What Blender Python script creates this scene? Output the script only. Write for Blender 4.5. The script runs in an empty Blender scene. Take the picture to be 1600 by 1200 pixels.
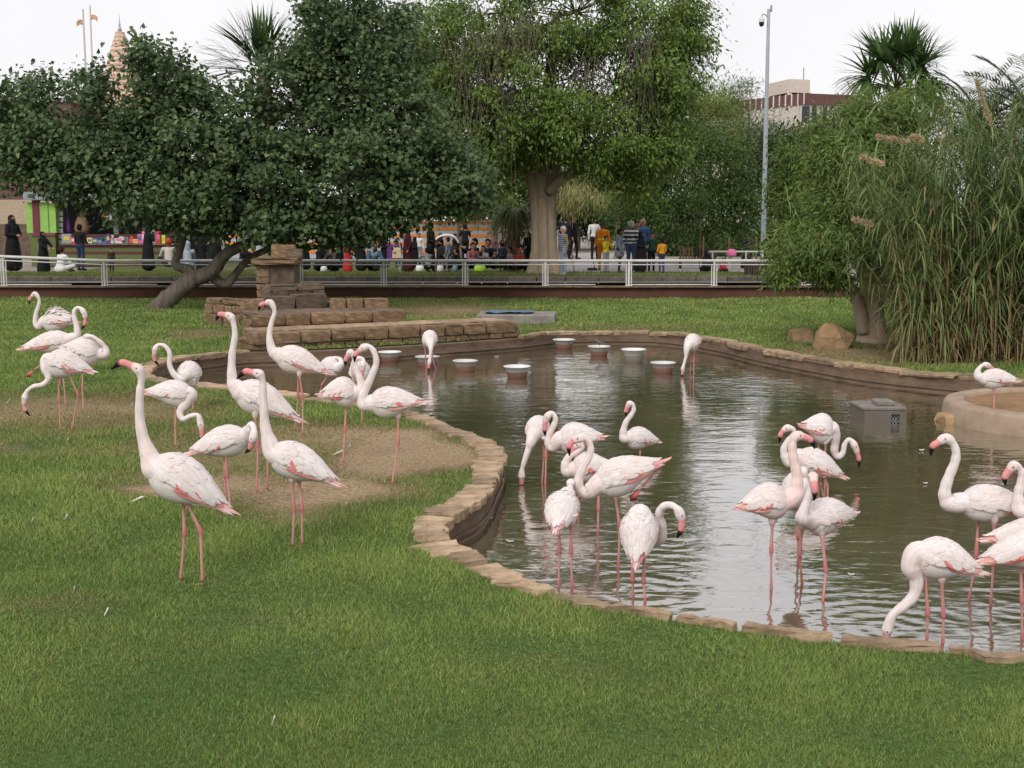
import bpy, math, random
import numpy as np
from mathutils import Vector, geometry

# ------------------------------------------------------------------ camera, sky, sun, exposure
scene = bpy.context.scene
COL = scene.collection
CAM_H, FPX, PITCH = 2.2, 2000.0, math.atan(250.0 / 2000.0)
cam_d = bpy.data.cameras.new('camera')
cam_d.sensor_width = 36.0
cam_d.lens = 36.0 * FPX / 1600.0
cam_d.clip_start, cam_d.clip_end = 0.1, 6000.0
cam = bpy.data.objects.new('camera', cam_d)
cam.location = (0, 0, CAM_H)
cam.rotation_euler = (math.pi / 2 - PITCH, 0, 0)
COL.objects.link(cam)
scene.camera = cam

SUN_EL, SUN_AZ = math.radians(40), math.radians(202)      # soft light from behind-left of the camera
world = bpy.data.worlds.new('World')
scene.world = world
world.use_nodes = True
wn, wl = world.node_tree.nodes, world.node_tree.links
wn.clear()
w_out = wn.new('ShaderNodeOutputWorld')
w_bg = wn.new('ShaderNodeBackground')
w_sky = wn.new('ShaderNodeTexSky')
w_sky.sky_type = 'NISHITA'
w_sky.sun_disc = False
w_sky.sun_elevation = SUN_EL
w_sky.sun_rotation = SUN_AZ
w_sky.dust_density = 4.0
w_mix = wn.new('ShaderNodeMix')
w_mix.data_type = 'RGBA'
w_mix.inputs['Factor'].default_value = 0.90                # a closed layer of pale cloud over the clear sky
w_bg.inputs['Strength'].default_value = 0.10
w_tc = wn.new('ShaderNodeTexCoord')                        # faint cloud tone, the same all over the sky
w_nz = wn.new('ShaderNodeTexNoise'); w_nz.inputs['Scale'].default_value = 3.5; w_nz.inputs['Detail'].default_value = 5
w_cl = wn.new('ShaderNodeValToRGB')
w_cl.color_ramp.elements[0].position, w_cl.color_ramp.elements[0].color = 0.3, (7.25, 7.15, 7.45, 1)
w_cl.color_ramp.elements[1].position, w_cl.color_ramp.elements[1].color = 0.7, (8.2, 7.98, 7.98, 1)
wl.new(w_tc.outputs['Generated'], w_nz.inputs['Vector']); wl.new(w_nz.outputs['Fac'], w_cl.inputs['Fac']); wl.new(w_cl.outputs['Color'], w_mix.inputs['B'])
wl.new(w_sky.outputs['Color'], w_mix.inputs['A'])
wl.new(w_mix.outputs['Result'], w_bg.inputs['Color'])
wl.new(w_bg.outputs['Background'], w_out.inputs['Surface'])

sun_d = bpy.data.lights.new('sun', 'SUN')
sun_d.energy = 1.5
sun_d.angle = math.radians(28)
sun_d.color = (1.0, 0.96, 0.91)
sun = bpy.data.objects.new('sun', sun_d)
COL.objects.link(sun)
sun_dir = Vector((math.sin(SUN_AZ) * math.cos(SUN_EL), math.cos(SUN_AZ) * math.cos(SUN_EL), math.sin(SUN_EL)))
sun.rotation_euler = sun_dir.to_track_quat('Z', 'Y').to_euler()
sun.location = (0, 0, 40)

scene.view_settings.view_transform = 'Standard'
scene.view_settings.look = 'None'
scene.view_settings.exposure = 0.40
scene.view_settings.gamma = 1.0
scene.view_settings.use_curve_mapping = False
scene.render.engine = 'CYCLES'
scene.cycles.use_denoising = True
scene.cycles.max_bounces = 6
scene.cycles.transparent_max_bounces = 8
scene.cycles.caustics_reflective = False
scene.cycles.caustics_refractive = False

rng = np.random.default_rng(7)
R = random.Random(11)
A = np.array
WATER_Z = -0.24
UP_Z = 0.50                                                # ground level behind the retaining wall

# ------------------------------------------------------------------ measuring: photo pixel -> place
CT, ST = math.cos(PITCH), math.sin(PITCH)
def ray(px, py):
    u, v = (px - 800) / FPX, (600 - py) / FPX
    return A([u, CT + v * ST, -ST + v * CT])
def on_z(px, py, z=0.0):
    d = ray(px, py)
    return A([0, 0, CAM_H]) + d * ((z - CAM_H) / d[2])
def at(px, py, Y):
    d = ray(px, py)
    return A([0, 0, CAM_H]) + d * (Y / d[1])
def mpp(Y):                                                # metres per photo pixel at depth Y
    return Y / FPX

# ------------------------------------------------------------------ helpers
def lin(r, g, b):
    f = lambda c: (c / 255 / 12.92) if c / 255 <= 0.04045 else ((c / 255 + 0.055) / 1.055) ** 2.4
    return (f(r), f(g), f(b))

def link(o, parent=None):
    COL.objects.link(o)
    if parent is not None:
        o.parent = parent
    return o

def mesh_np(name, V, F, mat=None, parent=None, col=None, smooth=False, loc=None, fmat=None, dry=None, fib=None):
    """V (n,3); F (m,3) or (m,4) array, or a list of index lists"""
    V = np.asarray(V, dtype=np.float32)
    me = bpy.data.meshes.new(name)
    if isinstance(F, np.ndarray):
        k = F.shape[1]
        me.vertices.add(len(V)); me.vertices.foreach_set('co', V.ravel())
        me.loops.add(F.size); me.loops.foreach_set('vertex_index', F.astype(np.int32).ravel())
        me.polygons.add(len(F))
        me.polygons.foreach_set('loop_start', np.arange(0, F.size, k, dtype=np.int32))
        me.update(calc_edges=True)
    else:
        me.from_pydata([tuple(map(float, v)) for v in V], [], [tuple(int(i) for i in f) for f in F])
        me.update()
    if smooth:
        me.polygons.foreach_set('use_smooth', np.ones(len(me.polygons), dtype=bool))
    if col is not None:
        a = me.color_attributes.new('Col', 'FLOAT_COLOR', 'POINT')
        c = np.ones((len(V), 4), dtype=np.float32); c[:, :3] = col
        a.data.foreach_set('color', c.ravel())
    if dry is not None:
        a = me.attributes.new('dry', 'FLOAT', 'POINT')
        a.data.foreach_set('value', np.asarray(dry, dtype=np.float32))
    if fib is not None:
        a = me.attributes.new('fib', 'FLOAT_VECTOR', 'POINT')
        a.data.foreach_set('vector', np.asarray(fib, dtype=np.float32).ravel())
    for m in (mat if isinstance(mat, (list, tuple)) else [mat]):
        if m is not None:
            me.materials.append(m)
    if fmat is not None:
        me.polygons.foreach_set('material_index', np.asarray(fmat, dtype=np.int32))
    o = bpy.data.objects.new(name, me)
    if loc is not None:
        o.location = tuple(map(float, loc))
    return link(o, parent)

def tag(o, label=None, cat=None, group=None, kind=None):
    if label: o['label'] = label
    if cat: o['category'] = cat
    if group: o['group'] = group
    if kind: o['kind'] = kind
    return o

def empty(name, loc, label=None, cat=None, group=None, kind=None):
    o = bpy.data.objects.new(name, None)
    o.location = tuple(map(float, loc))
    o.empty_display_size = 0.2
    return tag(link(o), label, cat, group, kind)

class MB:
    """collects simple solids; build() links them as ONE mesh object"""
    def __init__(s):
        s.v, s.f, s.m, s.n = [], [], [], 0
    def add(s, V, F, m=0):
        V = np.asarray(V, float)
        s.v.append(V)
        for f in F:
            s.f.append([int(i) + s.n for i in f]); s.m.append(m)
        s.n += len(V)
        return s
    def box(s, c, size, rz=0.0, bev=0.0, m=0, taper=1.0, jit=0.0):
        hx, hy, hz = A(size) / 2.0
        b = min(bev, hx * 0.9, hy * 0.9, hz * 0.9)
        V = []
        if b <= 0:
            for z, k in ((-hz, 1), (hz, taper)):
                V += [(-hx * k, -hy * k, z), (hx * k, -hy * k, z), (hx * k, hy * k, z), (-hx * k, hy * k, z)]
            F = [(3, 2, 1, 0), (4, 5, 6, 7), (0, 1, 5, 4), (1, 2, 6, 5), (2, 3, 7, 6), (3, 0, 4, 7)]
        else:
            def ring(z, i, k):
                x, y = (hx - i) * k, (hy - i) * k
                c_ = b * 0.7
                return [(-x + c_, -y, z), (x - c_, -y, z), (x, -y + c_, z), (x, y - c_, z), (x - c_, y, z), (-x + c_, y, z), (-x, y - c_, z), (-x, -y + c_, z)]
            V = ring(-hz, b, 1) + ring(-hz + b, 0, 1) + ring(hz - b, 0, taper) + ring(hz, b, taper)
            F = [tuple(range(7, -1, -1)), tuple(range(24, 32))]
            for r in range(3):
                for i in range(8):
                    j = (i + 1) % 8
                    F.append((r * 8 + i, r * 8 + j, r * 8 + 8 + j, r * 8 + 8 + i))
        V = A(V, dtype=float)
        if jit:
            V = V + A([[R.uniform(-jit, jit) for _ in range(3)] for _ in V])
        cz, sz = math.cos(rz), math.sin(rz)
        V = V @ A([[cz, sz, 0], [-sz, cz, 0], [0, 0, 1]]) + A(c, dtype=float)
        return s.add(V, F, m)
    def tube(s, pts, rad, n=8, m=0, cap=True):
        V, F = tube_vf(pts, rad, n, cap)
        return s.add(V, F, m)
    def lathe(s, prof, n=24, c=(0, 0, 0), m=0):
        V, F = [], []
        for r, z in prof:
            for i in range(n):
                t = 2 * math.pi * i / n
                V.append((c[0] + r * math.cos(t), c[1] + r * math.sin(t), c[2] + z))
        for k in range(len(prof) - 1):
            for i in range(n):
                j = (i + 1) % n
                F.append((k * n + i, k * n + j, k * n + n + j, k * n + n + i))
        return s.add(V, F, m)
    def build(s, name, mat, parent=None, smooth=False, loc=None):
        V = np.vstack(s.v)
        return mesh_np(name, V, s.f, mat, parent, smooth=smooth, loc=loc, fmat=s.m if isinstance(mat, (list, tuple)) else None)

def unit(v):
    v = np.asarray(v, float)
    return v / (np.linalg.norm(v) + 1e-12)

def frames(P):
    """parallel-transport side/up vectors along a polyline"""
    P = np.asarray(P, float)
    T = np.gradient(P, axis=0)
    T /= np.linalg.norm(T, axis=1)[:, None] + 1e-12
    ref = A([0, 1.0, 0]) if abs(T[0][1]) < 0.8 else A([1.0, 0, 0])
    s = unit(np.cross(T[0], ref)); S = []
    for t in T:
        s = unit(s - t * np.dot(s, t)); S.append(s)
    S = A(S)
    return T, S, np.cross(T, S)

def tube_vf(pts, rad, n=8, cap=True, flat=None):
    P = np.asarray(pts, float)
    rad = np.broadcast_to(np.asarray(rad, float), (len(P),))
    T, S, U = frames(P)
    ang = np.arange(n) * 2 * math.pi / n
    if flat is None: flat = np.ones(len(P))
    V = P[:, None] + rad[:, None, None] * (np.cos(ang)[None, :, None] * S[:, None] + np.sin(ang)[None, :, None] * U[:, None] * flat[:, None, None])
    V = V.reshape(-1, 3)
    F = []
    for k in range(len(P) - 1):
        for i in range(n):
            j = (i + 1) % n
            F.append((k * n + i, k * n + j, k * n + n + j, k * n + n + i))
    if cap:
        F.append(tuple(range(n - 1, -1, -1)))
        F.append(tuple(range((len(P) - 1) * n, len(P) * n)))
    return V, F

def catmull(P, per=6, closed=False):
    """P (n,k): smooth curve through the points"""
    P = np.asarray(P, float); n = len(P); out = []
    segs = n if closed else n - 1
    for i in range(segs):
        if closed:
            p0, p1, p2, p3 = P[(i - 1) % n], P[i], P[(i + 1) % n], P[(i + 2) % n]
        else:
            p0, p1, p2, p3 = P[max(i - 1, 0)], P[i], P[i + 1], P[min(i + 2, n - 1)]
        for j in range(per):
            t = j / per
            out.append(0.5 * (2 * p1 + (p2 - p0) * t + (2 * p0 - 5 * p1 + 4 * p2 - p3) * t * t + (-p0 + 3 * p1 - 3 * p2 + p3) * t ** 3))
    if not closed:
        out.append(P[-1])
    return A(out)

def inside(poly, X, Y):
    c = np.zeros(len(X), bool); n = len(poly); j = n - 1
    for i in range(n):
        xi, yi, xj, yj = poly[i][0], poly[i][1], poly[j][0], poly[j][1]
        hit = ((yi > Y) != (yj > Y)) & (X < (xj - xi) * (Y - yi) / (yj - yi + 1e-12) + xi)
        c ^= hit; j = i
    return c

def dist_path(path, X, Y):
    d = np.full(len(X), 1e9)
    n = len(path)
    for i in range(n):
        a, b = path[i][:2], path[(i + 1) % n][:2]
        ab = b - a; L2 = ab @ ab + 1e-12
        t = np.clip(((X - a[0]) * ab[0] + (Y - a[1]) * ab[1]) / L2, 0, 1)
        d = np.minimum(d, np.hypot(X - a[0] - t * ab[0], Y - a[1] - t * ab[1]))
    return d

# ------------------------------------------------------------------ materials
def newmat(name):
    m = bpy.data.materials.new(name); m.use_nodes = True
    nt = m.node_tree; b = nt.nodes['Principled BSDF']
    return m, nt, b

def noise_mat(name, c1, c2, scale=8.0, rough=0.8, bump=0.0, bscale=40.0, c3=None, detail=6.0, spec=0.3, metal=0.0, stretch=(1, 1, 1), bdist=0.01, vary=(.82, 1.18)):
    m, nt, b = newmat(name)
    N, L = nt.nodes, nt.links
    tc = N.new('ShaderNodeTexCoord'); mp = N.new('ShaderNodeMapping')
    mp.inputs['Scale'].default_value = stretch
    L.new(tc.outputs['Object'], mp.inputs['Vector'])
    nz = N.new('ShaderNodeTexNoise'); nz.inputs['Scale'].default_value = scale; nz.inputs['Detail'].default_value = detail
    nz.inputs['Roughness'].default_value = 0.65
    L.new(mp.outputs['Vector'], nz.inputs['Vector'])
    cr = N.new('ShaderNodeValToRGB'); e = cr.color_ramp.elements
    e[0].position, e[0].color = 0.3, (*c1, 1)
    e[1].position, e[1].color = 0.7, (*c2, 1)
    if c3:
        k = e.new(0.5); k.color = (*c3, 1)
    L.new(nz.outputs['Fac'], cr.inputs['Fac'])
    oi = N.new('ShaderNodeObjectInfo')
    hs = N.new('ShaderNodeHueSaturation')
    mr = N.new('ShaderNodeMapRange'); mr.inputs['To Min'].default_value = vary[0]; mr.inputs['To Max'].default_value = vary[1]
    L.new(oi.outputs['Random'], mr.inputs['Value']); L.new(mr.outputs['Result'], hs.inputs['Value'])
    L.new(cr.outputs['Color'], hs.inputs['Color']); L.new(hs.outputs['Color'], b.inputs['Base Color'])
    b.inputs['Roughness'].default_value = rough
    b.inputs['Specular IOR Level'].default_value = spec
    b.inputs['Metallic'].default_value = metal
    if bump:
        bz = N.new('ShaderNodeTexNoise'); bz.inputs['Scale'].default_value = bscale; bz.inputs['Detail'].default_value = 5
        L.new(mp.outputs['Vector'], bz.inputs['Vector'])
        bp = N.new('ShaderNodeBump'); bp.inputs['Strength'].default_value = bump; bp.inputs['Distance'].default_value = bdist
        L.new(bz.outputs['Fac'], bp.inputs['Height']); L.new(bp.outputs['Normal'], b.inputs['Normal'])
    return m

def leaf_mat(name, trans=0.25, rough=0.5, spec=0.35):
    m, nt, b = newmat(name)
    N, L = nt.nodes, nt.links
    at_ = N.new('ShaderNodeVertexColor'); at_.layer_name = 'Col'
    L.new(at_.outputs['Color'], b.inputs['Base Color'])
    b.inputs['Roughness'].default_value = rough
    b.inputs['Specular IOR Level'].default_value = spec
    tr = N.new('ShaderNodeBsdfTranslucent'); L.new(at_.outputs['Color'], tr.inputs['Color'])
    mx = N.new('ShaderNodeMixShader'); mx.inputs['Fac'].default_value = trans
    out = N['Material Output']
    L.new(b.outputs['BSDF'], mx.inputs[1]); L.new(tr.outputs['BSDF'], mx.inputs[2]); L.new(mx.outputs['Shader'], out.inputs['Surface'])
    return m

def col_mat(name, rough=0.8, spec=0.2, bump=0.0, bscale=60.0, sheen=0.0, vary=0.12, vscale=14.0, stretch=(1, 1, 1)):
    m, nt, b = newmat(name)
    N, L = nt.nodes, nt.links
    at_ = N.new('ShaderNodeVertexColor'); at_.layer_name = 'Col'
    tc = N.new('ShaderNodeTexCoord'); nz = N.new('ShaderNodeTexNoise'); nz.inputs['Scale'].default_value = vscale; nz.inputs['Detail'].default_value = 4
    mp = N.new('ShaderNodeMapping'); mp.inputs['Scale'].default_value = stretch
    L.new(tc.outputs['Object'], mp.inputs['Vector']); L.new(mp.outputs['Vector'], nz.inputs['Vector'])
    mr = N.new('ShaderNodeMapRange'); mr.inputs['To Min'].default_value = 1 - vary; mr.inputs['To Max'].default_value = 1 + vary
    hs = N.new('ShaderNodeHueSaturation')
    L.new(nz.outputs['Fac'], mr.inputs['Value']); L.new(mr.outputs['Result'], hs.inputs['Value'])
    L.new(at_.outputs['Color'], hs.inputs['Color']); L.new(hs.outputs['Color'], b.inputs['Base Color'])
    b.inputs['Roughness'].default_value = rough; b.inputs['Specular IOR Level'].default_value = spec
    b.inputs['Sheen Weight'].default_value = sheen
    if bump:
        bz = N.new('ShaderNodeTexNoise'); bz.inputs['Scale'].default_value = bscale; bz.inputs['Detail'].default_value = 4
        L.new(mp.outputs['Vector'], bz.inputs['Vector'])
        bp = N.new('ShaderNodeBump'); bp.inputs['Strength'].default_value = bump; bp.inputs['Distance'].default_value = 0.01
        L.new(bz.outputs['Fac'], bp.inputs['Height']); L.new(bp.outputs['Normal'], b.inputs['Normal'])
    return m

M = {}
M['coping'] = noise_mat('sandstone_slab', (0.17, 0.115, 0.07), (0.47, 0.35, 0.225), 7, 0.9, 0.9, 34, c3=(0.33, 0.235, 0.15), vary=(.68, 1.22))
M['stone'] = noise_mat('sandstone_block', (0.12, 0.08, 0.048), (0.32, 0.22, 0.135), 4, 0.9, 0.7, 22, c3=(0.185, 0.122, 0.07))
M['stone_dull'] = noise_mat('weathered_stone', (0.075, 0.052, 0.036), (0.19, 0.14, 0.10), 5, 0.9, 0.7, 25)
M['boulder'] = noise_mat('ochre_boulder_stone', (0.30, 0.19, 0.10), (0.52, 0.38, 0.24), 3, 0.9, 0.8, 14, c3=(0.36, 0.24, 0.13), bdist=0.03)
M['mortar'] = noise_mat('grey_mortar', (0.13, 0.11, 0.095), (0.24, 0.21, 0.18), 10, 0.95, 0.6, 40)
M['pond_wall'] = noise_mat('stained_render', (0.11, 0.075, 0.052), (0.24, 0.165, 0.115), 3, 0.85, 0.4, 35, stretch=(1, 1, 2.5))
M['red_wall'] = noise_mat('dark_red_render', (0.085, 0.036, 0.026), (0.145, 0.066, 0.045), 1.2, 0.85, 0.3, 30)
M['concrete'] = noise_mat('grey_concrete', (0.16, 0.145, 0.13), (0.30, 0.275, 0.25), 6, 0.9, 0.5, 45)
M['concrete_dark'] = noise_mat('dark_kerb_concrete', (0.065, 0.058, 0.05), (0.15, 0.135, 0.115), 4, 0.9, 0.5, 35)
M['concrete_pale'] = noise_mat('pale_concrete', (0.30, 0.22, 0.155), (0.44, 0.345, 0.255), 4, 0.9, 0.4, 40)
M['white_metal'] = noise_mat('white_painted_steel', (0.50, 0.50, 0.47), (0.66, 0.65, 0.62), 6, 0.45, spec=0.5)
M['galv'] = noise_mat('galvanised_steel', (0.30, 0.33, 0.36), (0.36, 0.39, 0.42), 1.5, 0.45, spec=0.5, metal=0.25)
M['paving'] = noise_mat('pale_paving', (0.30, 0.28, 0.27), (0.40, 0.375, 0.36), 0.6, 0.9, 0.2, 20)
M['soil'] = noise_mat('ochre_soil', (0.24, 0.135, 0.07), (0.38, 0.23, 0.125), 8, 0.95, 0.6, 40)
M['bark'] = noise_mat('grey_brown_bark', (0.075, 0.06, 0.046), (0.20, 0.165, 0.13), 7, 0.9, 0.8, 26, stretch=(1, 1, 0.3), bdist=0.03)
M['bark_pale'] = noise_mat('pale_fig_bark', (0.20, 0.152, 0.105), (0.40, 0.315, 0.225), 3, 0.9, 0.6, 16, stretch=(1, 1, 0.2), bdist=0.03)
M['bark_grey'] = noise_mat('pale_grey_bark', (0.44, 0.335, 0.245), (0.66, 0.53, 0.40), 3, 0.9, 0.7, 14, stretch=(1, 1, 0.3), bdist=0.03)
M['palm_bark'] = noise_mat('fibrous_palm_bark', (0.14, 0.10, 0.065), (0.30, 0.225, 0.15), 8, 0.95, 0.8, 25, stretch=(1, 1, 2.0), bdist=0.03)
M['twig'] = noise_mat('dark_twig_bark', (0.05, 0.04, 0.028), (0.11, 0.085, 0.06), 6, 0.9)
M['leaf'] = leaf_mat('leaf', 0.3, 0.55, 0.2)
M['leaf_glossy'] = leaf_mat('glossy_leaf', 0.3, 0.5, 0.25)
M['reed_leaf'] = leaf_mat('reed_leaf', 0.25, 0.55, 0.3)
M['palm_leaf'] = leaf_mat('palm_leaflet', 0.4, 0.6, 0.2)
M['blade'] = leaf_mat('grass_blade', 0.3, 0.65, 0.15)
def plumage():
    m, nt, b = newmat('flamingo_plumage'); N, L = nt.nodes, nt.links
    vc = N.new('ShaderNodeVertexColor'); vc.layer_name = 'Col'
    fb = N.new('ShaderNodeAttribute'); fb.attribute_name = 'fib'
    mp = N.new('ShaderNodeMapping'); mp.inputs['Scale'].default_value = (14, 150, 1); L.new(fb.outputs['Vector'], mp.inputs['Vector'])
    n1 = N.new('ShaderNodeTexNoise'); n1.inputs['Scale'].default_value = 1.0; n1.inputs['Detail'].default_value = 4; L.new(mp.outputs['Vector'], n1.inputs['Vector'])
    tc = N.new('ShaderNodeTexCoord'); n2 = N.new('ShaderNodeTexNoise'); n2.inputs['Scale'].default_value = 7; n2.inputs['Detail'].default_value = 5; L.new(tc.outputs['Object'], n2.inputs['Vector'])
    mr = N.new('ShaderNodeMapRange'); mr.inputs['From Min'].default_value = .3; mr.inputs['From Max'].default_value = .7; mr.inputs['To Min'].default_value = .84; mr.inputs['To Max'].default_value = 1.08
    L.new(n1.outputs['Fac'], mr.inputs['Value'])
    hs = N.new('ShaderNodeHueSaturation'); L.new(mr.outputs['Result'], hs.inputs['Value']); L.new(vc.outputs['Color'], hs.inputs['Color'])
    dm = N.new('ShaderNodeMapRange'); dm.inputs['From Min'].default_value = .48; dm.inputs['From Max'].default_value = .75; dm.inputs['To Max'].default_value = .5; L.new(n2.outputs['Fac'], dm.inputs['Value'])
    mx = N.new('ShaderNodeMix'); mx.data_type = 'RGBA'; mx.blend_type = 'MULTIPLY'; mx.inputs['B'].default_value = (.93, .80, .70, 1)
    L.new(dm.outputs['Result'], mx.inputs['Factor']); L.new(hs.outputs['Color'], mx.inputs['A']); L.new(mx.outputs['Result'], b.inputs['Base Color'])
    b.inputs['Roughness'].default_value = .85; b.inputs['Specular IOR Level'].default_value = .12
    bp = N.new('ShaderNodeBump'); bp.inputs['Strength'].default_value = .6; bp.inputs['Distance'].default_value = .006
    L.new(n1.outputs['Fac'], bp.inputs['Height']); L.new(bp.outputs['Normal'], b.inputs['Normal'])
    return m
M['feather'] = plumage()
M['skin_cloth'] = col_mat('person_cloth_and_skin', 0.85, 0.15, 0.4, 25, 0.0, 0.12, 9)
def flat(name, c, rough=0.6, spec=0.4, var=0.12, scale=6, bump=0.0):
    M[name] = noise_mat(name, tuple(x * (1 - var) for x in c), tuple(min(1, x * (1 + var)) for x in c), scale, rough, bump, 30, spec=spec)
    return M[name]
flat('black_plastic', (0.02, 0.02, 0.022)); flat('white_plastic', (0.62, 0.62, 0.60), 0.4); flat('terracotta', (0.13, 0.06, 0.042), 0.75)
flat('dark_wood', (0.045, 0.03, 0.024), 0.7); flat('wood', (0.24, 0.16, 0.09), 0.8); flat('lime_green', (0.24, 0.44, 0.09), 0.6)
flat('maroon', (0.16, 0.028, 0.045), 0.6); flat('orange_paint', (0.62, 0.20, 0.03), 0.7); flat('pale_blue_grey', (0.36, 0.40, 0.46), 0.7)
flat('beige_render', (0.42, 0.33, 0.235), 0.9); flat('olive_board', (0.10, 0.125, 0.035), 0.7); flat('brown_board', (0.085, 0.03, 0.028), 0.7)
flat('dark_glass', (0.02, 0.025, 0.03), 0.15, 0.5); flat('building_beige', (0.52, 0.46, 0.40), 0.9, 0.2); flat('building_maroon', (0.145, 0.075, 0.07), 0.85, 0.2)
flat('building_white', (0.56, 0.52, 0.48), 0.9, 0.2); flat('tower_pink', (0.50, 0.30, 0.21), 0.9, 0.2); flat('tower_cream', (0.56, 0.46, 0.37), 0.9, 0.2)
flat('toy_red', (0.55, 0.04, 0.05)); flat('toy_blue', (0.05, 0.16, 0.45)); flat('toy_white', (0.65, 0.65, 0.66)); flat('toy_yellow', (0.62, 0.48, 0.06))
flat('toy_pink', (0.62, 0.16, 0.33)); flat('toy_purple', (0.12, 0.03, 0.17)); flat('toy_lime', (0.40, 0.72, 0.06)); flat('toy_grey', (0.25, 0.26, 0.28)); flat('canvas', (0.50, 0.38, 0.24), 0.9)
flat('tarp_blue', (0.13, 0.21, 0.31)); flat('grey_sheet', (0.20, 0.22, 0.25)); flat('straw', (0.40, 0.30, 0.15), 0.9); flat('plume', (0.48, 0.38, 0.235), 0.95, 0.1); flat('teal', (0.03, 0.22, 0.22))
flat('down', (0.62, 0.58, 0.54), 0.95, 0.1); flat('wet_grey', (0.17, 0.15, 0.125), 0.8, 0.3); flat('bird_grey', (0.12, 0.12, 0.13), 0.9)
# ------------------------------------------------------------------ pond outline (lip of the basin, clockwise from the near right)
LIP_Z = 0.03
lip_px = [(1640, 1021), (1500, 1010), (1400, 1001), (1300, 992), (1200, 981), (1100, 966), (1000, 951), (915, 933), (828, 906), (785, 887),
          (745, 868), (706, 848), (689, 831), (688, 815), (710, 798), (743, 782), (764, 758), (773, 738), (783, 718), (782, 701), (762, 689),
          (735, 678), (700, 664), (650, 645), (600, 635), (561, 628), (501, 620), (436, 612), (380, 605), (318, 599), (275, 595), (243, 587),
          (233, 578), (245, 569), (268, 562), (330, 553), (390, 547), (480, 545), (600, 539), (700, 533), (812, 525), (870, 519), (960, 517), (1040, 519),
          (1120, 530), (1180, 543), (1250, 556), (1340, 571), (1430, 581), (1520, 589), (1640, 599)]
ctrl = [on_z(x, y, LIP_Z)[:2] for x, y in lip_px] + [A(p) for p in ((9.3, 15.6), (10.2, 12.0), (8.6, 8.4), (5.2, 6.7))]
lip = catmull(A(ctrl), 8, closed=True)
nlip = len(lip)
dl = np.roll(lip, -1, 0) - np.roll(lip, 1, 0)
dl /= np.linalg.norm(dl, axis=1)[:, None]
out_n = np.stack([-dl[:, 1], dl[:, 0]], 1)                 # outward
seg = np.linalg.norm(np.roll(lip, -1, 0) - lip, axis=1)
arc = np.concatenate([[0], np.cumsum(seg)])

def band(i):                                               # coping width at path point i
    x, y = lip[i]
    return 0.055 if (y < 8.2 and x > 0.6) else 0.12 if (y < 8.9 and x > 0.1) else (0.215 if y < 16 else 0.27)
cop_w = A([band(i) for i in range(nlip)])
for _ in range(12):
    cop_w = (np.roll(cop_w, 1) + cop_w + np.roll(cop_w, -1)) / 3

# dryness of the turf: where the ground is bare and where the grass is straw coloured
def blob(px, py, rx, ry, s):
    c = on_z(px, py); a = on_z(px, py - ry); b = on_z(px, py + ry)
    return (c[0], c[1], rx * mpp(c[1]), abs(a[1] - b[1]) / 2, s)
DRY = [blob(*b) for b in ((620, 715, 130, 32, 1.0), (500, 765, 170, 26, 0.95), (660, 690, 80, 22, 1.0), (330, 745, 150, 22, 0.7), (230, 768, 60, 12, 0.9), (560, 690, 90, 24, .7),
                          (130, 640, 260, 30, 0.62), (430, 690, 170, 34, 0.62), (250, 700, 150, 16, .5), (320, 520, 60, 10, 0.55), (700, 485, 90, 10, 0.7), (1260, 575, 120, 8, 0.5), (1330, 555, 130, 12, 0.7), (1420, 545, 60, 22, 1.0),
                          (60, 945, 80, 14, 0.35), (30, 700, 160, 14, 0.35), (960, 512, 240, 5, 0.35), (440, 960, 120, 14, .2), (900, 1060, 160, 20, .2), (280, 1010, 60, 8, .2))]
_k = rng.uniform(-1, 1, (14, 2)) * 2.2; _ph = rng.uniform(0, 6.28, 14)
def lumps(X, Y, f=1.0):
    s = 0
    for (kx, ky), p in zip(_k, _ph):
        s = s + np.sin((kx * X + ky * Y) * f + p)
    return s / 5.0
def dryness(X, Y):
    X2 = X + 0.18 * lumps(X, Y, 1.9); Y2 = Y + 0.3 * lumps(Y, X, 1.7)
    d = np.zeros_like(X)
    for cx, cy, rx, ry, s in DRY:
        q = ((X2 - cx) / rx) ** 2 + ((Y2 - cy) / ry) ** 2
        d = np.maximum(d, s * np.exp(-q ** 1.4 * 0.8))
    d = d + 0.10 * lumps(X, Y, 1.3) * (0.35 + d)
    return np.clip(d, 0, 1)
def lawn_z(X, Y):
    edge = np.clip((dist_path(lip[::4], X, Y) - 0.3) / 1.5, 0, 1)
    return edge * (0.025 * lumps(X, Y, 0.45) + 0.012 * lumps(X, Y, 1.6)) + np.clip((Y - 30) / 8, 0, 1) * 0.05

# ------------------------------------------------------------------ lawn (one sheet with the pond cut out)
gp = []
for y0, y1, st in ((-12, 4, 1.5), (4, 14, 0.22), (14, 26, 0.5), (26, 38, 0.9)):
    ys = np.arange(y0, y1, st)
    for y in ys:
        hw = 40 if st > 1 else min(40, 0.55 * y + 5)
        xs = np.arange(-hw, hw + 0.01, st) + rng.uniform(-.2, .2) * st
        gp += [(x, y + rng.uniform(-.25, .25) * st) for x in xs]
hole = lip + out_n * (cop_w[:, None] * 0.7)
gp = A(gp)
keep = ~inside(hole, gp[:, 0], gp[:, 1])
keep &= dist_path(hole[::3], gp[:, 0], gp[:, 1]) > 0.12
gp = gp[keep & (gp[:, 1] < 37.4)]
rim = A([(-45, -14), (45, -14), (45, 37.75), (-45, 37.75)] + [(x, 37.75) for x in np.arange(-40, 41, 4.0)])
allp = np.vstack([hole, gp, rim])
ce = [(i, (i + 1) % nlip) for i in range(nlip)]
vo, eo, fo, *_ = geometry.delaunay_2d_cdt([Vector(p) for p in allp], ce, [], 0, 1e-4)
vo = A([tuple(v) for v in vo]); fo = A([f for f in fo if len(f) == 3])
cen = vo[fo].mean(1)
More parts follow.
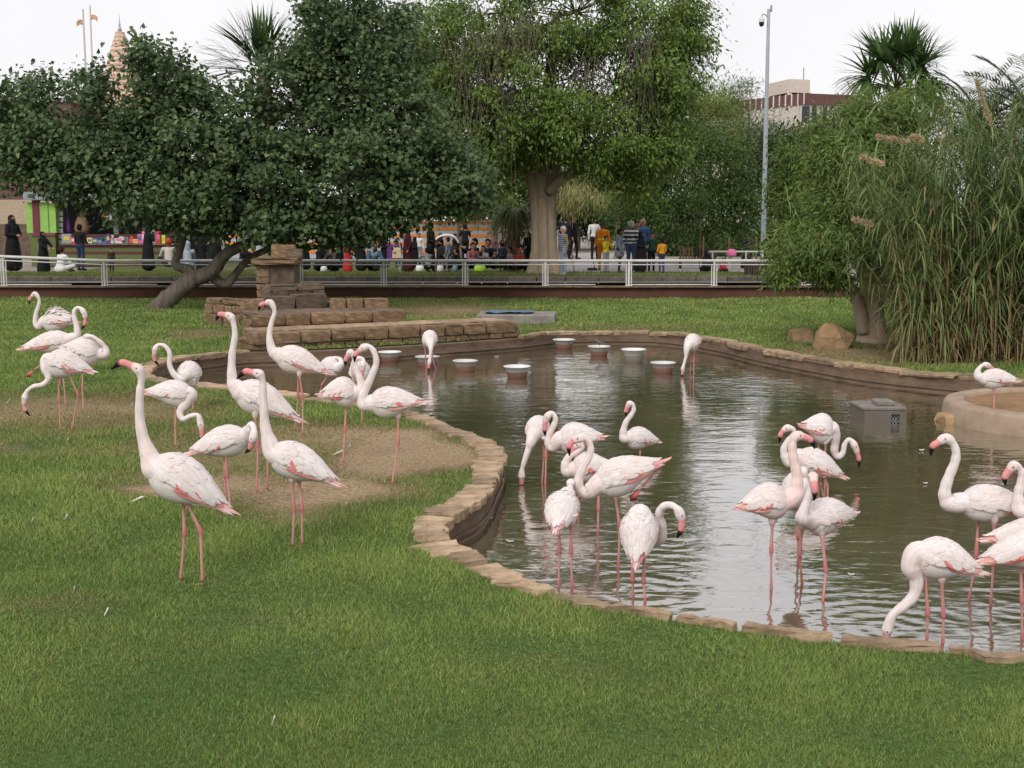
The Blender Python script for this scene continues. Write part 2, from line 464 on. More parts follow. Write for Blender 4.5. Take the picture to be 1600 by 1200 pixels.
fo = fo[~inside(hole, cen[:, 0], cen[:, 1])]
lz = lawn_z(vo[:, 0], vo[:, 1])
lm, nt, b = newmat('turf_soil')
N, L = nt.nodes, nt.links
dr = N.new('ShaderNodeAttribute'); dr.attribute_name = 'dry'
tc = N.new('ShaderNodeTexCoord')
n1 = N.new('ShaderNodeTexNoise'); n1.inputs['Scale'].default_value = 26; n1.inputs['Detail'].default_value = 8
n2 = N.new('ShaderNodeTexNoise'); n2.inputs['Scale'].default_value = 1.3; n2.inputs['Detail'].default_value = 6
for n_ in (n1, n2): L.new(tc.outputs['Object'], n_.inputs['Vector'])
g_ = N.new('ShaderNodeValToRGB'); g_.color_ramp.elements[0].color = (0.032, 0.058, 0.014, 1); g_.color_ramp.elements[1].color = (0.085, 0.13, 0.035, 1)
g_.color_ramp.elements[0].position = .3; g_.color_ramp.elements[1].position = .7
s_ = N.new('ShaderNodeValToRGB'); s_.color_ramp.elements[0].color = (0.20, 0.145, 0.085, 1); s_.color_ramp.elements[1].color = (0.40, 0.30, 0.19, 1)
s_.color_ramp.elements[0].position = .3; s_.color_ramp.elements[1].position = .7
L.new(n1.outputs['Fac'], g_.inputs['Fac']); L.new(n1.outputs['Fac'], s_.inputs['Fac'])
ad = N.new('ShaderNodeMath'); ad.operation = 'MULTIPLY_ADD'; ad.inputs[1].default_value = 0.5; ad.inputs[2].default_value = -0.25
L.new(n2.outputs['Fac'], ad.inputs[0])
sm = N.new('ShaderNodeMath'); sm.operation = 'ADD'; L.new(dr.outputs['Fac'], sm.inputs[0]); L.new(ad.outputs['Value'], sm.inputs[1])
mr = N.new('ShaderNodeMapRange'); mr.inputs['From Min'].default_value = 0.2; mr.inputs['From Max'].default_value = 0.75
L.new(sm.outputs['Value'], mr.inputs['Value'])
mx = N.new('ShaderNodeMix'); mx.data_type = 'RGBA'
L.new(mr.outputs['Result'], mx.inputs['Factor']); L.new(g_.outputs['Color'], mx.inputs['A']); L.new(s_.outputs['Color'], mx.inputs['B'])
L.new(mx.outputs['Result'], b.inputs['Base Color']); b.inputs['Roughness'].default_value = 0.95; b.inputs['Specular IOR Level'].default_value = 0.1
bp = N.new('ShaderNodeBump'); bp.inputs['Strength'].default_value = 0.8; bp.inputs['Distance'].default_value = 0.03
L.new(n1.outputs['Fac'], bp.inputs['Height']); L.new(bp.outputs['Normal'], b.inputs['Normal'])
M['turf'] = lm
o = mesh_np('lawn', np.c_[vo, lz], fo, lm, smooth=True, dry=dryness(vo[:, 0], vo[:, 1]))
tag(o, kind='structure')

# grass blades, denser and finer close by
def blades(n_try, ylo, yhi, dens_pow, hgt, wid, xlim=0.47):
    u = rng.random(n_try)
    p = 2.0 - dens_pow                                     # samples per depth ~ y^(1-dens_pow)
    Yb = (ylo ** p + u * (yhi ** p - ylo ** p)) ** (1 / p)
    Xb = rng.uniform(-1, 1, n_try) * (Yb * xlim + 0.3)
    return Xb, Yb
NB = 1150000
Xb, Yb = blades(NB, 4.4, 37.5, 2.15, 0, 0)
ok = ~inside(lip + out_n * (cop_w[:, None] * np.where(cop_w < .16, .2, .78)[:, None]), Xb, Yb)
Xb, Yb = Xb[ok], Yb[ok]
dd_ = dryness(Xb, Yb)
ok = rng.random(len(Xb)) > np.clip((dd_ - 0.35) * 1.75, 0, 0.9)
Xb, Yb, dd_ = Xb[ok], Yb[ok], dd_[ok]
nb = len(Xb)
zb = lawn_z(Xb, Yb) - 0.004
clump = lumps(Xb, Yb, 2.6) + 0.6 * lumps(Xb + 5, Yb, 5.5)
sc = (Yb / 6.5) ** 0.75
hb = (0.025 + 0.009 * clump) * rng.uniform(0.5, 1.35, nb) * np.clip(sc, 0.9, 2.0) * (1 - 0.55 * np.clip(dd_ * 1.4, 0, 1))
tall = rng.random(nb) < 0.012
hb = np.where(tall, hb * 1.9, hb)
hb = np.clip(hb, 0.008, 0.10)
wb = 0.0026 * sc ** 1.45 * rng.uniform(0.7, 1.3, nb)
an = rng.uniform(0, 2 * math.pi, nb)
ln = rng.uniform(0.15, 1.1, nb) * hb
la = rng.uniform(0, 2 * math.pi, nb) + 0.6 * lumps(Xb, Yb, 0.9)
B0 = np.c_[Xb - np.cos(an) * wb, Yb - np.sin(an) * wb, zb]
B1 = np.c_[Xb + np.cos(an) * wb, Yb + np.sin(an) * wb, zb]
B2 = np.c_[Xb + np.cos(la) * ln, Yb + np.sin(la) * ln, zb + hb]
Vg = np.stack([B0, B1, B2], 1).reshape(-1, 3)
Fg = np.arange(nb * 3).reshape(-1, 3)
t = rng.random((nb, 1)); v = rng.uniform(0.55, 1.3, (nb, 1)); tone = np.clip(0.55 + 0.24 * lumps(Xb, Yb, 0.8) + 0.22 * lumps(Yb, Xb, 2.3) + 0.2 * clump, 0, 1)[:, None]
cg = (A([0.168, 0.290, 0.062]) * (1 - t) + A([0.308, 0.408, 0.120]) * t) * v * (A([0.62, 0.72, 0.66]) + A([0.62, 0.42, 0.5]) * tone)
cs = (A([0.27, 0.215, 0.095]) * (1 - t) + A([0.42, 0.33, 0.18]) * t) * v
w_ = np.clip(dd_ * 1.5 + rng.normal(0, 0.15, nb), 0, 1)[:, None]
w_ = np.where(rng.random((nb, 1)) < 0.09, 0.8, w_)
cb = cg * (1 - w_) + cs * w_
cb = np.repeat(cb, 3, 0)
o = mesh_np('grass', Vg, Fg, M['blade'], col=cb)
tag(o, 'short green turf grass around the pond', 'grass', kind='stuff')

# ------------------------------------------------------------------ water
wpoly = lip - out_n * 0.015
pw = [Vector(p) for p in wpoly]
v2, _, f2, *_ = geometry.delaunay_2d_cdt(pw, ce, [], 1, 1e-4)
v2 = A([tuple(v) for v in v2])
wm, nt, b = newmat('murky_pond_water')
N, L = nt.nodes, nt.links
tc = N.new('ShaderNodeTexCoord')
def nz(scale, det, sx=1, sy=1, rough=.5, dist=0.0):
    mp = N.new('ShaderNodeMapping'); mp.inputs['Scale'].default_value = (sx, sy, 1)
    L.new(tc.outputs['Object'], mp.inputs['Vector'])
    n = N.new('ShaderNodeTexNoise'); n.inputs['Scale'].default_value = scale; n.inputs['Detail'].default_value = det; n.inputs['Roughness'].default_value = rough
    n.inputs['Distortion'].default_value = dist
    L.new(mp.outputs['Vector'], n.inputs['Vector'])
    return n
def math_(op, a, b_=None, c=None):
    n = N.new('ShaderNodeMath'); n.operation = op
    for i, x in enumerate((a, b_, c)):
        if x is None: continue
        if isinstance(x, (int, float)): n.inputs[i].default_value = x
        else: L.new(x, n.inputs[i])
    return n.outputs['Value']
nc = nz(0.35, 4, 1, 1)
cr = N.new('ShaderNodeValToRGB')
cr.color_ramp.elements[0].position, cr.color_ramp.elements[0].color = 0.35, (0.084, 0.075, 0.042, 1)
cr.color_ramp.elements[1].position, cr.color_ramp.elements[1].color = 0.68, (0.155, 0.12, 0.076, 1)
L.new(nc.outputs['Fac'], cr.inputs['Fac']); L.new(cr.outputs['Color'], b.inputs['Base Color'])
b.inputs['Roughness'].default_value = 0.045; b.inputs['IOR'].default_value = 3.0
w1 = nz(2.6, 2, 0.75, 1.5, .5, .6); w2 = nz(7.0, 3, 0.8, 1.25, .55, .5); patch = nz(0.28, 2)
pm = N.new('ShaderNodeMapRange'); pm.inputs['From Min'].default_value = .36; pm.inputs['From Max'].default_value = .62
pm.inputs['To Min'].default_value = 0.25; pm.inputs['To Max'].default_value = 1.0
L.new(patch.outputs['Fac'], pm.inputs['Value'])
hgt = math_('ADD', math_('MULTIPLY', w1.outputs['Fac'], 0.013), math_('MULTIPLY', w2.outputs['Fac'], 0.0050))
hgt = math_('MULTIPLY', hgt, pm.outputs['Result'])
sx = N.new('ShaderNodeSeparateXYZ'); L.new(tc.outputs['Object'], sx.inputs['Vector'])
for (rx, ry, amp, fr, ext) in [(*on_z(1388, 985, WATER_Z)[:2], 0.010, 42, 1.3), (*on_z(1000, 925, WATER_Z)[:2], 0.008, 38, 1.8), (*on_z(815, 750, WATER_Z)[:2], 0.007, 40, 1.2), (*on_z(1597, 930, WATER_Z)[:2], 0.008, 40, 1.1)]:
    ddx = math_('SUBTRACT', sx.outputs['X'], float(rx)); ddy = math_('SUBTRACT', sx.outputs['Y'], float(ry))
    rr = math_('SQRT', math_('ADD', math_('MULTIPLY', ddx, ddx), math_('MULTIPLY', ddy, ddy)))
    fade = N.new('ShaderNodeMapRange'); fade.inputs['From Min'].default_value = 0.0; fade.inputs['From Max'].default_value = ext; fade.inputs['To Min'].default_value = 1; fade.inputs['To Max'].default_value = 0
    L.new(rr, fade.inputs['Value'])
    wv = math_('MULTIPLY', math_('MULTIPLY', math_('SINE', math_('MULTIPLY', rr, fr)), amp * 0.09), fade.outputs['Result'])
    hgt = math_('ADD', hgt, wv)
b.inputs['Coat Weight'].default_value = 1.0; b.inputs['Coat Roughness'].default_value = 0.03; b.inputs['Coat IOR'].default_value = 1.6
bp = N.new('ShaderNodeBump'); bp.inputs['Strength'].default_value = 1.0; bp.inputs['Distance'].default_value = 1.0
L.new(bp.outputs['Normal'], b.inputs['Coat Normal'])
L.new(hgt, bp.inputs['Height']); L.new(bp.outputs['Normal'], b.inputs['Normal'])
WATER_BUMP = bp
o = mesh_np('pond_water', np.c_[v2, np.zeros(len(v2))], [list(f) for f in f2], wm, loc=(0, 0, WATER_Z))
tag(o, kind='structure')

# ------------------------------------------------------------------ pond basin wall with coping slabs
basin = empty('pond_edge', (*lip[0], 0), kind='structure')
basin.location = (0, 0, 0)
rings = [(0.0, -0.02), (-0.012, -0.10), (0.0, -0.62)]
V, F = [], []
for off, z in rings:
    V += [(*(lip[i] - out_n[i] * (0.02 + off)), z) for i in range(nlip)]
for i in range(nlip):
    V.append((*(hole[i] + out_n[i] * 0.05), -0.02))
for k, (a_, b_) in enumerate(((0, 1), (1, 2), (3, 0))):
    for i in range(nlip):
        j = (i + 1) % nlip
        F.append((a_ * nlip + i, a_ * nlip + j, b_ * nlip + j, b_ * nlip + i))
mesh_np('basin_wall', V, F, M['pond_wall'], basin, smooth=False)
# expansion joint line a little above the water, as a slim proud lip
Vj = []
for off, z in ((0.021, WATER_Z + 0.075), (0.034, WATER_Z + 0.07), (0.034, WATER_Z + 0.05), (0.021, WATER_Z + 0.045)):
    Vj += [(*(lip[i] - out_n[i] * off), z) for i in range(nlip)]
Fj = [(k * nlip + i, k * nlip + (i + 1) % nlip, (k + 1) * nlip + (i + 1) % nlip, (k + 1) * nlip + i) for k in range(3) for i in range(nlip)]
mesh_np('basin_ledge', Vj, Fj, M['pond_wall'], basin)

def path_at(s):
    s = s % arc[-1]
    i = int(np.searchsorted(arc, s) - 1); i = max(0, min(i, nlip - 1)); j = (i + 1) % nlip
    t = (s - arc[i]) / max(seg[i], 1e-9)
    return lip[i] * (1 - t) + lip[j] * t, unit(out_n[i] * (1 - t) + out_n[j] * t), cop_w[i]

def slab(outline, z0, z1, name, mat, parent, chip=0.012, lean=0.0):
    """an uneven flat stone from its plan outline (counter-clockwise or clockwise)"""
    P = A(outline); n = len(P); c = P.mean(0)
    V = []
    for z, k, jz in ((z0, 0.97, 0), (z0 + (z1 - z0) * 0.55, 1.0, 0.004), (z1 - 0.008, 0.99, 0.004), (z1, 0.955, 0.004)):
        for p in P:
            q = c + (p - c) * k + A([R.uniform(-chip, chip) * 0.5 for _ in range(2)])
            V.append((*q, z + R.uniform(-jz, jz) + lean * (q[0] - c[0])))
    F = [tuple(range(n)), tuple(range(3 * n, 4 * n))]
    for k in range(3):
        for i in range(n):
            j = (i + 1) % n
            F.append((k * n + i, k * n + j, k * n + n + j, k * n + n + i))
    V = A(V); c3 = A([*c, z0]); o = mesh_np(name, V - c3, F, mat, parent, loc=c3)
    return o

s = 0.0
total = arc[-1]
while s < total - 0.1:
    p0, n0, w0 = path_at(s)
    far = p0[1] > 15
    ln_ = R.uniform(0.45, 0.95) if far else R.uniform(0.20, 0.46)
    if w0 < 0.15: ln_ = R.uniform(0.35, 0.7)
    e = min(s + ln_, total)
    # the stretch under the stone terrace has no slabs of its own; nor does the part outside the view
    mid, nm, wm_ = path_at((s + e) / 2)
    in_terrace = mid[1] > 20.5 and -4.45 < mid[0] < 0.1
    if not in_terrace and mid[0] < 8.5 and not (mid[0] > 5.5 and mid[1] < 8):
        g = R.uniform(0.008, 0.026)
        over = R.uniform(0.01, 0.06) if w0 > .13 else R.uniform(0.0, 0.02); wo = R.uniform(0.66, 1.14)
        ol, k = [], 5
        for i in range(k + 1):
            q, nq, wq = path_at(s + g + (e - s - 2 * g) * i / k)
            ol.append(q - nq * (over + R.uniform(-0.02, 0.02)))
        for i in range(k, -1, -1):
            q, nq, wq = path_at(s + g + (e - s - 2 * g) * i / k)
            ol.append(q + nq * (wq * wo + R.uniform(-0.035, 0.035)))
        th = R.uniform(0.05, 0.085)
        zt = LIP_Z + R.uniform(-0.014, 0.016)
        slab(ol, zt - th, zt, 'coping_stone', M['coping'], basin, lean=R.uniform(-.05, .05))
    s = e

# ------------------------------------------------------------------ retaining wall, kerb blocks, railing
WY = 37.7
wall = empty('retaining_wall', (0, WY, 0), 'long dark red rendered retaining wall behind the far lawn', 'wall')
MB().box((0, 0.15, 0.11), (80, 0.3, 0.46)).build('wall', M['red_wall'], wall)
for i in range(-17, 18):
    MB().box((i * 2.42 + 0.6, 0.10, 0.367), (2.405, 0.44, 0.05), bev=0.012, jit=0.004).build('coping_block', M['stone_dull'], wall)
kerb = empty('planter_kerb', (0, 38.95, 0), 'low dark kerb of concrete blocks behind the white railing', 'kerb')
kx = -19.0
while kx < 9.5:
    w_k = R.uniform(0.75, 1.05)
    MB().box((kx + w_k / 2, 0.1 + R.uniform(-.01, .01), 0.46 + R.uniform(-.008, .012)), (w_k - 0.02, 0.22, 0.30), bev=0.02, jit=0.006).build('kerb_block', M['concrete_dark'], kerb)
    kx += w_k
MB().box((0, 1.2, 0.17), (82, 2.62, 0.34)).build('footing', M['stone_dull'], kerb, loc=(0, -1.05 + 0.02, 0))

rail = empty('white_railing', (0, 37.85, 0.39), 'white painted tube railing along the top of the red wall', 'railing')
RY = 37.85
def rx(px): return (px - 800) / FPX * RY * 1.0
posts = [8, 165, 298, 420, 470, 600, 727, 852, 982, 1115, 1252, 1385, 1515, 1645]
def top_z(px): return (1.125 - 0.390) + max(0, (165 - px)) / 165 * 0.13
for p in posts:
    m = MB(); h = top_z(p)
    for k in (-0.075, 0.0, 0.075):
        m.tube([(rx(p) + k, 0, 0.0 + (0.0 if k == 0 else 0.03)), (rx(p) + k, 0, h - (0.02 if k == 0 else 0.11))], 0.032 if k == 0 else 0.017, 8)
    m.box((rx(p), 0, 0.012), (0.2, 0.12, 0.024))
    m.build('post', M['white_metal'], rail, smooth=False)
def span(z_off, r, name, ext=0):
    pts = [(rx(p), 0, top_z(p) + z_off) for p in (-60, 8, 165, 298, 470, 727, 982, 1252, 1515, 1700)]
    MB().tube(pts, r, 10).build(name, M['white_metal'], rail, smooth=True)
span(0.0, 0.043, 'top_rail'); span(-0.115, 0.02, 'mid_rail')
for a_, b_ in zip(posts[:-1], posts[1:]):
    if (a_, b_) == (420, 470): continue
    if R.random() < 0.85:
        MB().tube([(rx(a_) + 0.08, 0, 0.035), (rx(b_) - 0.08 - R.choice([0, 0, 0.9]), 0, 0.035)], 0.018, 8).build('bottom_rail', M['white_metal'], rail, smooth=True)

# ------------------------------------------------------------------ upper ground
def sheet(name, x0, x1, y0, y1, z, mat, nx=24, ny=12, amp=0.0, dry=None):
    xs, ys = np.linspace(x0, x1, nx + 1), np.linspace(y0, y1, ny + 1)
    X, Y = np.meshgrid(xs, ys); Z = np.full_like(X, z) + (amp * lumps(X, Y, 0.5) if amp else 0)
    V = np.c_[X.ravel(), Y.ravel(), Z.ravel()]
    I = np.arange((nx + 1) * (ny + 1)).reshape(ny + 1, nx + 1)
    F = np.stack([I[:-1, :-1], I[:-1, 1:], I[1:, 1:], I[1:, :-1]], -1).reshape(-1, 4)
    return tag(mesh_np(name, V, F, mat, smooth=True, dry=None if dry is None else np.full(len(V), dry)), kind='structure')
big = noise_mat('dusty_ground', (0.17, 0.15, 0.12), (0.27, 0.24, 0.2), 0.4, 0.95)
M['ground'] = big
sheet('ground', -3000, 3000, 38.2, 3000, UP_Z - 0.03, big, 40, 60)
sheet('lawn_strip', -20, 9.0, 39.16, 43.6, 0.575, M['turf'], 40, 8, 0.015, dry=0.25)
sheet('lawn_upper', -16, 2.2, 43.6, 62, UP_Z, M['turf'], 30, 20, 0.012, dry=0.3)
pth = [(1.2, 41.5), (9.6, 39.2), (26, 39.2), (26, 47), (14, 52), (8, 62), (6, 75), (3.4, 75), (3.2, 60), (2.0, 50)]
tag(mesh_np('path', [(x, y, UP_Z + 0.09 if y < 43 else UP_Z + 0.02) for x, y in pth], [list(range(len(pth)))], M['paving']), kind='structure')
n_s = 26000
Xs, Ys = rng.uniform(-19.5, 8.9, n_s), 39.2 + rng.random(n_s) ** 1.3 * 4.2
hs_ = rng.uniform(0.03, 0.11, n_s); an = rng.uniform(0, 6.28, n_s); ws_ = rng.uniform(.01, .018, n_s)
V = np.stack([np.c_[Xs - np.cos(an) * ws_, Ys - np.sin(an) * ws_, np.full(n_s, .57)], np.c_[Xs + np.cos(an) * ws_, Ys + np.sin(an) * ws_, np.full(n_s, .57)],
              np.c_[Xs + rng.normal(0, .03, n_s), Ys + rng.normal(0, .03, n_s), .57 + hs_]], 1).reshape(-1, 3)
c_ = (A([0.10, 0.15, 0.035])[None] + rng.random((n_s, 1)) * A([0.10, 0.06, 0.03])[None]) * rng.uniform(.7, 1.2, (n_s, 1))
o = mesh_np('planter_grass', V, np.arange(n_s * 3).reshape(-1, 3), M['blade'], col=np.repeat(c_, 3, 0))
tag(o, 'yellowish turf grass in the planter strip behind the kerb', 'grass', kind='stuff')
# ------------------------------------------------------------------ stone terrace with steps and pillar beside the pond
def rough_block(seed):
    r = random.Random(seed); m = MB()
    n = 3
    # a cube of 3x3 patches a side, corners knocked off, faces uneven
    g = [-.5, -.26, .26, .5]
    idx, V, F = {}, [], []
    def vid(i, j, k):
        if (i, j, k) not in idx:
            p = A([g[i], g[j], g[k]])
            q = p.copy()
            e = sum(1 for t in (i, j, k) if t in (0, 3))
            q *= {1: 1.0, 2: 0.985, 3: 0.945}[e]
            q += A([r.uniform(-.035, .035) for _ in range(3)])
            idx[(i, j, k)] = len(V); V.append(q)
        return idx[(i, j, k)]
    for a in range(3):
        for b in range(3):
            for s_ in (0, 3):
                F.append([vid(s_, a, b), vid(s_, a + 1, b), vid(s_, a + 1, b + 1), vid(s_, a, b + 1)][::(1 if s_ else -1)])
                F.append([vid(a, s_, b), vid(a, s_, b + 1), vid(a + 1, s_, b + 1), vid(a + 1, s_, b)][::(1 if s_ else -1)])
                F.append([vid(a, b, s_), vid(a + 1, b, s_), vid(a + 1, b + 1, s_), vid(a, b + 1, s_)][::(1 if s_ else -1)])
    me = bpy.data.meshes.new('rough_block')
    me.from_pydata([tuple(v) for v in V], [], F); me.update()
    return me
BLOCKS = {}
for key in ('stone', 'stone_dull', 'coping'):
    BLOCKS[key] = []
    for k in range(6):
        me = rough_block(100 + k); me.materials.append(M[key]); BLOCKS[key].append(me)
def place_stone(c, size, rz, parent, key='stone', name='stone', tilt=0.0):
    o = bpy.data.objects.new(name, R.choice(BLOCKS[key]))
    o.location = tuple(map(float, c)); o.scale = tuple(map(float, size)); o.rotation_euler = (R.uniform(-tilt, tilt), R.uniform(-tilt, tilt), rz)
    return link(o, parent)
def course(p0, p1, z0, h, depth, parent, key='stone', lo=0.35, hi=0.75, back=True, gap=0.02):
    """a row of stones from p0 to p1 (x,y), its front face on that line"""
    p0, p1 = A(p0, dtype=float), A(p1, dtype=float); Ln = np.linalg.norm(p1 - p0); d = (p1 - p0) / Ln
    nrm = A([-d[1], d[0]]); rz = math.atan2(d[1], d[0]); s = 0
    while s < Ln - 0.05:
        w = min(R.uniform(lo, hi), Ln - s)
        if Ln - s - w < lo * 0.5: w = Ln - s
        hh = h * R.uniform(0.9, 1.04)
        c = p0 + d * (s + w / 2) + nrm * (depth / 2 + R.uniform(-.015, .03))
        place_stone((c[0], c[1], z0 + hh / 2), (w - gap, depth, hh - 0.012), rz, parent, key)
        s += w
def core(pts, z0, z1, parent, mat='mortar', name='core'):
    n = len(pts)
    V = [(*p, z0) for p in pts] + [(*p, z1) for p in pts]
    F = [tuple(range(n)), tuple(range(n, 2 * n))] + [(i, (i + 1) % n, n + (i + 1) % n, n + i) for i in range(n)]
    return mesh_np(name, V, F, M[mat], parent)

ter = empty('stone_terrace', (0, 0, 0), 'stepped sandstone terrace with a square pillar at the pond end', 'terrace')
g = lambda px, py, z=0.0: on_z(px, py, z)[:2]
a0, a1 = g(384, 549), g(812, 527)                           # front face line along the pond
dv = unit(a1 - a0); nv = A([-dv[1], dv[0]])                 # nv points away from the camera
def along(s, back):                                         # s runs from the side facing the lawn to the pond end
    k = -0.2035; q = a0 + nv * back
    t = (k * q[1] - q[0]) / (dv[0] - k * dv[1])              # the side wall runs straight back
    left = q + dv * t
    return left + (a1 + nv * back - left) * s
# front wall: thin rubble courses below, big blocks on top
core([along(.03, .06), along(1, .06), along(.97, 1.3), along(.03, 1.3)], -0.3, 0.25, ter)
course(along(0, 0), along(1, 0), -0.12, 0.12, 0.3, ter, 'stone_dull', 0.25, 0.6)
course(along(0, 0), along(1, 0), 0.0, 0.10, 0.3, ter, 'stone', 0.2, 0.5)
course(along(0, -.03), along(.985, -.03), 0.10, 0.21, 0.42, ter, 'stone', 0.35, 0.7)
# flat tread stones
for k in range(11):
    c = along((k + .5) / 11, 0.82)
    place_stone((c[0], c[1], 0.275), (0.50, 0.86, 0.07), math.atan2(dv[1], dv[0]), ter, 'coping', 'tread')
# second and third steps
core([along(0.05, 1.32), along(.60, 1.32), along(.58, 2.9), along(0.05, 2.9)], -0.1, 0.46, ter, 'stone_dull')
for z_, h_ in ((0.0, .17), (.17, .14)):
    course(along(-.01, 3.0), along(0.0, .35), z_, h_, .4, ter, 'stone', .3, .55)
course(along(0.0, 3.0), along(.012, 1.5), .31, .2, .4, ter, 'stone_dull', .4, .6)
course(along(0.02, 5.0), along(.03, 3.1), 0, .3, .5, ter, 'stone_dull', .4, .7)
course(along(0.03, 5.0), along(.045, 3.1), .3, .25, .4, ter, 'stone_dull', .4, .7)
course(along(0.0, 1.22), along(.63, 1.22), 0.31, 0.215, 0.4, ter, 'stone', 0.45, 0.9)
for k in range(7):
    c = along((k + .5) / 11.2, 2.25)
    place_stone((c[0], c[1], 0.485), (0.50, 1.2, 0.06), math.atan2(dv[1], dv[0]), ter, 'stone_dull', 'tread')
course(along(0.09, 2.95), along(.37, 2.95), 0.50, 0.28, 0.4, ter, 'stone_dull', 0.5, 1.0)
course(along(0.36, 2.6), along(.62, 2.2), 0.42, 0.28, 0.35, ter, 'stone', 0.32, 0.5)
course(along(0.10, 4.4), along(.43, 4.6), 0.50, 0.28, 0.4, ter, 'stone_dull', 0.35, 0.6)
course(along(0.10, 4.4), along(.43, 4.6), 0.76, 0.17, 0.4, ter, 'stone_dull', 0.35, 0.7)
core([along(0.09, 3.1), along(.40, 3.1), along(.42, 4.9), along(.09, 4.9)], -0.1, 0.60, ter, 'stone_dull')
# rough stones stepping down on the grass side
for px, py, w, h, z in ((392, 540, .4, .3, 0), (398, 521, .45, .22, .12), (402, 505, .5, .34, .1), (397, 486, .5, .34, .38), (410, 478, .45, .3, .55)):
    p = g(px, py + 14, 0); yy = 22.6 + (545 - py) * 0.06
    c = at(px, py, yy)
    place_stone((c[0], c[1], c[2]), (w, .6, h), R.uniform(-.2, .2), ter, 'stone', tilt=.06)
# dry stacked wall leading off to the tree
q0, q1 = at(318, 472, 28.6)[:2], at(392, 472, 27.6)[:2]
course(q0, q1, 0.0, 0.24, 0.4, ter, 'stone', 0.24, 0.42); course(q0, q1, 0.24, 0.20, 0.4, ter, 'stone', 0.24, 0.42); course(q0 + A([.05, 0]), q1, 0.44, 0.14, 0.4, ter, 'stone', 0.3, 0.6)
# pillar
pc = at(435, 470, 28.6)
px_w = 0.82
for k in range(6):
    zz = 0.45 + k * 0.15
    course((pc[0] - px_w / 2, pc[1] - .42), (pc[0] + px_w / 2 - .52, pc[1] - .42), zz, 0.15, 0.3, ter, 'stone', 0.18, 0.3)
MB().box((pc[0] + .15, pc[1] + 0.02, 0.85), (0.55, 0.78, 1.0), bev=.01).build('pillar_panel', M['stone_dull'], ter)
place_stone((pc[0], pc[1] - .05, 1.385), (1.0, 1.0, 0.14), 0, ter, 'stone', 'pillar_cap')
place_stone((pc[0] + .12, pc[1] + .1, 1.60), (0.52, 0.5, 0.28), .1, ter, 'stone', 'stone')
place_stone((pc[0] + .38, pc[1] + .0, 1.55), (0.34, 0.5, 0.2), .1, ter, 'stone_dull', 'stone')

# concrete slab with a blue sheet lying on it, at the end of the terrace
cs_ = on_z(808, 506)
slab_o = MB().box((0, 0, 0.07), (1.75, 1.2, 0.26), bev=.02, jit=.006, rz=-.06).build('concrete_slab', M['concrete'], None, loc=(cs_[0], cs_[1] + .55, 0))
tag(slab_o, 'grey concrete slab on the lawn at the end of the stone terrace', 'slab')
V, F, nx = [], [], 14
for j in range(5):
    for i in range(nx):
        V.append((-.62 + i * 1.1 / (nx - 1), -.35 + j * .17 + R.uniform(-.02, .02), R.uniform(0.01, .05)))
F = [(j * nx + i, j * nx + i + 1, (j + 1) * nx + i + 1, (j + 1) * nx + i) for j in range(4) for i in range(nx - 1)]
o = mesh_np('plastic_sheet', V, F, M['tarp_blue'], loc=(cs_[0] - .1, cs_[1] + .62, .205), smooth=True)
tag(o, 'crumpled blue plastic sheet lying on the concrete slab', 'sheet')

# ------------------------------------------------------------------ boulders
def boulder(pxc, pyb, w, h, d, label, seed, verts=None):
    r = random.Random(seed)
    import bmesh
    bm = bmesh.new()
    pts = [(x * w * r.uniform(.40, .54), y * d * r.uniform(.4, .54), z * h * r.uniform(.85, 1.0)) for x in (-1, 1) for y in (-1, 1) for z in (0, 1)]
    pts += [(r.uniform(-.1, .2) * w, -.55 * d, .45 * h), (.1 * w, 0, 1.08 * h), (-.5 * w, 0, .5 * h), (.56 * w, .1 * d, .6 * h)]
    if verts: pts = [(x * w, y * d, z * h) for x, y, z in verts]
    for p in pts: bm.verts.new(p)
    bmesh.ops.convex_hull(bm, input=bm.verts)
    bmesh.ops.subdivide_edges(bm, edges=bm.edges[:], cuts=2, use_grid_fill=True, fractal=0.10, seed=seed)
    bmesh.ops.triangulate(bm, faces=bm.faces[:])
    bmesh.ops.smooth_vert(bm, verts=bm.verts[:], factor=.08, use_axis_x=True, use_axis_y=True, use_axis_z=True)
    me = bpy.data.meshes.new('boulder'); bm.to_mesh(me); bm.free(); me.materials.append(M['boulder'])
    o = bpy.data.objects.new('boulder', me); p = on_z(pxc, pyb); o.location = (p[0], p[1], -0.03); link(o)
    tag(o, label, 'boulder', 'boulders on the lawn by the pond')
    return o
boulder(1302, 543, 0.72, 0.47, 0.5, 'large tilted ochre boulder on the lawn by the pale tree trunk', 3,
        [(-.5, -.3, .02), (-.46, .4, 0), (.28, -.4, 0), (.34, .4, 0), (.52, -.1, .52), (.5, .4, .5), (-.3, -.25, 1.0), (-.05, .3, 1.0), (-.02, -.3, .98), (-.42, -.35, .5), (-.4, .4, .6), (.1, -.5, .5)])
boulder(1252, 533, 0.44, 0.26, 0.4, 'smaller low ochre boulder behind the large tilted one', 8)
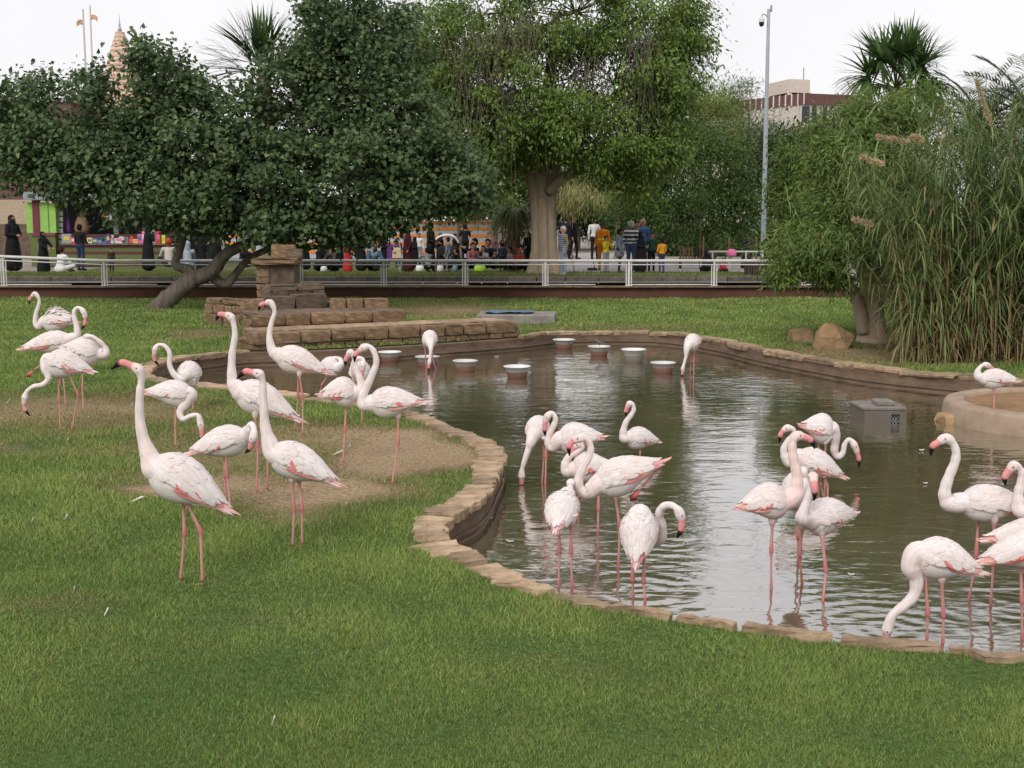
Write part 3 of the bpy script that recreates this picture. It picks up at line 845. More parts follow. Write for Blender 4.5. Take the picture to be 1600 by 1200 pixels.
# ------------------------------------------------------------------ vegetation
def nrm(v): return v / (np.linalg.norm(v, axis=1)[:, None] + 1e-9)
def leaf_mesh(C, D, Nn, ln, wd, shape='diamond'):
    """leaves at C pointing along D with face normal Nn"""
    D = nrm(D); S = nrm(np.cross(D, Nn)); Nn = np.cross(S, D)
    ln, wd = ln[:, None], wd[:, None]
    if shape == 'diamond':
        v = [C, C + D * ln * .45 + S * wd * .5 + Nn * wd * .15, C + D * ln, C + D * ln * .45 - S * wd * .5 + Nn * wd * .15]
        f = A([[0, 1, 2], [0, 2, 3]]); k = 4
    else:                                                   # heart
        v = [C, C - D * ln * .12 + S * wd * .38, C + D * ln * .35 + S * wd * .55 + Nn * wd * .16, C + D * ln - Nn * ln * .12, C + D * ln * .35 - S * wd * .55 + Nn * wd * .16, C - D * ln * .12 - S * wd * .38]
        f = A([[0, 1, 2], [0, 2, 3], [0, 3, 4], [0, 4, 5]]); k = 6
    V = np.stack(v, 1).reshape(-1, 3)
    F = (f[None] + (np.arange(len(C)) * k)[:, None, None]).reshape(-1, 3)
    return V, F, k

def sph(n):
    v = rng.normal(size=(n, 3))
    return nrm(v)

def clumps_of(lobes, per_m2, clump_r, shell=0.45):
    """lobes: (centre xyz, radii xyz) -> clump centres and owning lobe index"""
    Cs, own = [], []
    for i, (c, r) in enumerate(lobes):
        area = 4 * math.pi * ((r[0] * r[1]) ** 1.6 / 3 + (r[0] * r[2]) ** 1.6 / 3 + (r[1] * r[2]) ** 1.6 / 3) ** (1 / 1.6)
        n = max(4, int(area * per_m2))
        d = sph(n); u = rng.uniform(shell, 1.0, (n, 1)) ** 0.7
        Cs.append(c + d * u * A(r)); own += [i] * n
    return np.vstack(Cs), A(own)

def make_tree(name, label, cat, base, trunk_paths, lobes_px, Y, leaf, n_leaf, cols, mat='leaf', bark='bark', clump_m2=1.6, clump_r=0.42, group=None,
              shape='diamond', droop=0.3, twig_r=0.012, hang=None, depth_r=None, light=None, ysq=1.0, limb_r=0.06):
    """trunk_paths: list of [(px,py,dd,radius)...]; lobes_px: (px,py,rx,ry[,dd[,rd]])"""
    base = A(base, float)
    root = empty(name, base, label, cat, group)
    m = MB(); tw_ = MB(); tips = []
    for path in trunk_paths:
        P = A([[*at(p[0], p[1], Y + p[2]), p[3]] for p in path]); P[:, :3] -= base
        Q = catmull(P, 5)
        jit = rng.normal(0, 0.02, (len(Q), 3)) * Q[:, 3:4] * 2
        m.tube(Q[:, :3] + jit, np.clip(Q[:, 3], .01, 9), 10)
        tips += [Q[k, :3] for k in range(len(Q) // 2, len(Q))]
    lobes = []
    for lb in lobes_px:
        dd = lb[4] if len(lb) > 4 else 0
        c = at(lb[0], lb[1], Y + dd) - base
        rx_, rz_ = lb[2] * mpp(Y + dd), lb[3] * mpp(Y + dd)
        rd = lb[5] if len(lb) > 5 else (depth_r or (rx_ + rz_) / 2)
        lobes.append((c, A([rx_, rd, rz_])))
    CC, own = clumps_of(lobes, clump_m2, clump_r)
    # limbs to lobes and twigs to clumps
    tp = A(tips) if tips else A([[0, 0, 0.]])
    for c, r in lobes:
        k = np.argmin(np.linalg.norm(tp - c, axis=1)); s_ = tp[k]
        mid = (s_ + c) / 2 + A([0, 0, -.12 * np.linalg.norm(c - s_)]) + rng.normal(0, .08, 3)
        Ln = np.linalg.norm(c - s_)
        tw_.tube(catmull(A([s_, mid, c]), 4), np.linspace(min(limb_r, .03 + Ln * .02), .02, 9), 6)
    sel = rng.permutation(len(CC))[:min(len(CC), 420)]
    for k in sel:
        c0 = lobes[own[k]][0]; e = CC[k]
        mid = (c0 + e) / 2 + rng.normal(0, .07, 3)
        tw_.tube([c0, mid, e], [twig_r * 1.6, twig_r, twig_r * .5], 4, cap=False)
    hg_ = MB()
    if hang:                                                # bare hanging aerial twigs
        for (px, py, n, spread, lo, hi) in hang:
            for _ in range(n):
                p = at(px + R.gauss(0, spread), py + R.gauss(0, 12), Y - (depth_r or 1.5) * R.uniform(.75, 1.1)) - base
                ln = R.uniform(lo, hi); dx = R.uniform(-.25, .25)
                pts = [p, p + A([dx * .4 * ln, 0, -.25 * ln]), p + A([dx * ln * .8, R.uniform(-.1, .1), -.6 * ln]), p + A([dx * ln, R.uniform(-.1, .1), -ln])]
                hg_.tube(catmull(A(pts), 3), np.linspace(.014, .005, 10), 4, cap=False)
    m.build('trunk', M[bark], root, smooth=True)
    if hang: hg_.build('hanging_twigs', M['bark'], root)['kind'] = 'stuff'
    tw_.build('branches', M['twig'], root, smooth=True)
    # leaves
    idx = rng.integers(0, len(CC), n_leaf)
    off = rng.normal(0, 1, (n_leaf, 3)) * clump_r * rng.uniform(.4, 1.0, (len(CC), 1))[idx] * A([1, 1, .75])
    P = CC[idx] + off
    outw = nrm(off + 0.4 * (CC[idx] - A([l[0] for l in lobes])[own[idx]]))
    D = nrm(outw * 0.7 + rng.normal(0, .6, (n_leaf, 3)) + A([0, 0, -droop]))
    Nn = nrm(outw * 0.5 + rng.normal(0, .45, (n_leaf, 3)) + A([0, -.25, 0.8]))
    ln = leaf[0] * rng.uniform(.5, 1.4, n_leaf); wd = leaf[1] * rng.uniform(.7, 1.2, n_leaf)
    V, F, k = leaf_mesh(P, D, Nn, ln, wd, shape)
    t = rng.random((n_leaf, 1)); ct = rng.random((len(CC), 1))[idx]
    c = A(cols[0]) * (1 - t) + A(cols[1]) * t
    c = c * (0.75 + 0.5 * ct) * 1.18
    if len(cols) > 2:
        y_ = rng.random((n_leaf, 1)) < 0.06
        c = np.where(y_, A(cols[2]), c)
    o = mesh_np('crown', V, F, M[mat], root, col=np.repeat(c, k, 0))
    o['kind'] = 'stuff'
    return root

DARK = [(0.046, 0.080, 0.034), (0.104, 0.155, 0.062), (0.18, 0.22, 0.08)]
# the wide dark hibiscus tree that leans over the railing
b0 = on_z(262, 484)
make_tree('hibiscus_tree', 'wide dark leaning tree with heart shaped leaves and forked trunk before the railing', 'tree', b0,
          [[(242, 488, 0, .26), (268, 462, 0, .24), (300, 438, 0, .22), (330, 425, -.1, .19), (352, 398, -.2, .15), (395, 378, -.2, .12), (450, 372, -.1, .09), (520, 352, 0, .06), (590, 320, 0, .04)],
           [(268, 462, .05, .2), (292, 436, .05, .17), (296, 422, .05, .13), (274, 414, .05, .11), (281, 390, .05, .10), (290, 350, .1, .09), (285, 300, .2, .06), (220, 250, .2, .04)],
           [(330, 430, .1, .15), (352, 445, .1, .12), (368, 428, .2, .10), (392, 402, .3, .09), (440, 386, .4, .08), (520, 385, .6, .06), (600, 360, .6, .04)],
           [(395, 378, -.2, .09), (430, 340, -.3, .08), (450, 280, -.3, .06), (470, 200, -.3, .04)]],
          [(60, 215, 75, 60, .5), (140, 245, 100, 65, 0), (50, 255, 80, 40, .6), (190, 215, 80, 65, .2), (250, 195, 50, 60, .5), (300, 230, 90, 110, 0), (230, 300, 120, 55, -.2), (330, 310, 90, 60, -.5),
           (390, 205, 95, 78, .3), (475, 175, 100, 100, .3), (560, 140, 95, 125, .4), (430, 285, 110, 80, -.8), (530, 270, 120, 90, -.8), (620, 210, 90, 110, 0), (660, 270, 85, 65, -.2), (715, 275, 55, 45, 0),
           (600, 312, 100, 36, -.3), (480, 345, 100, 28, -.4), (565, 350, 55, 20, -.2), (425, 352, 40, 16, -.3), (700, 305, 60, 26, .2), (330, 338, 60, 18, -.2), (520, 50, 60, 50, .8), (600, 60, 65, 60, .7), (485, 100, 30, 40, .8), (500, 5, 14, 25, .6), (560, 0, 12, 25, .6), (15, 160, 35, 30, .6), (150, 140, 14, 35, .4), (232, 105, 8, 40, .4), (268, 115, 8, 35, .4), (62, 140, 10, 25, .4), (300, 150, 25, 20, .4)],
          b0[1], (0.115, 0.105), 88000, DARK, 'leaf_glossy', 'bark', 2.0, 0.33, shape='heart', droop=.35, depth_r=1.6, limb_r=.07)
# the big fig by the railing, middle of the view
fY = 42.3
fb = A([(848 - 800) / FPX * fY, fY, .57])
make_tree('fig_tree', 'tall green fig tree with fluted pale trunk in the middle of the view', 'tree', fb,
          [[(850, 452, 0, .5), (850, 432, 0, .38), (850, 405, 0, .30), (850, 370, 0, .28), (848, 330, 0, .26), (846, 290, 0, .26), (850, 220, 0, .3), (860, 120, 0, .2), (870, 20, 0, .12)],
           [(833, 444, -.2, .34), (839, 400, -.15, .23), (840, 350, -.1, .20), (834, 300, 0, .19), (822, 250, .1, .18), (790, 180, .2, .12), (750, 100, .3, .07)],
           [(867, 444, -.2, .34), (861, 400, -.15, .23), (860, 350, -.1, .20), (862, 300, 0, .19), (872, 250, 0, .18), (930, 180, 0, .14), (1000, 110, .1, .08)],
           [(856, 300, -.2, .16), (880, 278, -.4, .17), (915, 262, -.5, .12), (960, 230, -.5, .08)],
           [(850, 446, -.40, .30), (850, 400, -.30, .17), (848, 350, -.22, .2), (846, 310, -.1, .18)]],
          [(700, 60, 75, 90, 0), (790, 20, 110, 80, 0), (900, 20, 120, 80, -.3), (1000, 30, 95, 80, 0), (1060, 70, 50, 70, 0), (760, 130, 95, 90, -.4), (860, 130, 110, 100, -1.2), (960, 130, 105, 95, -.8), (1040, 130, 60, 70, -.2),
           (790, 200, 80, 60, -.8), (900, 195, 95, 60, -1.2), (985, 210, 75, 65, -.6), (1050, 185, 50, 50, 0), (740, 195, 60, 60, 0), (835, 250, 30, 22, .9), (925, 255, 40, 22, -1.0), (985, 262, 45, 34, -.5), (765, 262, 40, 30, -.4), (1035, 240, 35, 30, 0), (745, 290, 20, 16, 0), (1000, 300, 18, 14, 0), (690, 130, 50, 70, .5), (1080, 40, 22, 45, 0), (780, 262, 30, 30, .4)],
          fY, (0.16, 0.072), 90000, [(0.060, 0.112, 0.020), (0.135, 0.195, 0.038), (0.22, 0.24, 0.055)], 'leaf_glossy', 'bark_pale', 1.0, 0.40, droop=.9, depth_r=2.2, limb_r=.13,
          hang=[(765, 60, 70, 32, 1.5, 4.2), (810, 30, 40, 25, 1.2, 3.6), (925, 90, 24, 18, 1, 2.4), (1010, 60, 36, 14, 1.2, 3.2)])

def bush_tree(name, label, px, Y, lobes, leaf, n, cols, trunk_w=.16, base_py=None, cat='tree', **kw):
    b = A([(px - 800) / FPX * Y, Y, UP_Z])
    by = 350 + (CAM_H - UP_Z) / Y * FPX
    top = min(l[1] for l in lobes)
    tp = [[(px, by + 4, 0, trunk_w * 1.3), (px + 4, by - 20, 0, trunk_w), (px + 2, (by + top) / 2, 0, trunk_w * .8), (px, top + 20, 0, trunk_w * .3)]]
    return make_tree(name, label, cat, b, tp, lobes, Y, leaf, n, cols, **kw)
MID = [(0.035, 0.075, 0.018), (0.085, 0.140, 0.032)]
bush_tree('shade_tree', 'dense dark green rounded tree behind the man in the striped shirt', 1010, 56, [(1000, 300, 55, 60, 0), (1040, 290, 60, 70, 0), (985, 340, 40, 40, 0), (1030, 345, 55, 40, -.5), (1010, 250, 45, 40, .5)],
          (.16, .08), 13000, MID, clump_m2=1.0, clump_r=.5, droop=.4, group='park trees beyond the path')
bush_tree('shade_tree', 'broad dense green tree behind the wooden stakes and sapling', 1110, 54, [(1085, 270, 60, 60, 0), (1140, 275, 55, 65, 0), (1080, 335, 55, 45, -.5), (1130, 340, 50, 42, -.5), (1150, 320, 35, 55, 0), (1110, 235, 50, 35, .5)],
          (.16, .08), 15000, MID, clump_m2=1.0, clump_r=.5, droop=.4, group='park trees beyond the path')
bush_tree('feathery_tree', 'yellow green feathery tree between the fig and the lamp post', 1090, 70, [(1040, 200, 70, 60, 0), (1100, 190, 60, 55, 0), (1130, 170, 50, 45, 1), (1080, 235, 90, 35, -1), (1000, 250, 60, 35, 0)],
          (.22, .06), 14000, [(0.085, 0.13, 0.022), (0.17, 0.21, 0.045)], clump_m2=.8, clump_r=.6, droop=.9, group='park trees beyond the path')
bush_tree('feathery_tree', 'grey green thorny tree below the flat roofed building', 1170, 95, [(1110, 148, 48, 30, 0), (1152, 160, 45, 32, 0), (1215, 225, 55, 18, 0), (1140, 205, 80, 26, -2), (1180, 225, 70, 25, -2), (1250, 230, 60, 20, 0)],
          (.35, .06), 14000, [(0.06, 0.09, 0.035), (0.12, 0.16, 0.07)], clump_m2=.35, clump_r=.9, droop=.2, group='park trees beyond the path')
bush_tree('weeping_tree', 'pale weeping tree with crooked trunk beside the fig trunk', 962, 60, [(915, 285, 40, 25, 0), (950, 295, 38, 25, 0), (930, 310, 55, 16, -.5), (895, 310, 25, 18, 0)],
          (.38, .035), 6000, [(0.16, 0.17, 0.06), (0.28, 0.26, 0.11)], trunk_w=.14, clump_m2=1.0, clump_r=.4, droop=2.5, bark='bark_pale', group='park trees beyond the path')
for lab, px, lobes, n, Y in (('dark hedge-like tree beyond the fig trunk and the walkers', 900, [(880, 280, 60, 60, 0), (910, 310, 60, 40, 0), (960, 310, 60, 45, 0), (860, 320, 50, 30, 0)], 9000, 84),
                          ('dark tree behind the weeping tree and the orange workman', 950, [(985, 330, 70, 45, 0), (940, 330, 50, 40, 0), (960, 270, 60, 40, 0), (900, 260, 60, 40, 2)], 9000, 90),
                          ('dark green tree closing the view behind the lamp post', 1190, [(1200, 280, 55, 60, 0), (1180, 240, 60, 40, 0), (1230, 300, 60, 60, 0), (1250, 240, 60, 40, 0), (1290, 270, 70, 80, 0)], 12000, 80)):
    bush_tree('shade_tree', lab, px, Y, lobes, (.3, .15), n, [(0.022, 0.042, 0.014), (0.055, 0.085, 0.026)], clump_m2=.5, clump_r=.8, group='park trees beyond the path')
bush_tree('shade_tree', 'loose green tree behind the fig crown and over the striped wall', 715, 64, [(690, 300, 70, 40, 0), (740, 310, 60, 35, 0), (770, 330, 40, 35, -.5), (700, 240, 80, 70, 1), (640, 300, 50, 60, 1), (640, 60, 60, 60, 1), (660, 140, 60, 90, 1)],
          (.22, .1), 15000, [(0.06, 0.10, 0.022), (0.13, 0.17, 0.04)], clump_m2=.8, clump_r=.6, droop=.8, group='park trees beyond the path')
for lab, px, lobes in (('clipped dark shrub beyond the path behind the wooden bench', 1075, [(1060, 385, 30, 22, 0), (1095, 380, 30, 26, 0)]), ('clipped dark shrub behind the pink bucket', 1150, [(1130, 375, 30, 26, 0), (1165, 372, 30, 26, 0)]),
                       ('clipped dark shrub behind the lamp post foot', 1210, [(1200, 375, 30, 28, 0), (1240, 372, 36, 30, 0)]), ('dark shrub behind the person in white shirt', 930, [(900, 345, 40, 28, 0), (945, 350, 40, 26, 0), (985, 352, 40, 26, 0)]),
                       ('dark shrub far behind the blue shirted person', 1030, [(1020, 352, 45, 28, 0), (1060, 350, 40, 26, 0)])):
    bush_tree('shrub', lab, px, 70 if px > 1000 and px != 1030 else 88, lobes, (.25, .13), 4500, [(0.03, 0.055, 0.018), (0.075, 0.115, 0.035)], cat='shrub', trunk_w=.08, clump_m2=1.0, clump_r=.45, group='shrubs beyond the path')
bush_tree('feathery_tree', 'fresh green tree behind the railing between lamp post and acacia', 1255, 47, [(1260, 238, 45, 28, 0), (1225, 275, 26, 30, 0), (1270, 270, 45, 45, 0), (1230, 315, 34, 34, -.3), (1275, 330, 45, 40, 0), (1240, 365, 38, 24, 0), (1310, 205, 30, 22, .4), (1310, 250, 50, 40, .5)],
          (.18, .06), 16000, [(0.06, 0.10, 0.022), (0.13, 0.18, 0.042)], clump_m2=1.6, clump_r=.36, droop=.6, group='park trees beyond the path')
bush_tree('shade_tree', 'dark green tree behind the palm with the dry frond skirt', 770, 76, [(750, 270, 60, 50, 0), (800, 290, 50, 45, 0), (720, 310, 50, 30, 0), (815, 325, 40, 28, 0), (830, 250, 40, 40, 0)],
          (.28, .14), 11000, [(0.035, 0.062, 0.018), (0.085, 0.12, 0.035)], clump_m2=.6, clump_r=.7, group='park trees beyond the path')
# pale green tree with stout trunk by the pond
tY = on_z(1358, 533)[1]
make_tree('acacia_tree', 'bright green small leaved tree with stout pale trunk by the boulders', 'tree', on_z(1358, 533),
          [[(1362, 540, 0, .33), (1360, 515, 0, .24), (1362, 480, 0, .21), (1358, 440, 0, .19), (1350, 400, 0, .2), (1345, 330, 0, .13), (1340, 240, 0, .07)],
           [(1376, 540, -.1, .19), (1372, 500, -.1, .14), (1373, 450, -.08, .12), (1385, 400, 0, .12), (1395, 330, .1, .08)],
           [(1352, 520, -.1, .15), (1340, 470, -.15, .12), (1325, 440, -.2, .10), (1305, 400, -.2, .08), (1270, 350, -.2, .05)]],
          [(1318, 205, 45, 35, .4), (1370, 180, 50, 30, .5), (1295, 250, 28, 30, .2), (1335, 255, 55, 45, -.2), (1390, 240, 50, 50, .2), (1290, 310, 28, 35, 0), (1330, 320, 55, 45, -.5), (1375, 330, 50, 60, -.4), (1262, 372, 28, 22, -.2),
           (1300, 380, 50, 28, -.6), (1350, 375, 45, 30, .5), (1262, 405, 34, 18, -.4), (1222, 422, 14, 20, -.3), (1235, 395, 18, 16, -.3), (1230, 385, 22, 25, -.2), (1400, 390, 40, 50, -.2), (1300, 430, 26, 14, -.5), (1420, 170, 50, 40, .6), (1435, 270, 28, 55, .9), (1445, 350, 25, 45, 1.0)],
          tY, (0.12, 0.034), 52000, [(0.070, 0.120, 0.026), (0.150, 0.210, 0.050), (0.20, 0.24, 0.06)], 'leaf', 'bark_grey', 4.2, 0.21, droop=.5, depth_r=1.1, limb_r=.05)

# ------------------------------------------------------------------ giant reeds at the pond edge
def strips(P0, D0, ln, wd, droop, nseg=5, cols=None):
    """arched ribbon leaves: base P0, start direction D0; returns V,F,C"""
    n = len(P0); D0 = nrm(D0)
    side = nrm(np.cross(D0, A([0, 0, 1.0])) + 1e-6)
    V = []
    p = P0.copy(); d = D0.copy()
    for k in range(nseg + 1):
        t = k / nseg
        w = wd * (1 - t) ** .7 * min(1, .5 + 2 * t) * .5
        V.append(p - side * w[:, None]); V.append(p + side * w[:, None])
        d = nrm(d + A([0, 0, -1.0]) * (droop / nseg)[:, None])
        p = p + d * (ln / nseg)[:, None]
    V = np.stack(V, 1); m = 2 * (nseg + 1)
    f = A([[2 * k, 2 * k + 1, 2 * k + 3, 2 * k + 2] for k in range(nseg)])
    F = (f[None] + (np.arange(n) * m)[:, None, None]).reshape(-1, 4)
    return V.reshape(-1, 3), F, np.repeat(cols, m, 0) if cols is not None else None
reed_base = on_z(1500, 566)
reed = empty('giant_reeds', reed_base, 'tall clump of grey green giant reeds with straw stems on the pond edge', 'reeds')
LP, LD, LL, LW, LDr, LC = [], [], [], [], [], []
cane = MB(); cane_g = MB()
for k in range(640):
    bx = R.uniform(1412, 1690); by_ = R.uniform(545, 573) if R.random() < .5 else R.uniform(515, 560)
    p = on_z(bx, by_) - reed_base
    if p[1] < -.35: p[1] = -.35
    H = R.uniform(1.9, 4.5) * (0.80 if bx < 1450 else 1)
    lean_x = R.gauss(0, .36) + (-.34 if bx < 1480 else 0) * R.random(); lean_y = R.gauss(-.12, .25)
    q = [p, p + A([lean_x * .25, lean_y * .2, H * .35]), p + A([lean_x * .9, lean_y * .7, H * .7]), p + A([lean_x * 2.0, lean_y * 1.6, H])]
    Q = catmull(A(q), 4)
    cane.tube(Q[:8], np.linspace(.013, .007, 8), 4, cap=False); cane_g.tube(Q[7:], np.linspace(.007, .004, len(Q) - 7), 4, cap=False)
    nl = R.randint(40, 54)
    for j in range(nl):
        t = 1 - .78 * R.random() ** 1.15; i = min(int(t * (len(Q) - 1)), len(Q) - 1)
        a = R.uniform(0, 6.28)
        LP.append(Q[i]); LD.append((math.cos(a), math.sin(a) - .25, R.uniform(-.1, 1.6))); LL.append(R.uniform(.25, .75)); LW.append(R.uniform(.015, .038)); LDr.append(R.uniform(.4, 3.4))
        g_ = R.random(); y_ = R.random() < .09
        LC.append((0.30, 0.26, 0.12) if y_ else (0.085 + .12 * g_, 0.14 + .14 * g_, 0.042 + .055 * g_))
    for j in range(15):                                      # dead leaves hanging round the foot
        t = R.uniform(.02, .42); i = int(t * (len(Q) - 1)); a = R.uniform(0, 6.28)
        LP.append(Q[i] + A([R.gauss(0, .05), R.gauss(0, .05), R.uniform(0, .15)])); LD.append((math.cos(a), math.sin(a), R.uniform(.6, 2.5))); LL.append(R.uniform(.25, .8)); LW.append(R.uniform(.012, .032)); LDr.append(R.uniform(1.5, 4.0))
        g_ = R.random(); LC.append((0.16 + .17 * g_, 0.115 + .12 * g_, 0.055 + .06 * g_))
c = cane.build('stems', M['straw'], reed); c['kind'] = 'stuff'
c = cane_g.build('green_stems', M['olive_board'], reed); c['kind'] = 'stuff'
V, F, C_ = strips(A(LP), A(LD), A(LL), A(LW), A(LDr), 5, A(LC))
o = mesh_np('leaves', V, F, M['reed_leaf'], reed, col=C_); o['kind'] = 'stuff'
for (x0, y0, x1, y1, dd) in ((1548, 195, 1527, 128, -.3), (1375, 214, 1424, 222, -.6), (1350, 246, 1382, 258, -.6), (1338, 343, 1366, 352, -.7), (1430, 214, 1446, 220, -.3)):
    p0, p1 = at(x1 if y0 < y1 + 0 and x1 > x0 else x0, y1 if x1 > x0 else y0, 19 + dd), at(x0 if x1 > x0 else x1, y0 if x1 > x0 else y1, 19 + dd)
    ax = p1 - p0; Ln = np.linalg.norm(ax)
    n = 420
    t = rng.random(n); P = p0 + ax * t[:, None]
    D = nrm(ax / Ln + rng.normal(0, .35, (n, 3)))
    V, F, k = leaf_mesh(P - reed_base, D, sph(n), np.full(n, .09), np.full(n, .012))
    o = mesh_np('plume', V, F, M['plume'], reed)

# ------------------------------------------------------------------ palms
def fan_palm(label, px, py, Y, n_fr, r_leaf, trunk=True, spread=(-.2, 1.25), seed=0, side_only=None, roll=None, fan=2.0, pet_k=.85, els=None):
    r = random.Random(seed)
    top = at(px, py, Y); base = A([top[0], Y, UP_Z])
    root = empty('fan_palm', base, label, 'palm')
    m = MB()
    if trunk:
        h = top[2] - UP_Z
        m.tube([(0, 0, -.05), (.03, 0, h * .3), (0, 0, h * .7), (0, 0, h)], [.3, .24, .22, .26], 12)
        for k in range(60):
            a = k * 2.4; z = h * (.25 + .75 * k / 60)
            m.tube([(.22 * math.cos(a), .22 * math.sin(a), z), (.36 * math.cos(a), .36 * math.sin(a), z + .16)], [.05, .02], 5)
        m.build('trunk', M['palm_bark'], root)
    hh = top - base
    for k in range(n_fr):
        az = 2.399 * k + r.uniform(-.3, .3) if side_only is None else r.uniform(*side_only)
        el = spread[0] + (spread[1] - spread[0]) * ((k + .5) / n_fr) ** .8 + r.uniform(-.1, .1)
        d = A([math.cos(az) * math.cos(el), math.sin(az) * math.cos(el), math.sin(el)])
        if els: el = els[k % len(els)]; az = math.pi + r.uniform(-.15, .15)
        d = A([math.cos(az) * math.cos(el), math.sin(az) * math.cos(el), math.sin(el)])
        pet = r.uniform(.8, 1.1) * r_leaf * pet_k
        hub = hh + d * pet
        nb = 30
        up = unit(np.cross(np.cross(d, [0, 0, 1.0]) + 1e-6, d)); sd = unit(np.cross(d, up))
        rl = r.uniform(-1.1, 1.1) if roll is None else r.gauss(roll, .25)
        sd, up = sd * math.cos(rl) + up * math.sin(rl), up * math.cos(rl) - sd * math.sin(rl)
        LPp, LDd = [], []
        for j in range(nb):
            a = -fan + 2 * fan * j / (nb - 1)
            LPp.append(hub); LDd.append(d * math.cos(a) + sd * math.sin(a) * 1.0 + up * .12 * abs(math.sin(a)))
        n = nb
        V, F, C_ = strips(A(LPp), A(LDd), np.full(n, r_leaf) * rng.uniform(.85, 1.1, n), np.full(n, r_leaf * .10), rng.uniform(.1, .9, n) + (.5 if el < .3 else 0), 4,
                          A([[.065, .115, .035]]) * rng.uniform(.7, 1.5, (n, 1)) + (A([[.08, .06, .02]]) if el < .05 else 0))
        pv, pf = tube_vf([hh, hh + d * pet * .5, hub], [.03, .022, .015], 5)
        pv = A(pv)
        V2 = np.vstack([V, pv]); F2 = [list(f) for f in F] + [[i + len(V) for i in f] for f in pf]
        mesh_np('frond', V2, F2, M['leaf'], root, col=np.vstack([C_, np.tile([[.09, .11, .04]], (len(pv), 1))]))
    return root
fan_palm('fan palm rising behind the bright green acacia', 1400, 138, 48, 22, 1.5, seed=3, spread=(-.35, 1.4))
fan_palm('fan palm showing over the top of the dark leaning tree', 412, 122, 44, 6, 1.9, seed=5, side_only=(2.7, 3.6), roll=1.57, fan=.62, pet_k=.32, els=(.38, 1.25, 1.75, .9, 2.2, 1.5))

def date_palm(label, px, py, Y, n_fr, Ln, seed, cols=((0.13, 0.17, 0.12), (0.22, 0.26, 0.19)), rise=(-.2, 1.35)):
    r = random.Random(seed); top = at(px, py, Y); base = A([top[0], Y, UP_Z if Y > 38 else 0.0])
    root = empty('date_palm', base, label, 'palm'); h = top - base
    MB().tube([(0, 0, -.05), (0, 0, h[2] * .5), (0, 0, h[2])], [.28, .24, .26], 10).build('trunk', M['bark'], root)
    for k in range(n_fr):
        az = 2.399 * k; el = rise[0] + (rise[1] - rise[0]) * (k + .5) / n_fr
        d = A([math.cos(az) * math.cos(el), math.sin(az) * math.cos(el), math.sin(el)])
        P = [h.copy()]; dd = d.copy()
        for s_ in range(8):
            dd = unit(dd + A([0, 0, -.16])); P.append(P[-1] + dd * Ln / 8)
        Q = catmull(A(P), 3); T, S, U = frames(Q)
        n = 2 * 46; ii = (np.linspace(2, len(Q) - 1, 46)).astype(int)
        sd = nrm(np.cross(T[ii], A([0, 0, 1.0])) + 1e-6)
        LPp = np.vstack([Q[ii], Q[ii]]); LDd = np.vstack([sd + T[ii] * .7 + A([0, 0, .35]), -sd + T[ii] * .7 + A([0, 0, .35])])
        V, F, C_ = strips(LPp, LDd, np.full(n, Ln * .2), np.full(n, .085), rng.uniform(.1, .6, n), 2, A(cols[0]) + rng.random((n, 1)) * (A(cols[1]) - A(cols[0])))
        pv, pf = tube_vf(Q, np.linspace(.025, .006, len(Q)), 4)
        V2 = np.vstack([V, pv]); F2 = [list(f) for f in F] + [[i + len(V) for i in f] for f in pf]
        mesh_np('frond', V2, F2, M['palm_leaf'], root, col=np.vstack([C_, np.tile([[.16, .17, .10]], (len(pv), 1))]))
date_palm('grey green date palm beside the fan palm, over the reeds', 1535, 200, 46, 46, 2.6, 4)
date_palm('second grey green date palm partly behind the reeds', 1612, 190, 44, 46, 2.9, 9)
# a short palm with hanging dead fronds between the fig trunk and the dark tree
dp = at(803, 330, 46); dpb = A([dp[0], 46, UP_Z])
root = empty('dead_frond_palm', dpb, 'short palm with a skirt of dry hanging fronds beside the fig trunk', 'palm')
MB().tube([(0, 0, -.05), (0, 0, 1.9)], [.26, .22], 10).build('trunk', M['palm_bark'], root)
n = 240
a = rng.uniform(0, 6.28, n); P = np.c_[.2 * np.cos(a), .2 * np.sin(a), rng.uniform(.5, 2.0, n)]
V, F, C_ = strips(P, np.c_[np.cos(a), np.sin(a), rng.uniform(.1, 1.2, n)], rng.uniform(.6, 1.2, n), np.full(n, .05), rng.uniform(2, 5, n), 5, A([[.22, .16, .09]]) * rng.uniform(.6, 1.3, (n, 1)))
o = mesh_np('fronds', V, F, M['reed_leaf'], root, col=C_); o['kind'] = 'stuff'
n = 420; a = rng.uniform(0, 6.28, n); P = np.c_[.2 * np.cos(a), .2 * np.sin(a), np.full(n, 2.1)] 
V, F, C_ = strips(P, np.c_[np.cos(a), np.sin(a), rng.uniform(.2, 2, n)], rng.uniform(.8, 1.5, n), np.full(n, .045), rng.uniform(2, 4, n), 5, A([[.12, .15, .05]]) * rng.uniform(.6, 1.3, (n, 1)))
o = mesh_np('crown', V, F, M['reed_leaf'], root, col=C_); o['kind'] = 'stuff'

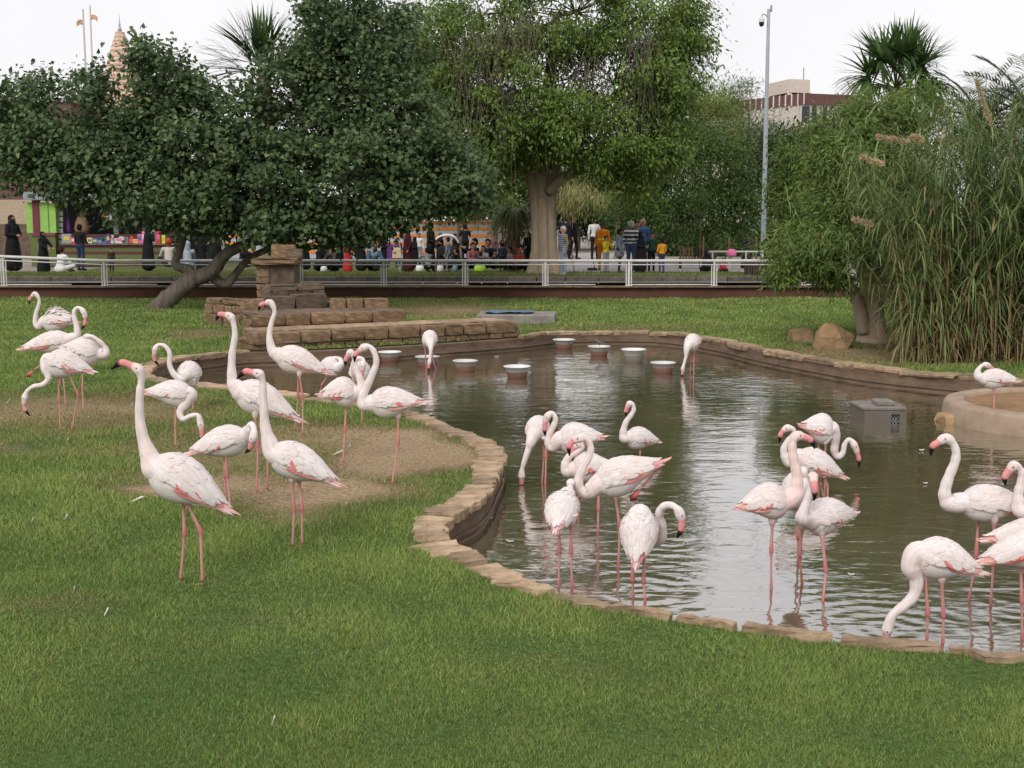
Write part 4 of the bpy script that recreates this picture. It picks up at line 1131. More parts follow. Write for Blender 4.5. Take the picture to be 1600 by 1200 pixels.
# staked saplings by the path
for px, py_top, lab, nl in ((1092, 300, 'young sapling tied to a wooden stake on the path edge', 500), (1132, 372, 'low leafy sapling beside the second wooden stake', 200), (1174, 370, 'small bright sapling at the foot of the lamp post', 220)):
    Y = 47; b = A([(px - 800) / FPX * Y, Y, UP_Z]); tp = at(px, py_top, Y) - b
    root = empty('sapling', b, lab, 'sapling', 'staked saplings along the path')
    MB().tube([(0, 0, -.02), (.01, 0, tp[2] * .6), (0, 0, tp[2])], [.022, .016, .008], 6).build('trunk', M['bark'], root)
    MB().box((.12, -.03, .62), (.055, .055, 1.28)).build('stake', M['wood'], root)
    c0 = A([0, 0, tp[2] - .35]); P = c0 + sph(nl) * rng.uniform(.1, 1, (nl, 1)) * A([.42, .42, .5])
    V, F, k = leaf_mesh(P, nrm(P - c0 + A([0, 0, -.2])), sph(nl), np.full(nl, .16), np.full(nl, .05))
    o = mesh_np('crown', V, F, M['leaf'], root, col=np.repeat(A([[.10, .16, .04]]) * rng.uniform(.6, 1.4, (nl, 1)), k, 0)); o['kind'] = 'stuff'
# ------------------------------------------------------------------ flamingos
WHT = A([0.745, 0.695, 0.685]); BLUSH = A([0.80, 0.55, 0.50]); LEG = A([0.55, 0.275, 0.25]); HOCK = A([0.52, 0.18, 0.185]); BILL = A([0.70, 0.29, 0.30])
BLK = A([0.012, 0.011, 0.012]); CORAL = A([0.80, 0.33, 0.28]); CRIM = A([0.66, 0.17, 0.165]); CREAM = A([0.72, 0.60, 0.50])
PT = A([0, .05, .13, .25, .38, .52, .66, .80, .90, 1.0])
PTOP = A([.10, .46, .76, .97, 1.03, .95, .76, .50, .32, .14])
PBOT = A([.10, .44, .76, .98, 1.0, .84, .55, .26, .12, .04])
PWID = A([.10, .45, .75, .97, 1.0, .92, .74, .50, .32, .14])

def flamingo(label, base, chest, tail, hh, neck, skull, bill, legs, land=True, pink=0.25, fluff=0.0, wf=0.82, plume_pink=1.0, seed=0, nw=1.0, group=None, hide_foot=()):
    r = random.Random(seed + 50); nr = np.random.default_rng(seed + 900)
    zg = 0.0 if land else WATER_Z
    b0 = on_z(base[0], base[1], zg); Y0 = b0[1]; mp_ = mpp(Y0)
    if land: b0[2] = lawn_z(A([b0[0]]), A([b0[1]]))[0]
    W = lambda p: at(p[0], p[1], Y0 + (p[2] if len(p) > 2 else 0.0)) - b0
    C, T = W(chest), W(tail); ax = T - C; Ln = np.linalg.norm(ax); ax /= Ln
    h = hh * mp_
    up = A([0, 0, 1.0]); up = unit(up - ax * (ax @ up)); sd = np.cross(ax, up)
    ww = h * wf
    V, F, K, FB = [], [], [], []
    def add(v, f, c, fb=None):
        n0 = sum(len(x) for x in V)
        FB.append(np.asarray(fb) if fb is not None else np.asarray(v, float) * .35); V.append(np.asarray(v, float)); K.append(np.broadcast_to(c, (len(v), 3)) if np.ndim(c) == 1 else np.asarray(c)); F.extend([[int(i) + n0 for i in q] for q in f])
    def S(t, ph, lift=0.0):
        """point on the body surface; ph measured from the back (0) down the side"""
        c_, s_ = np.cos(ph), np.sin(ph)
        pv = np.where(c_ >= 0, np.interp(t, PT, PTOP), np.interp(t, PT, PBOT)) * h + lift
        pw = np.interp(t, PT, PWID) * ww + lift
        return C + ax * Ln * t[..., None] + up * (pv * c_)[..., None] + sd * (pw * s_)[..., None]
    # trunk of the body
    nt_, na = 20, 20
    tt = np.linspace(0, 1, nt_); ph = np.arange(na) * 2 * math.pi / na
    TT, PH = np.meshgrid(tt, ph, indexing='ij')
    bv = S(TT.ravel(), PH.ravel())
    bf = [(i * na + j, i * na + (j + 1) % na, (i + 1) * na + (j + 1) % na, (i + 1) * na + j) for i in range(nt_ - 1) for j in range(na)]
    bf += [tuple(range(na - 1, -1, -1)), tuple(range((nt_ - 1) * na, nt_ * na))]
    under = np.clip(-np.cos(PH.ravel()), 0, 1)[:, None]; front = np.clip(1 - TT.ravel() * 4, 0, 1)[:, None]
    bc = WHT * (1 - pink * .5 * (under + front) / 2) + BLUSH * pink * .5 * (under + front) / 2
    add(bv, bf, bc, np.c_[TT.ravel() * Ln, PH.ravel() * h, np.full(TT.size, seed * 3.7)])
    # neck, head and bill in one sweep
    k0 = C + ax * Ln * 0.22; k1 = C + ax * Ln * 0.07
    pts = [k0, k1] + [W(p) for p in neck] + [W(skull)]
    nn = len(neck)
    rr = [min(.105, h * .78), min(.085, h * .62)] + [float(np.interp(i / max(nn - 1, 1), [0, .18, .4, 1], [.052, .038, .030, .022])) * nw for i in range(nn)] + [.034]
    sk = pts[-1]; bl = [W(p) for p in bill]
    pts += bl; rr += [.0235, .021, .005]
    cc = [WHT] * (2 + nn) + [WHT]
    P = A([[*p, q] for p, q in zip(pts, rr)])
    PER = 7
    Q = catmull(P, PER)
    Q[:, 3] = np.clip(Q[:, 3] * (1 + .035 * np.sin(np.arange(len(Q)) * .9 + seed) + nr.normal(0, .015, len(Q))), .004, .12)
    i_sk = (len(pts) - 4) * PER; i_b1, i_b2, i_b3 = i_sk + PER, i_sk + 2 * PER, i_sk + 3 * PER
    flatv = np.ones(len(Q)); flatv[i_sk:] = np.linspace(1, .75, len(Q) - i_sk)
    nv, nf = tube_vf(Q[:, :3], Q[:, 3], 12, True, None)
    kc = np.zeros((len(Q), 3))
    nck = WHT * (1 - pink * .55) + BLUSH * pink * .55
    for i in range(len(Q)):
        if i <= i_sk: kc[i] = nck
        elif i < i_b1 - 1: kc[i] = nck * .8 + BILL * .2
        elif i < i_b2 + 1: kc[i] = BILL
        elif i < i_b2 + 2: kc[i] = BILL * .4
        else: kc[i] = BLK
    sl = np.r_[0, np.cumsum(np.linalg.norm(np.diff(Q[:, :3], axis=0), axis=1))]
    add(nv, nf, np.repeat(kc, 12, 0), np.c_[np.repeat(sl, 12), np.tile(np.abs(np.arange(12) - 6) * .012, len(Q)), np.full(12 * len(Q), seed * 1.3)])
    # eyes: a pale ring and a dark pupil each side
    hd = unit(bl[0] - sk); vert = unit(A([0, 0, 1.0]) - hd * hd[2]); sdh = np.cross(hd, vert)
    for s_ in (-1, 1):
        e = sk + hd * .012 + vert * .008 + sdh * s_ * .0265
        for rad, cl, o_ in ((.0085, A([.55, .32, .12]), 0), (.005, BLK, .005)):
            ev, ef = tube_vf([e + sdh * s_ * (o_ - .006), e + sdh * s_ * o_, e + sdh * s_ * (o_ + .004)], [rad, rad, rad * .5], 8)
            add(ev, ef, cl)
    # legs
    fwd = unit(A([-ax[0], -ax[1], 0])) if abs(ax[0]) + abs(ax[1]) > .05 else A([0, -1, 0])
    for li, lg in enumerate(legs):
        hip, hock, foot = lg
        lifted = len(foot) > 2
        hp, hk = W(hip), W(hock)
        ft = W(foot[:3]) if lifted else on_z(foot[0], foot[1], zg) - b0
        if not lifted:
            if land: ft[2] = lawn_z(A([ft[0] + b0[0]]), A([ft[1] + b0[1]]))[0] - b0[2] + .008
            hk = hk + A([0, (ft[1]) * .5, 0])
            hp = hp + A([0, np.clip(ft[1], -.05, .05), 0])
        hin = hp + up * (.5 * h) - ax * 0.02
        ankle = ft.copy()
        path = [hin, hp, hp * .82 + hk * .18, hp * .4 + hk * .6, hk, hk * .85 + ft * .15, hk * .3 + ft * .7, ankle + A([0, 0, .01])]
        rad = [.045, .027, .0115, .0098, .0152, .0090, .0082, .0105]
        colr = [WHT, WHT * .5 + BLUSH * .5, LEG, LEG, HOCK, LEG, LEG, HOCK]
        if not land and not lifted:
            path.append(ft + unit(ft - hk) * .2); rad.append(.010); colr.append(LEG * .7)
        Pq = A([[*p, q, *c_] for p, q, c_ in zip(path, rad, colr)])
        Qq = catmull(Pq, 4)
        lv, lf = tube_vf(Qq[:, :3], np.clip(Qq[:, 3], .006, .06), 8)
        add(lv, lf, np.repeat(np.clip(Qq[:, 4:7], 0, 1), 8, 0))
        if land and not lifted:
            f0 = ft + A([0, 0, -.006]); sv = unit(np.cross(fwd, [0, 0, 1]))
            tv = [f0, f0 - fwd * .02]
            for a_, l_ in ((-.5, .075), (-.25, .068), (0, .088), (.25, .068), (.5, .075)):
                tv.append(f0 + (fwd * math.cos(a_) + sv * math.sin(a_)) * l_ + A([0, 0, -.006]))
            tv = A(tv); low = tv - A([0, 0, .010])
            n_ = len(tv); fv = np.vstack([tv, low])
            ff = [(0, 2, 3), (0, 3, 4), (0, 4, 5), (0, 5, 6), (0, 1, 2), (0, 6, 1)]
            ff2 = [tuple(i + n_ for i in q[::-1]) for q in ff]
            edge = [1, 2, 3, 4, 5, 6]
            ff3 = [(edge[i], edge[(i + 1) % 6], edge[(i + 1) % 6] + n_, edge[i] + n_) for i in range(6)]
            add(fv, ff + ff2 + ff3, LEG)
        elif lifted:                                        # folded webbed foot
            dr_ = unit(ft - hk); sv = unit(np.cross(dr_, A([0, 1.0, 0])))
            fv = A([ft, ft + dr_ * .10 + sv * .028, ft + dr_ * .13, ft + dr_ * .10 - sv * .03, ft + dr_ * .05 + A([0, .012, 0]), ft + dr_ * .05 - A([0, .012, 0])])
            add(fv, [(0, 1, 4), (1, 2, 4), (2, 3, 4), (3, 0, 4), (1, 0, 5), (2, 1, 5), (3, 2, 5), (0, 3, 5)], CRIM)
    body = mesh_np('flamingo', np.vstack(V), F, M['feather'], col=np.vstack(K), smooth=True, loc=b0, fib=np.vstack(FB))
    tag(body, label, 'flamingo', group)
    # plumage: overlapping feathers on each wing and the tail
    def feathers(rows):
        """rows of (t0, ph0, t1, ph1, lift0, lift1, width, col0, col1)"""
        a = A([x[:7] for x in rows]); c0 = A([x[7] for x in rows]); c1 = A([x[8] for x in rows])
        n = len(a); VV, CC_, BB = [], [], []
        for s_, wk in ((0, .55), (.3, 1.0), (.7, .92), (.92, .55), (1.0, .12)):
            t = a[:, 0] + (a[:, 2] - a[:, 0]) * s_; p = a[:, 1] + (a[:, 3] - a[:, 1]) * s_
            lift = a[:, 4] + (a[:, 5] - a[:, 4]) * s_
            tc_ = np.minimum(t, 1.0)
            for k_, dz in ((-1, 0), (0, .004), (1, 0)):
                rad = np.maximum(np.interp(tc_, PT, PTOP) * h, .035)
                q = S(tc_, p + k_ * wk * a[:, 6] / rad, 0) 
                ctr = C + ax * Ln * tc_[:, None]
                q = q + nrm(q - ctr) * (lift + dz)[:, None] + ax * (np.maximum(t - 1.0, 0) * Ln)[:, None]
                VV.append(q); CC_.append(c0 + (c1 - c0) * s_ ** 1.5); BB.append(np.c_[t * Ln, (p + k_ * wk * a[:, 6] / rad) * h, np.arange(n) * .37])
        VV = np.stack(VV, 1); CC_ = np.stack(CC_, 1); BB = np.stack(BB, 1)
        f = A([[3 * i + j, 3 * i + j + 1, 3 * i + j + 4, 3 * i + j + 3] for i in range(4) for j in (0, 1)])
        FF = (f[None] + (np.arange(n) * 15)[:, None, None]).reshape(-1, 4)
        return VV.reshape(-1, 3), FF, CC_.reshape(-1, 3), BB.reshape(-1, 3)
    for s_ in (1, -1):
        rows = []
        def J(a_): return nr.uniform(-a_, a_)
        # flight feathers: pink, showing below and behind the white ones
        def tint(cl): return cl * plume_pink + WHT * (1 - plume_pink)
        sh_ = nr.uniform(-.1, .12)
        for i in range(15):
            u = i / 14
            if nr.random() < .22: continue
            cl = tint(CORAL if nr.random() < .6 else (CRIM if nr.random() < .6 else BLUSH))
            rows.append((.46 + .26 * u + J(.03) + sh_, s_ * (1.80 - 1.15 * u + J(.08)), .80 + .24 * u + J(.05), s_ * (1.86 - 1.15 * u + J(.1)), .008, .014 + nr.random() * .008, .014, tint(CRIM) * .4 + cl * .6, cl * .7 + WHT * .3))
        # coverts in rows from the shoulder back, narrow and overlapping
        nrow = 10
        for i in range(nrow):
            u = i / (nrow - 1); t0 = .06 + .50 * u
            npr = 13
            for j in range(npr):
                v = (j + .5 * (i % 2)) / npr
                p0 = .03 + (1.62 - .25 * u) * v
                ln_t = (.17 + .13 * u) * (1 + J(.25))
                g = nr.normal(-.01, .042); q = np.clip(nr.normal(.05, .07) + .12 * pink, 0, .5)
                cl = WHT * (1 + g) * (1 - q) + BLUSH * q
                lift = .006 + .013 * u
                rows.append((t0 + J(.02), s_ * (p0 + J(.04)), t0 + ln_t, s_ * (p0 + .08 * v + J(.10)), lift, lift + .004 + nr.random() * .009 + fluff * (.035 * nr.random() if v < .5 else 0), .0155 + J(.004), cl * .93 + BLUSH * .03, cl))  # base colour: a little blush, plus painted-in shade from the feathers overlapping it
        # crimson patches where the wing edge parts
        for i in range(3):
            t0 = .34 + .40 * nr.random(); p0 = 1.45 - .5 * max(0, t0 - .45) + J(.12)
            rows.append((t0, s_ * p0, t0 + .11 + J(.03), s_ * (p0 + .16), .022, .025, .008, tint(CRIM), tint(CORAL)))
        # long scapulars draped over the rump, with gaps that let the coral show
        for i in range(16):
            v = i / 15
            t1 = 1.0 - .16 * v + J(.07)
            g = nr.normal(0, .04); q = np.clip(nr.normal(.05, .08), 0, .4)
            cl = WHT * (1 + g) * (1 - q) + BLUSH * q
            rows.append((.48 + J(.05), s_ * (.03 + 1.15 * v + J(.03)), t1, s_ * (.06 + 1.15 * v + J(.14)), .018, .024 + nr.random() * .010 + fluff * .03 * nr.random(), .0115 + J(.003), cl, cl * .94 + BLUSH * .06))
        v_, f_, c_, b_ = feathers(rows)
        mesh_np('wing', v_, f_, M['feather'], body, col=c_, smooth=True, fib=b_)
    rows = []
    for i in range(17):
        v = (i / 16 - .5) * 2
        cl = CORAL * plume_pink + WHT * (1 - plume_pink) if i % 3 != 1 else WHT
        rows.append((.70 + nr.uniform(-.03, .03), v * 2.4, 1.02 + .14 * (1 - abs(v)) + nr.uniform(-.05, .06), v * 2.0 + nr.uniform(-.2, .2), .006, .004 + nr.random() * .012, .012, WHT * .7 + cl * .3, cl * .8 + WHT * .2))
    v_, f_, c_, b_ = feathers(rows)
    mesh_np('tail_feathers', v_, f_, M['feather'], body, col=c_, smooth=True, fib=b_)
    return body

G1, G2 = 'flamingos standing on the grass bank', 'flamingos wading in the pond'
fl = flamingo
fl('nearest and tallest flamingo on the grass, neck stretched up and bill level', (300, 906), (233, 722), (349, 797), 37, [(231, 706), (222, 678), (218, 645), (219, 612), (221, 592)], (217, 578), [(204, 571), (190, 567), (174, 577)],
   [((283, 780), (287, 834), (282, 903)), ((292, 782), (314, 830), (316, 907))], seed=1, pink=.45, group=G1)
fl('upright flamingo at the near edge of the bare patch, black bill tip down', (465, 854), (420, 702), (522, 757), 28, [(420, 688), (414, 664), (412, 635), (411, 606), (410, 595)], (405, 585), [(394, 582), (383, 581), (370, 592)],
   [((457, 748), (460, 796), (457, 855)), ((466, 750), (471, 796), (472, 852))], seed=2, pink=.35, group=G1)
fl('tall flamingo with spread pink feet behind the two front upright ones', (410, 765), (367, 605), (460, 656), 26, [(364, 596), (362, 576), (363, 550), (367, 525), (365, 506)], (360, 495), [(351, 492), (343, 492), (337, 501)],
   [((401, 648), (404, 695), (401, 767)), ((414, 650), (417, 695), (418, 763))], seed=3, pink=.25, group=G1)
fl('flamingo with raised neck standing before the stone terrace at the waterside', (467, 680), (430, 552), (508, 584), 21, [(425, 546), (421, 525), (424, 505), (429, 487)], (423, 473), [(414, 474), (407, 477), (404, 486)],
   [((464, 582), (464, 621), (461, 676)), ((469, 584), (474, 621), (473, 682))], seed=4, pink=.3, group=G1)
fl('flamingo preening its breast with head hanging down, behind the tallest one', (357, 797), (389, 681), (300, 710), 24, [(391, 672, -.06), (393, 664, -.1), (397, 671, -.14)], (396, 683, -.16), [(393, 692, -.16), (391, 700, -.15), (383, 708, -.14)],
   [((350, 703), (351, 743), (354, 796)), ((355, 704), (356, 743), (361, 799))], seed=5, pink=.15, group=G1)
fl('flamingo feeding with looped neck, partly behind the tallest bird', (274, 697), (302, 617), (229, 616), 20, [(290, 630, -.03), (281, 644, -.06), (286, 655, -.08), (298, 650, -.1), (309, 649, -.1)], (313, 661, -.1), [(315, 673, -.1), (315, 682, -.1), (309, 693, -.1)],
   [((275, 635), (274, 667), (274, 697))], seed=6, pink=.2, group=G1)
fl('flamingo bending its neck over beside the stone pond corner', (302, 641), (287, 588, -.15), (309, 584, .27), 20, [(283, 592, -.16), (272, 585, -.17), (265, 570, -.17), (265, 552, -.17), (258, 541, -.17), (248, 539, -.17)], (243, 545, -.17), [(241, 555, -.17), (242, 563, -.17), (249, 572, -.17)],
   [((304, 600), (304, 620), (301, 642))], seed=7, pink=.15, plume_pink=.3, group=G1)
fl('flamingo grazing with head down to the grass, lowest of the far group', (104, 672), (70, 563), (141, 583), 22, [(72, 577, -.04), (76, 591, -.06), (67, 601, -.08), (53, 604, -.1), (43, 611, -.1)], (39, 621, -.1), [(38, 632, -.1), (40, 641, -.1), (47, 650, -.1)],
   [((90, 586), (93, 627), (94, 672)), ((110, 583), (123, 617), (112, 673))], seed=8, pink=.2, group=G1)
fl('flamingo sleeping with neck folded over its back and a foot stretched behind', (130, 641), (159, 553), (98, 546), 22, [(165, 553, -.02), (164, 543, -.02), (155, 533, -.05), (144, 526, -.06)], (135, 526, -.05), [(129, 530, -.04), (124, 534, -.03), (118, 538, 0)],
   [((129, 570), (129, 608), (130, 641)), ((105, 566), (66, 568), (54, 578, 0.0))], seed=9, pink=.3, plume_pink=.4, group=G1)
fl('flamingo with hooked neck and tail out straight behind the sleeping one', (98, 632), (112, 529), (36, 547), 16, [(120, 524), (120, 510), (116, 494), (117, 484), (124, 481)], (131, 488), [(133, 498), (132, 507), (127, 515)],
   [((92, 542), (92, 585), (90, 630)), ((100, 542), (101, 585), (103, 634))], seed=10, pink=.2, group=G1)
fl('fluffed up flamingo with ruffled back feathers, farthest on the grass', (90, 588), (66, 502), (118, 506), 18, [(61, 511), (55, 504), (56, 491), (60, 478), (61, 468)], (55, 459), [(49, 464), (46, 469), (46, 475)],
   [((88, 515), (88, 550), (86, 587)), ((94, 515), (95, 550), (96, 589))], seed=11, pink=.2, fluff=1.6, group=G1)
fl('flamingo on one leg with crimson wing edge beside the smaller preening one', (536, 725), (560, 612), (502, 620), 23, [(565, 606), (563, 594), (558, 580), (554, 568), (553, 558)], (548, 551), [(543, 557), (540, 563), (539, 571)],
   [((541, 628), (539, 672), (536, 725))], seed=12, pink=.3, group=G1)
fl('flamingo on one leg on the bare earth with S shaped neck and knobbed tail', (613, 757), (575, 630), (658, 632), 23, [(568, 632), (567, 618), (574, 602), (583, 582), (588, 565), (584, 549), (577, 542)], (569, 543), [(561, 549), (555, 555), (554, 566)],
   [((622, 650), (622, 692), (613, 757))], seed=13, pink=.2, group=G1)
fl('round backed flamingo with tucked head wading behind the terrace-side bird', (501, 616), (530, 573, -.1), (497, 577, .1), 15, [(533, 568, -.1), (531, 561, -.08), (524, 559, -.05)], (518, 561, -.03), [(514, 563, 0), (511, 566, 0), (508, 569, .02)],
   [((511, 588), (502, 602), (500, 615))], land=False, seed=14, pink=.2, plume_pink=.3, group=G2)
fl('small preening flamingo seen between the two single legged birds', (566, 661), (562, 588, -.18), (563, 576, .25), 18, [(556, 580, -.24), (553, 568, -.26), (559, 560, -.27), (567, 562, -.28)], (567, 571, -.3), [(566, 580, -.3), (565, 586, -.3), (563, 592, -.29)],
   [((566, 602), (565, 633), (566, 662))], seed=15, pink=.15, plume_pink=.5, group=G1)
fl('flamingo feeding head down over a white bowl', (672, 577), (672, 536, -.2), (671, 523, .25), 13, [(673, 541, -.26), (673, 549, -.3), (672, 558, -.32)], (671, 566, -.33), [(670, 571, -.33), (670, 575, -.33), (670, 580, -.33)],
   [((664, 541), (665, 560), (666, 577)), ((676, 541), (676, 560), (681, 577))], land=False, seed=16, pink=.15, plume_pink=.3, group=G2)
fl('flamingo feeding alone by the farthest bowl under the far bank', (1078, 586), (1075, 540, -.12), (1093, 531, .2), 13, [(1073, 547, -.15), (1072, 557, -.16), (1069, 568, -.17)], (1067, 576, -.17), [(1067, 581, -.17), (1066, 585, -.17), (1066, 589, -.17)],
   [((1081, 548), (1080, 566), (1078, 585)), ((1085, 548), (1084, 566), (1084, 586))], land=False, seed=17, pink=.15, plume_pink=.4, group=G2)
fl('flamingo with straight neck plunged into the water near the stone curve', (850, 752), (833, 680, -.12), (850, 660, .26), 19, [(830, 690, -.15), (826, 702, -.16), (820, 719, -.17), (816, 733, -.17)], (815, 743, -.17), [(815, 750, -.17), (815, 756, -.17), (816, 762, -.17)],
   [((848, 688), (850, 713), (847, 752)), ((852, 688), (853, 713), (852, 756))], land=False, seed=18, pink=.3, plume_pink=.4, group=G2)
fl('flamingo with tight S neck and head down against its breast, beside the plunging one', (899, 765), (870, 688), (940, 686), 24, [(863, 698), (857, 693), (858, 680), (864, 667), (868, 655), (863, 646)], (856, 650), [(852, 661), (851, 671), (852, 682)],
   [((896, 703), (897, 728), (896, 764)), ((902, 703), (903, 728), (903, 768))], land=False, seed=19, pink=.3, group=G2)
fl('small flamingo standing alone in open water with curled head', (1000, 716), (978, 683, -.06), (1026, 692, .12), 17, [(975, 684, -.07), (974, 674, -.07), (978, 660, -.07), (985, 650, -.07), (990, 641, -.07), (989, 633, -.07)], (984, 631, -.07), [(980, 637, -.07), (978, 643, -.07), (978, 650, -.07)],
   [((1000, 700), (1000, 708), (1000, 716))], land=False, seed=20, pink=.15, plume_pink=.7, group=G2)
fl('flamingo with coiled neck half hidden behind the big S necked one', (934, 831), (891, 734), (955, 730), 22, [(886, 735), (884, 724), (890, 713), (901, 706), (909, 699)], (904, 694), [(897, 700), (893, 709), (896, 720)],
   [((935, 752), (935, 795), (934, 831))], land=False, seed=21, pink=.3, group=G2)
fl('big flamingo with swan like neck and folded back leg, pink wing raised', (966, 887), (928, 760), (1032, 727), 29, [(917, 770), (906, 764), (904, 749), (911, 731), (920, 714), (923, 699), (917, 686)], (905, 685), [(895, 690), (889, 698), (890, 712)],
   [((961, 774), (968, 822), (966, 888)), ((985, 748), (1034, 726), (1003, 762, 0.0))], land=False, seed=22, pink=.35, group=G2)
fl('flamingo seen from behind with only a stub of neck, near the stone edge', (884, 917), (884, 776, .22), (869, 830, -.14), 25, [(888, 770, .30), (891, 761, .34)], (892, 755, .36), [(894, 762, .42), (894, 770, .44), (893, 778, .44)],
   [((873, 815), (874, 861), (873, 917)), ((893, 815), (892, 862), (894, 918))], land=False, seed=23, pink=.1, wf=.95, group=G2)
fl('flamingo seen from behind with neck arched round and bill pointing down', (998, 937), (1002, 800, .16), (994, 880, -.12), 30, [(1020, 838, .26), (1031, 842, .22), (1035, 826, .18), (1030, 806, .14), (1035, 793, .1), (1046, 789, .05), (1056, 793, 0)], (1062, 802, 0), [(1065, 815, 0), (1064, 827, 0), (1058, 841, 0)],
   [((988, 855), (989, 908), (989, 934)), ((1006, 852), (1005, 908), (1008, 940))], land=False, seed=24, pink=.15, wf=.9, group=G2)
fl('pinkest flamingo standing on one leg in profile, bill turned toward the reeds', (1205, 921), (1234, 779), (1157, 796), 28, [(1241, 772), (1245, 757), (1245, 740), (1240, 718), (1238, 701), (1240, 688)], (1246, 681), [(1257, 683), (1267, 688), (1273, 701)],
   [((1207, 815), (1205, 861), (1205, 921))], land=False, seed=25, pink=1.0, nw=1.2, group=G2)
fl('flamingo facing the camera with black bill tip over its breast', (1270, 925), (1260, 812, -.08), (1330, 806, .16), 28, [(1255, 808, -.14), (1258, 792, -.16), (1264, 775, -.16), (1268, 757, -.16)], (1270, 745, -.17), [(1272, 757, -.22), (1273, 767, -.23), (1272, 782, -.21)],
   [((1256, 826), (1255, 872), (1253, 912)), ((1281, 830), (1285, 886), (1286, 938))], land=False, seed=26, pink=.2, plume_pink=.6, group=G2)
fl('flamingo with head thrown forward behind the pinkest bird', (1288, 778), (1241, 713), (1313, 746), 23, [(1233, 722), (1226, 712), (1225, 700), (1232, 688), (1240, 679), (1239, 671)], (1230, 669), [(1223, 674), (1219, 681), (1218, 692)],
   [((1278, 740), (1284, 758), (1286, 776)), ((1286, 742), (1292, 760), (1293, 780))], land=False, seed=27, pink=.35, group=G2)
fl('flamingo with U bent neck and head lowered, back of the pond group', (1285, 748), (1303, 674), (1253, 668), 23, [(1304, 688), (1304, 705), (1310, 714), (1317, 707), (1320, 694), (1327, 687)], (1335, 696), [(1340, 709), (1342, 718), (1342, 731)],
   [((1281, 690), (1281, 718), (1281, 746)), ((1288, 690), (1288, 718), (1289, 750))], land=False, seed=28, pink=.25, group=G2)
fl('flamingo nearly hidden between the pinkest bird and the one facing front', (1247, 880), (1246, 778, -.12), (1244, 758, .28), 29, [(1254, 762, -.14), (1258, 748, -.12)], (1255, 736, -.1), [(1262, 738, .05), (1264, 744, .1), (1262, 752, .12)],
   [((1245, 800), (1247, 840), (1247, 880))], land=False, seed=29, pink=.3, plume_pink=.6, wf=.75, group=G2)
fl('large white flamingo with long S neck before the grey concrete box', (1532, 942), (1497, 784), (1612, 798), 28, [(1486, 787), (1477, 778), (1477, 763), (1483, 744), (1491, 725), (1494, 708), (1489, 693)], (1478, 685), [(1465, 692), (1457, 698), (1454, 712)],
   [((1533, 808), (1528, 868), (1514, 938)), ((1550, 810), (1550, 880), (1548, 945))], land=False, seed=30, pink=.1, nw=1.15, group=G2)
fl('flamingo with neck stretched down into the water at the near bank', (1462, 1002), (1427, 862), (1528, 897), 32, [(1424, 884), (1432, 906), (1428, 930), (1412, 947), (1395, 961)], (1387, 982), [(1385, 992), (1384, 1002), (1385, 1012)],
   [((1447, 900), (1450, 960), (1448, 1001)), ((1469, 903), (1473, 962), (1473, 1004))], land=False, seed=31, pink=.3, nw=1.2, group=G2)
fl('flamingo with curved neck cut by the frame, bill over the large white one', (1640, 955), (1605, 800), (1700, 822), 27, [(1594, 796), (1591, 781), (1592, 767), (1596, 752), (1597, 740), (1592, 731)], (1584, 728), [(1576, 736), (1570, 746), (1571, 758)],
   [((1640, 825), (1640, 890), (1640, 955))], land=False, seed=32, pink=.35, group=G2)
fl('nearest flamingo cut by the frame, draped white back and coral tail showing', (1598, 1000), (1650, 848), (1537, 880), 29, [(1660, 860), (1668, 885), (1662, 910), (1650, 930)], (1645, 945), [(1642, 955), (1641, 962), (1644, 972)],
   [((1597, 885), (1598, 940), (1597, 998)), ((1612, 885), (1613, 940), (1614, 1002))], land=False, seed=33, pink=.3, group=G2)
fl('flamingo mostly hidden behind the nearest cut off bird, tail tip pale', (1622, 965), (1652, 826), (1544, 846), 21, [(1662, 830), (1670, 815), (1672, 795), (1668, 775)], (1662, 765), [(1652, 768), (1645, 774), (1643, 784)],
   [((1612, 850), (1612, 910), (1612, 962)), ((1624, 850), (1624, 910), (1626, 968))], land=False, seed=34, pink=.3, group=G2)
fl('flamingo asleep on one leg before the round planter island', (1552, 672), (1531, 591), (1588, 597), 15, [(1528, 586), (1529, 577), (1535, 571)], (1541, 570), [(1547, 573), (1551, 577), (1556, 581)],
   [((1553, 607), (1553, 640), (1552, 672))], land=False, seed=35, pink=.15, group=G2)
# ------------------------------------------------------------------ things in the pond
def bowl(px, py, w_px, label, mat='terracotta', tall=1.0):
    p = on_z(px, py, WATER_Z); r = w_px / 2 * mpp(p[1])
    h = r * .82 * tall
    root = empty('feeding_bowl', (p[0], p[1], WATER_Z), label, 'bowl', 'white rimmed feeding bowls standing in the pond')
    MB().lathe([(r * .62, -.10), (r * .70, 0), (r * .78, h * .52), (r * .74, h * .53), (0.001, h * .50)], 28).build('pedestal', M[mat], root, smooth=True)
    MB().lathe([(r * .70, h * .50), (r * .80, h * .55), (r * .88, h * .95), (r * 1.0, h * .97), (r * 1.015, h * 1.03), (r * .97, h * 1.06), (r * .84, h * 1.0), (r * .74, h * .62), (0.001, h * .58)], 32).build('dish', M['white_plastic'], root, smooth=True)
    return root, h
bowl(609, 565, 37, 'white rimmed feeding bowl nearest the stone terrace', )
bowl(668, 573, 39, 'white rimmed feeding bowl with a flamingo bending over it')
bowl(727, 580, 40, 'white rimmed feeding bowl between the flamingo bowl and the nearest bowl')
bowl(808, 590, 43, 'white rimmed feeding bowl closest to the camera, alone in the middle')
bowl(881, 545, 35, 'farthest white rimmed feeding bowl below the fig trunk')
rt, bh = bowl(936, 556, 36, 'white rimmed feeding bowl with a small dark bird on its rim')
bowl(990, 566, 39, 'white rimmed feeding bowl on a taller grey pedestal', 'wet_grey', 1.25)
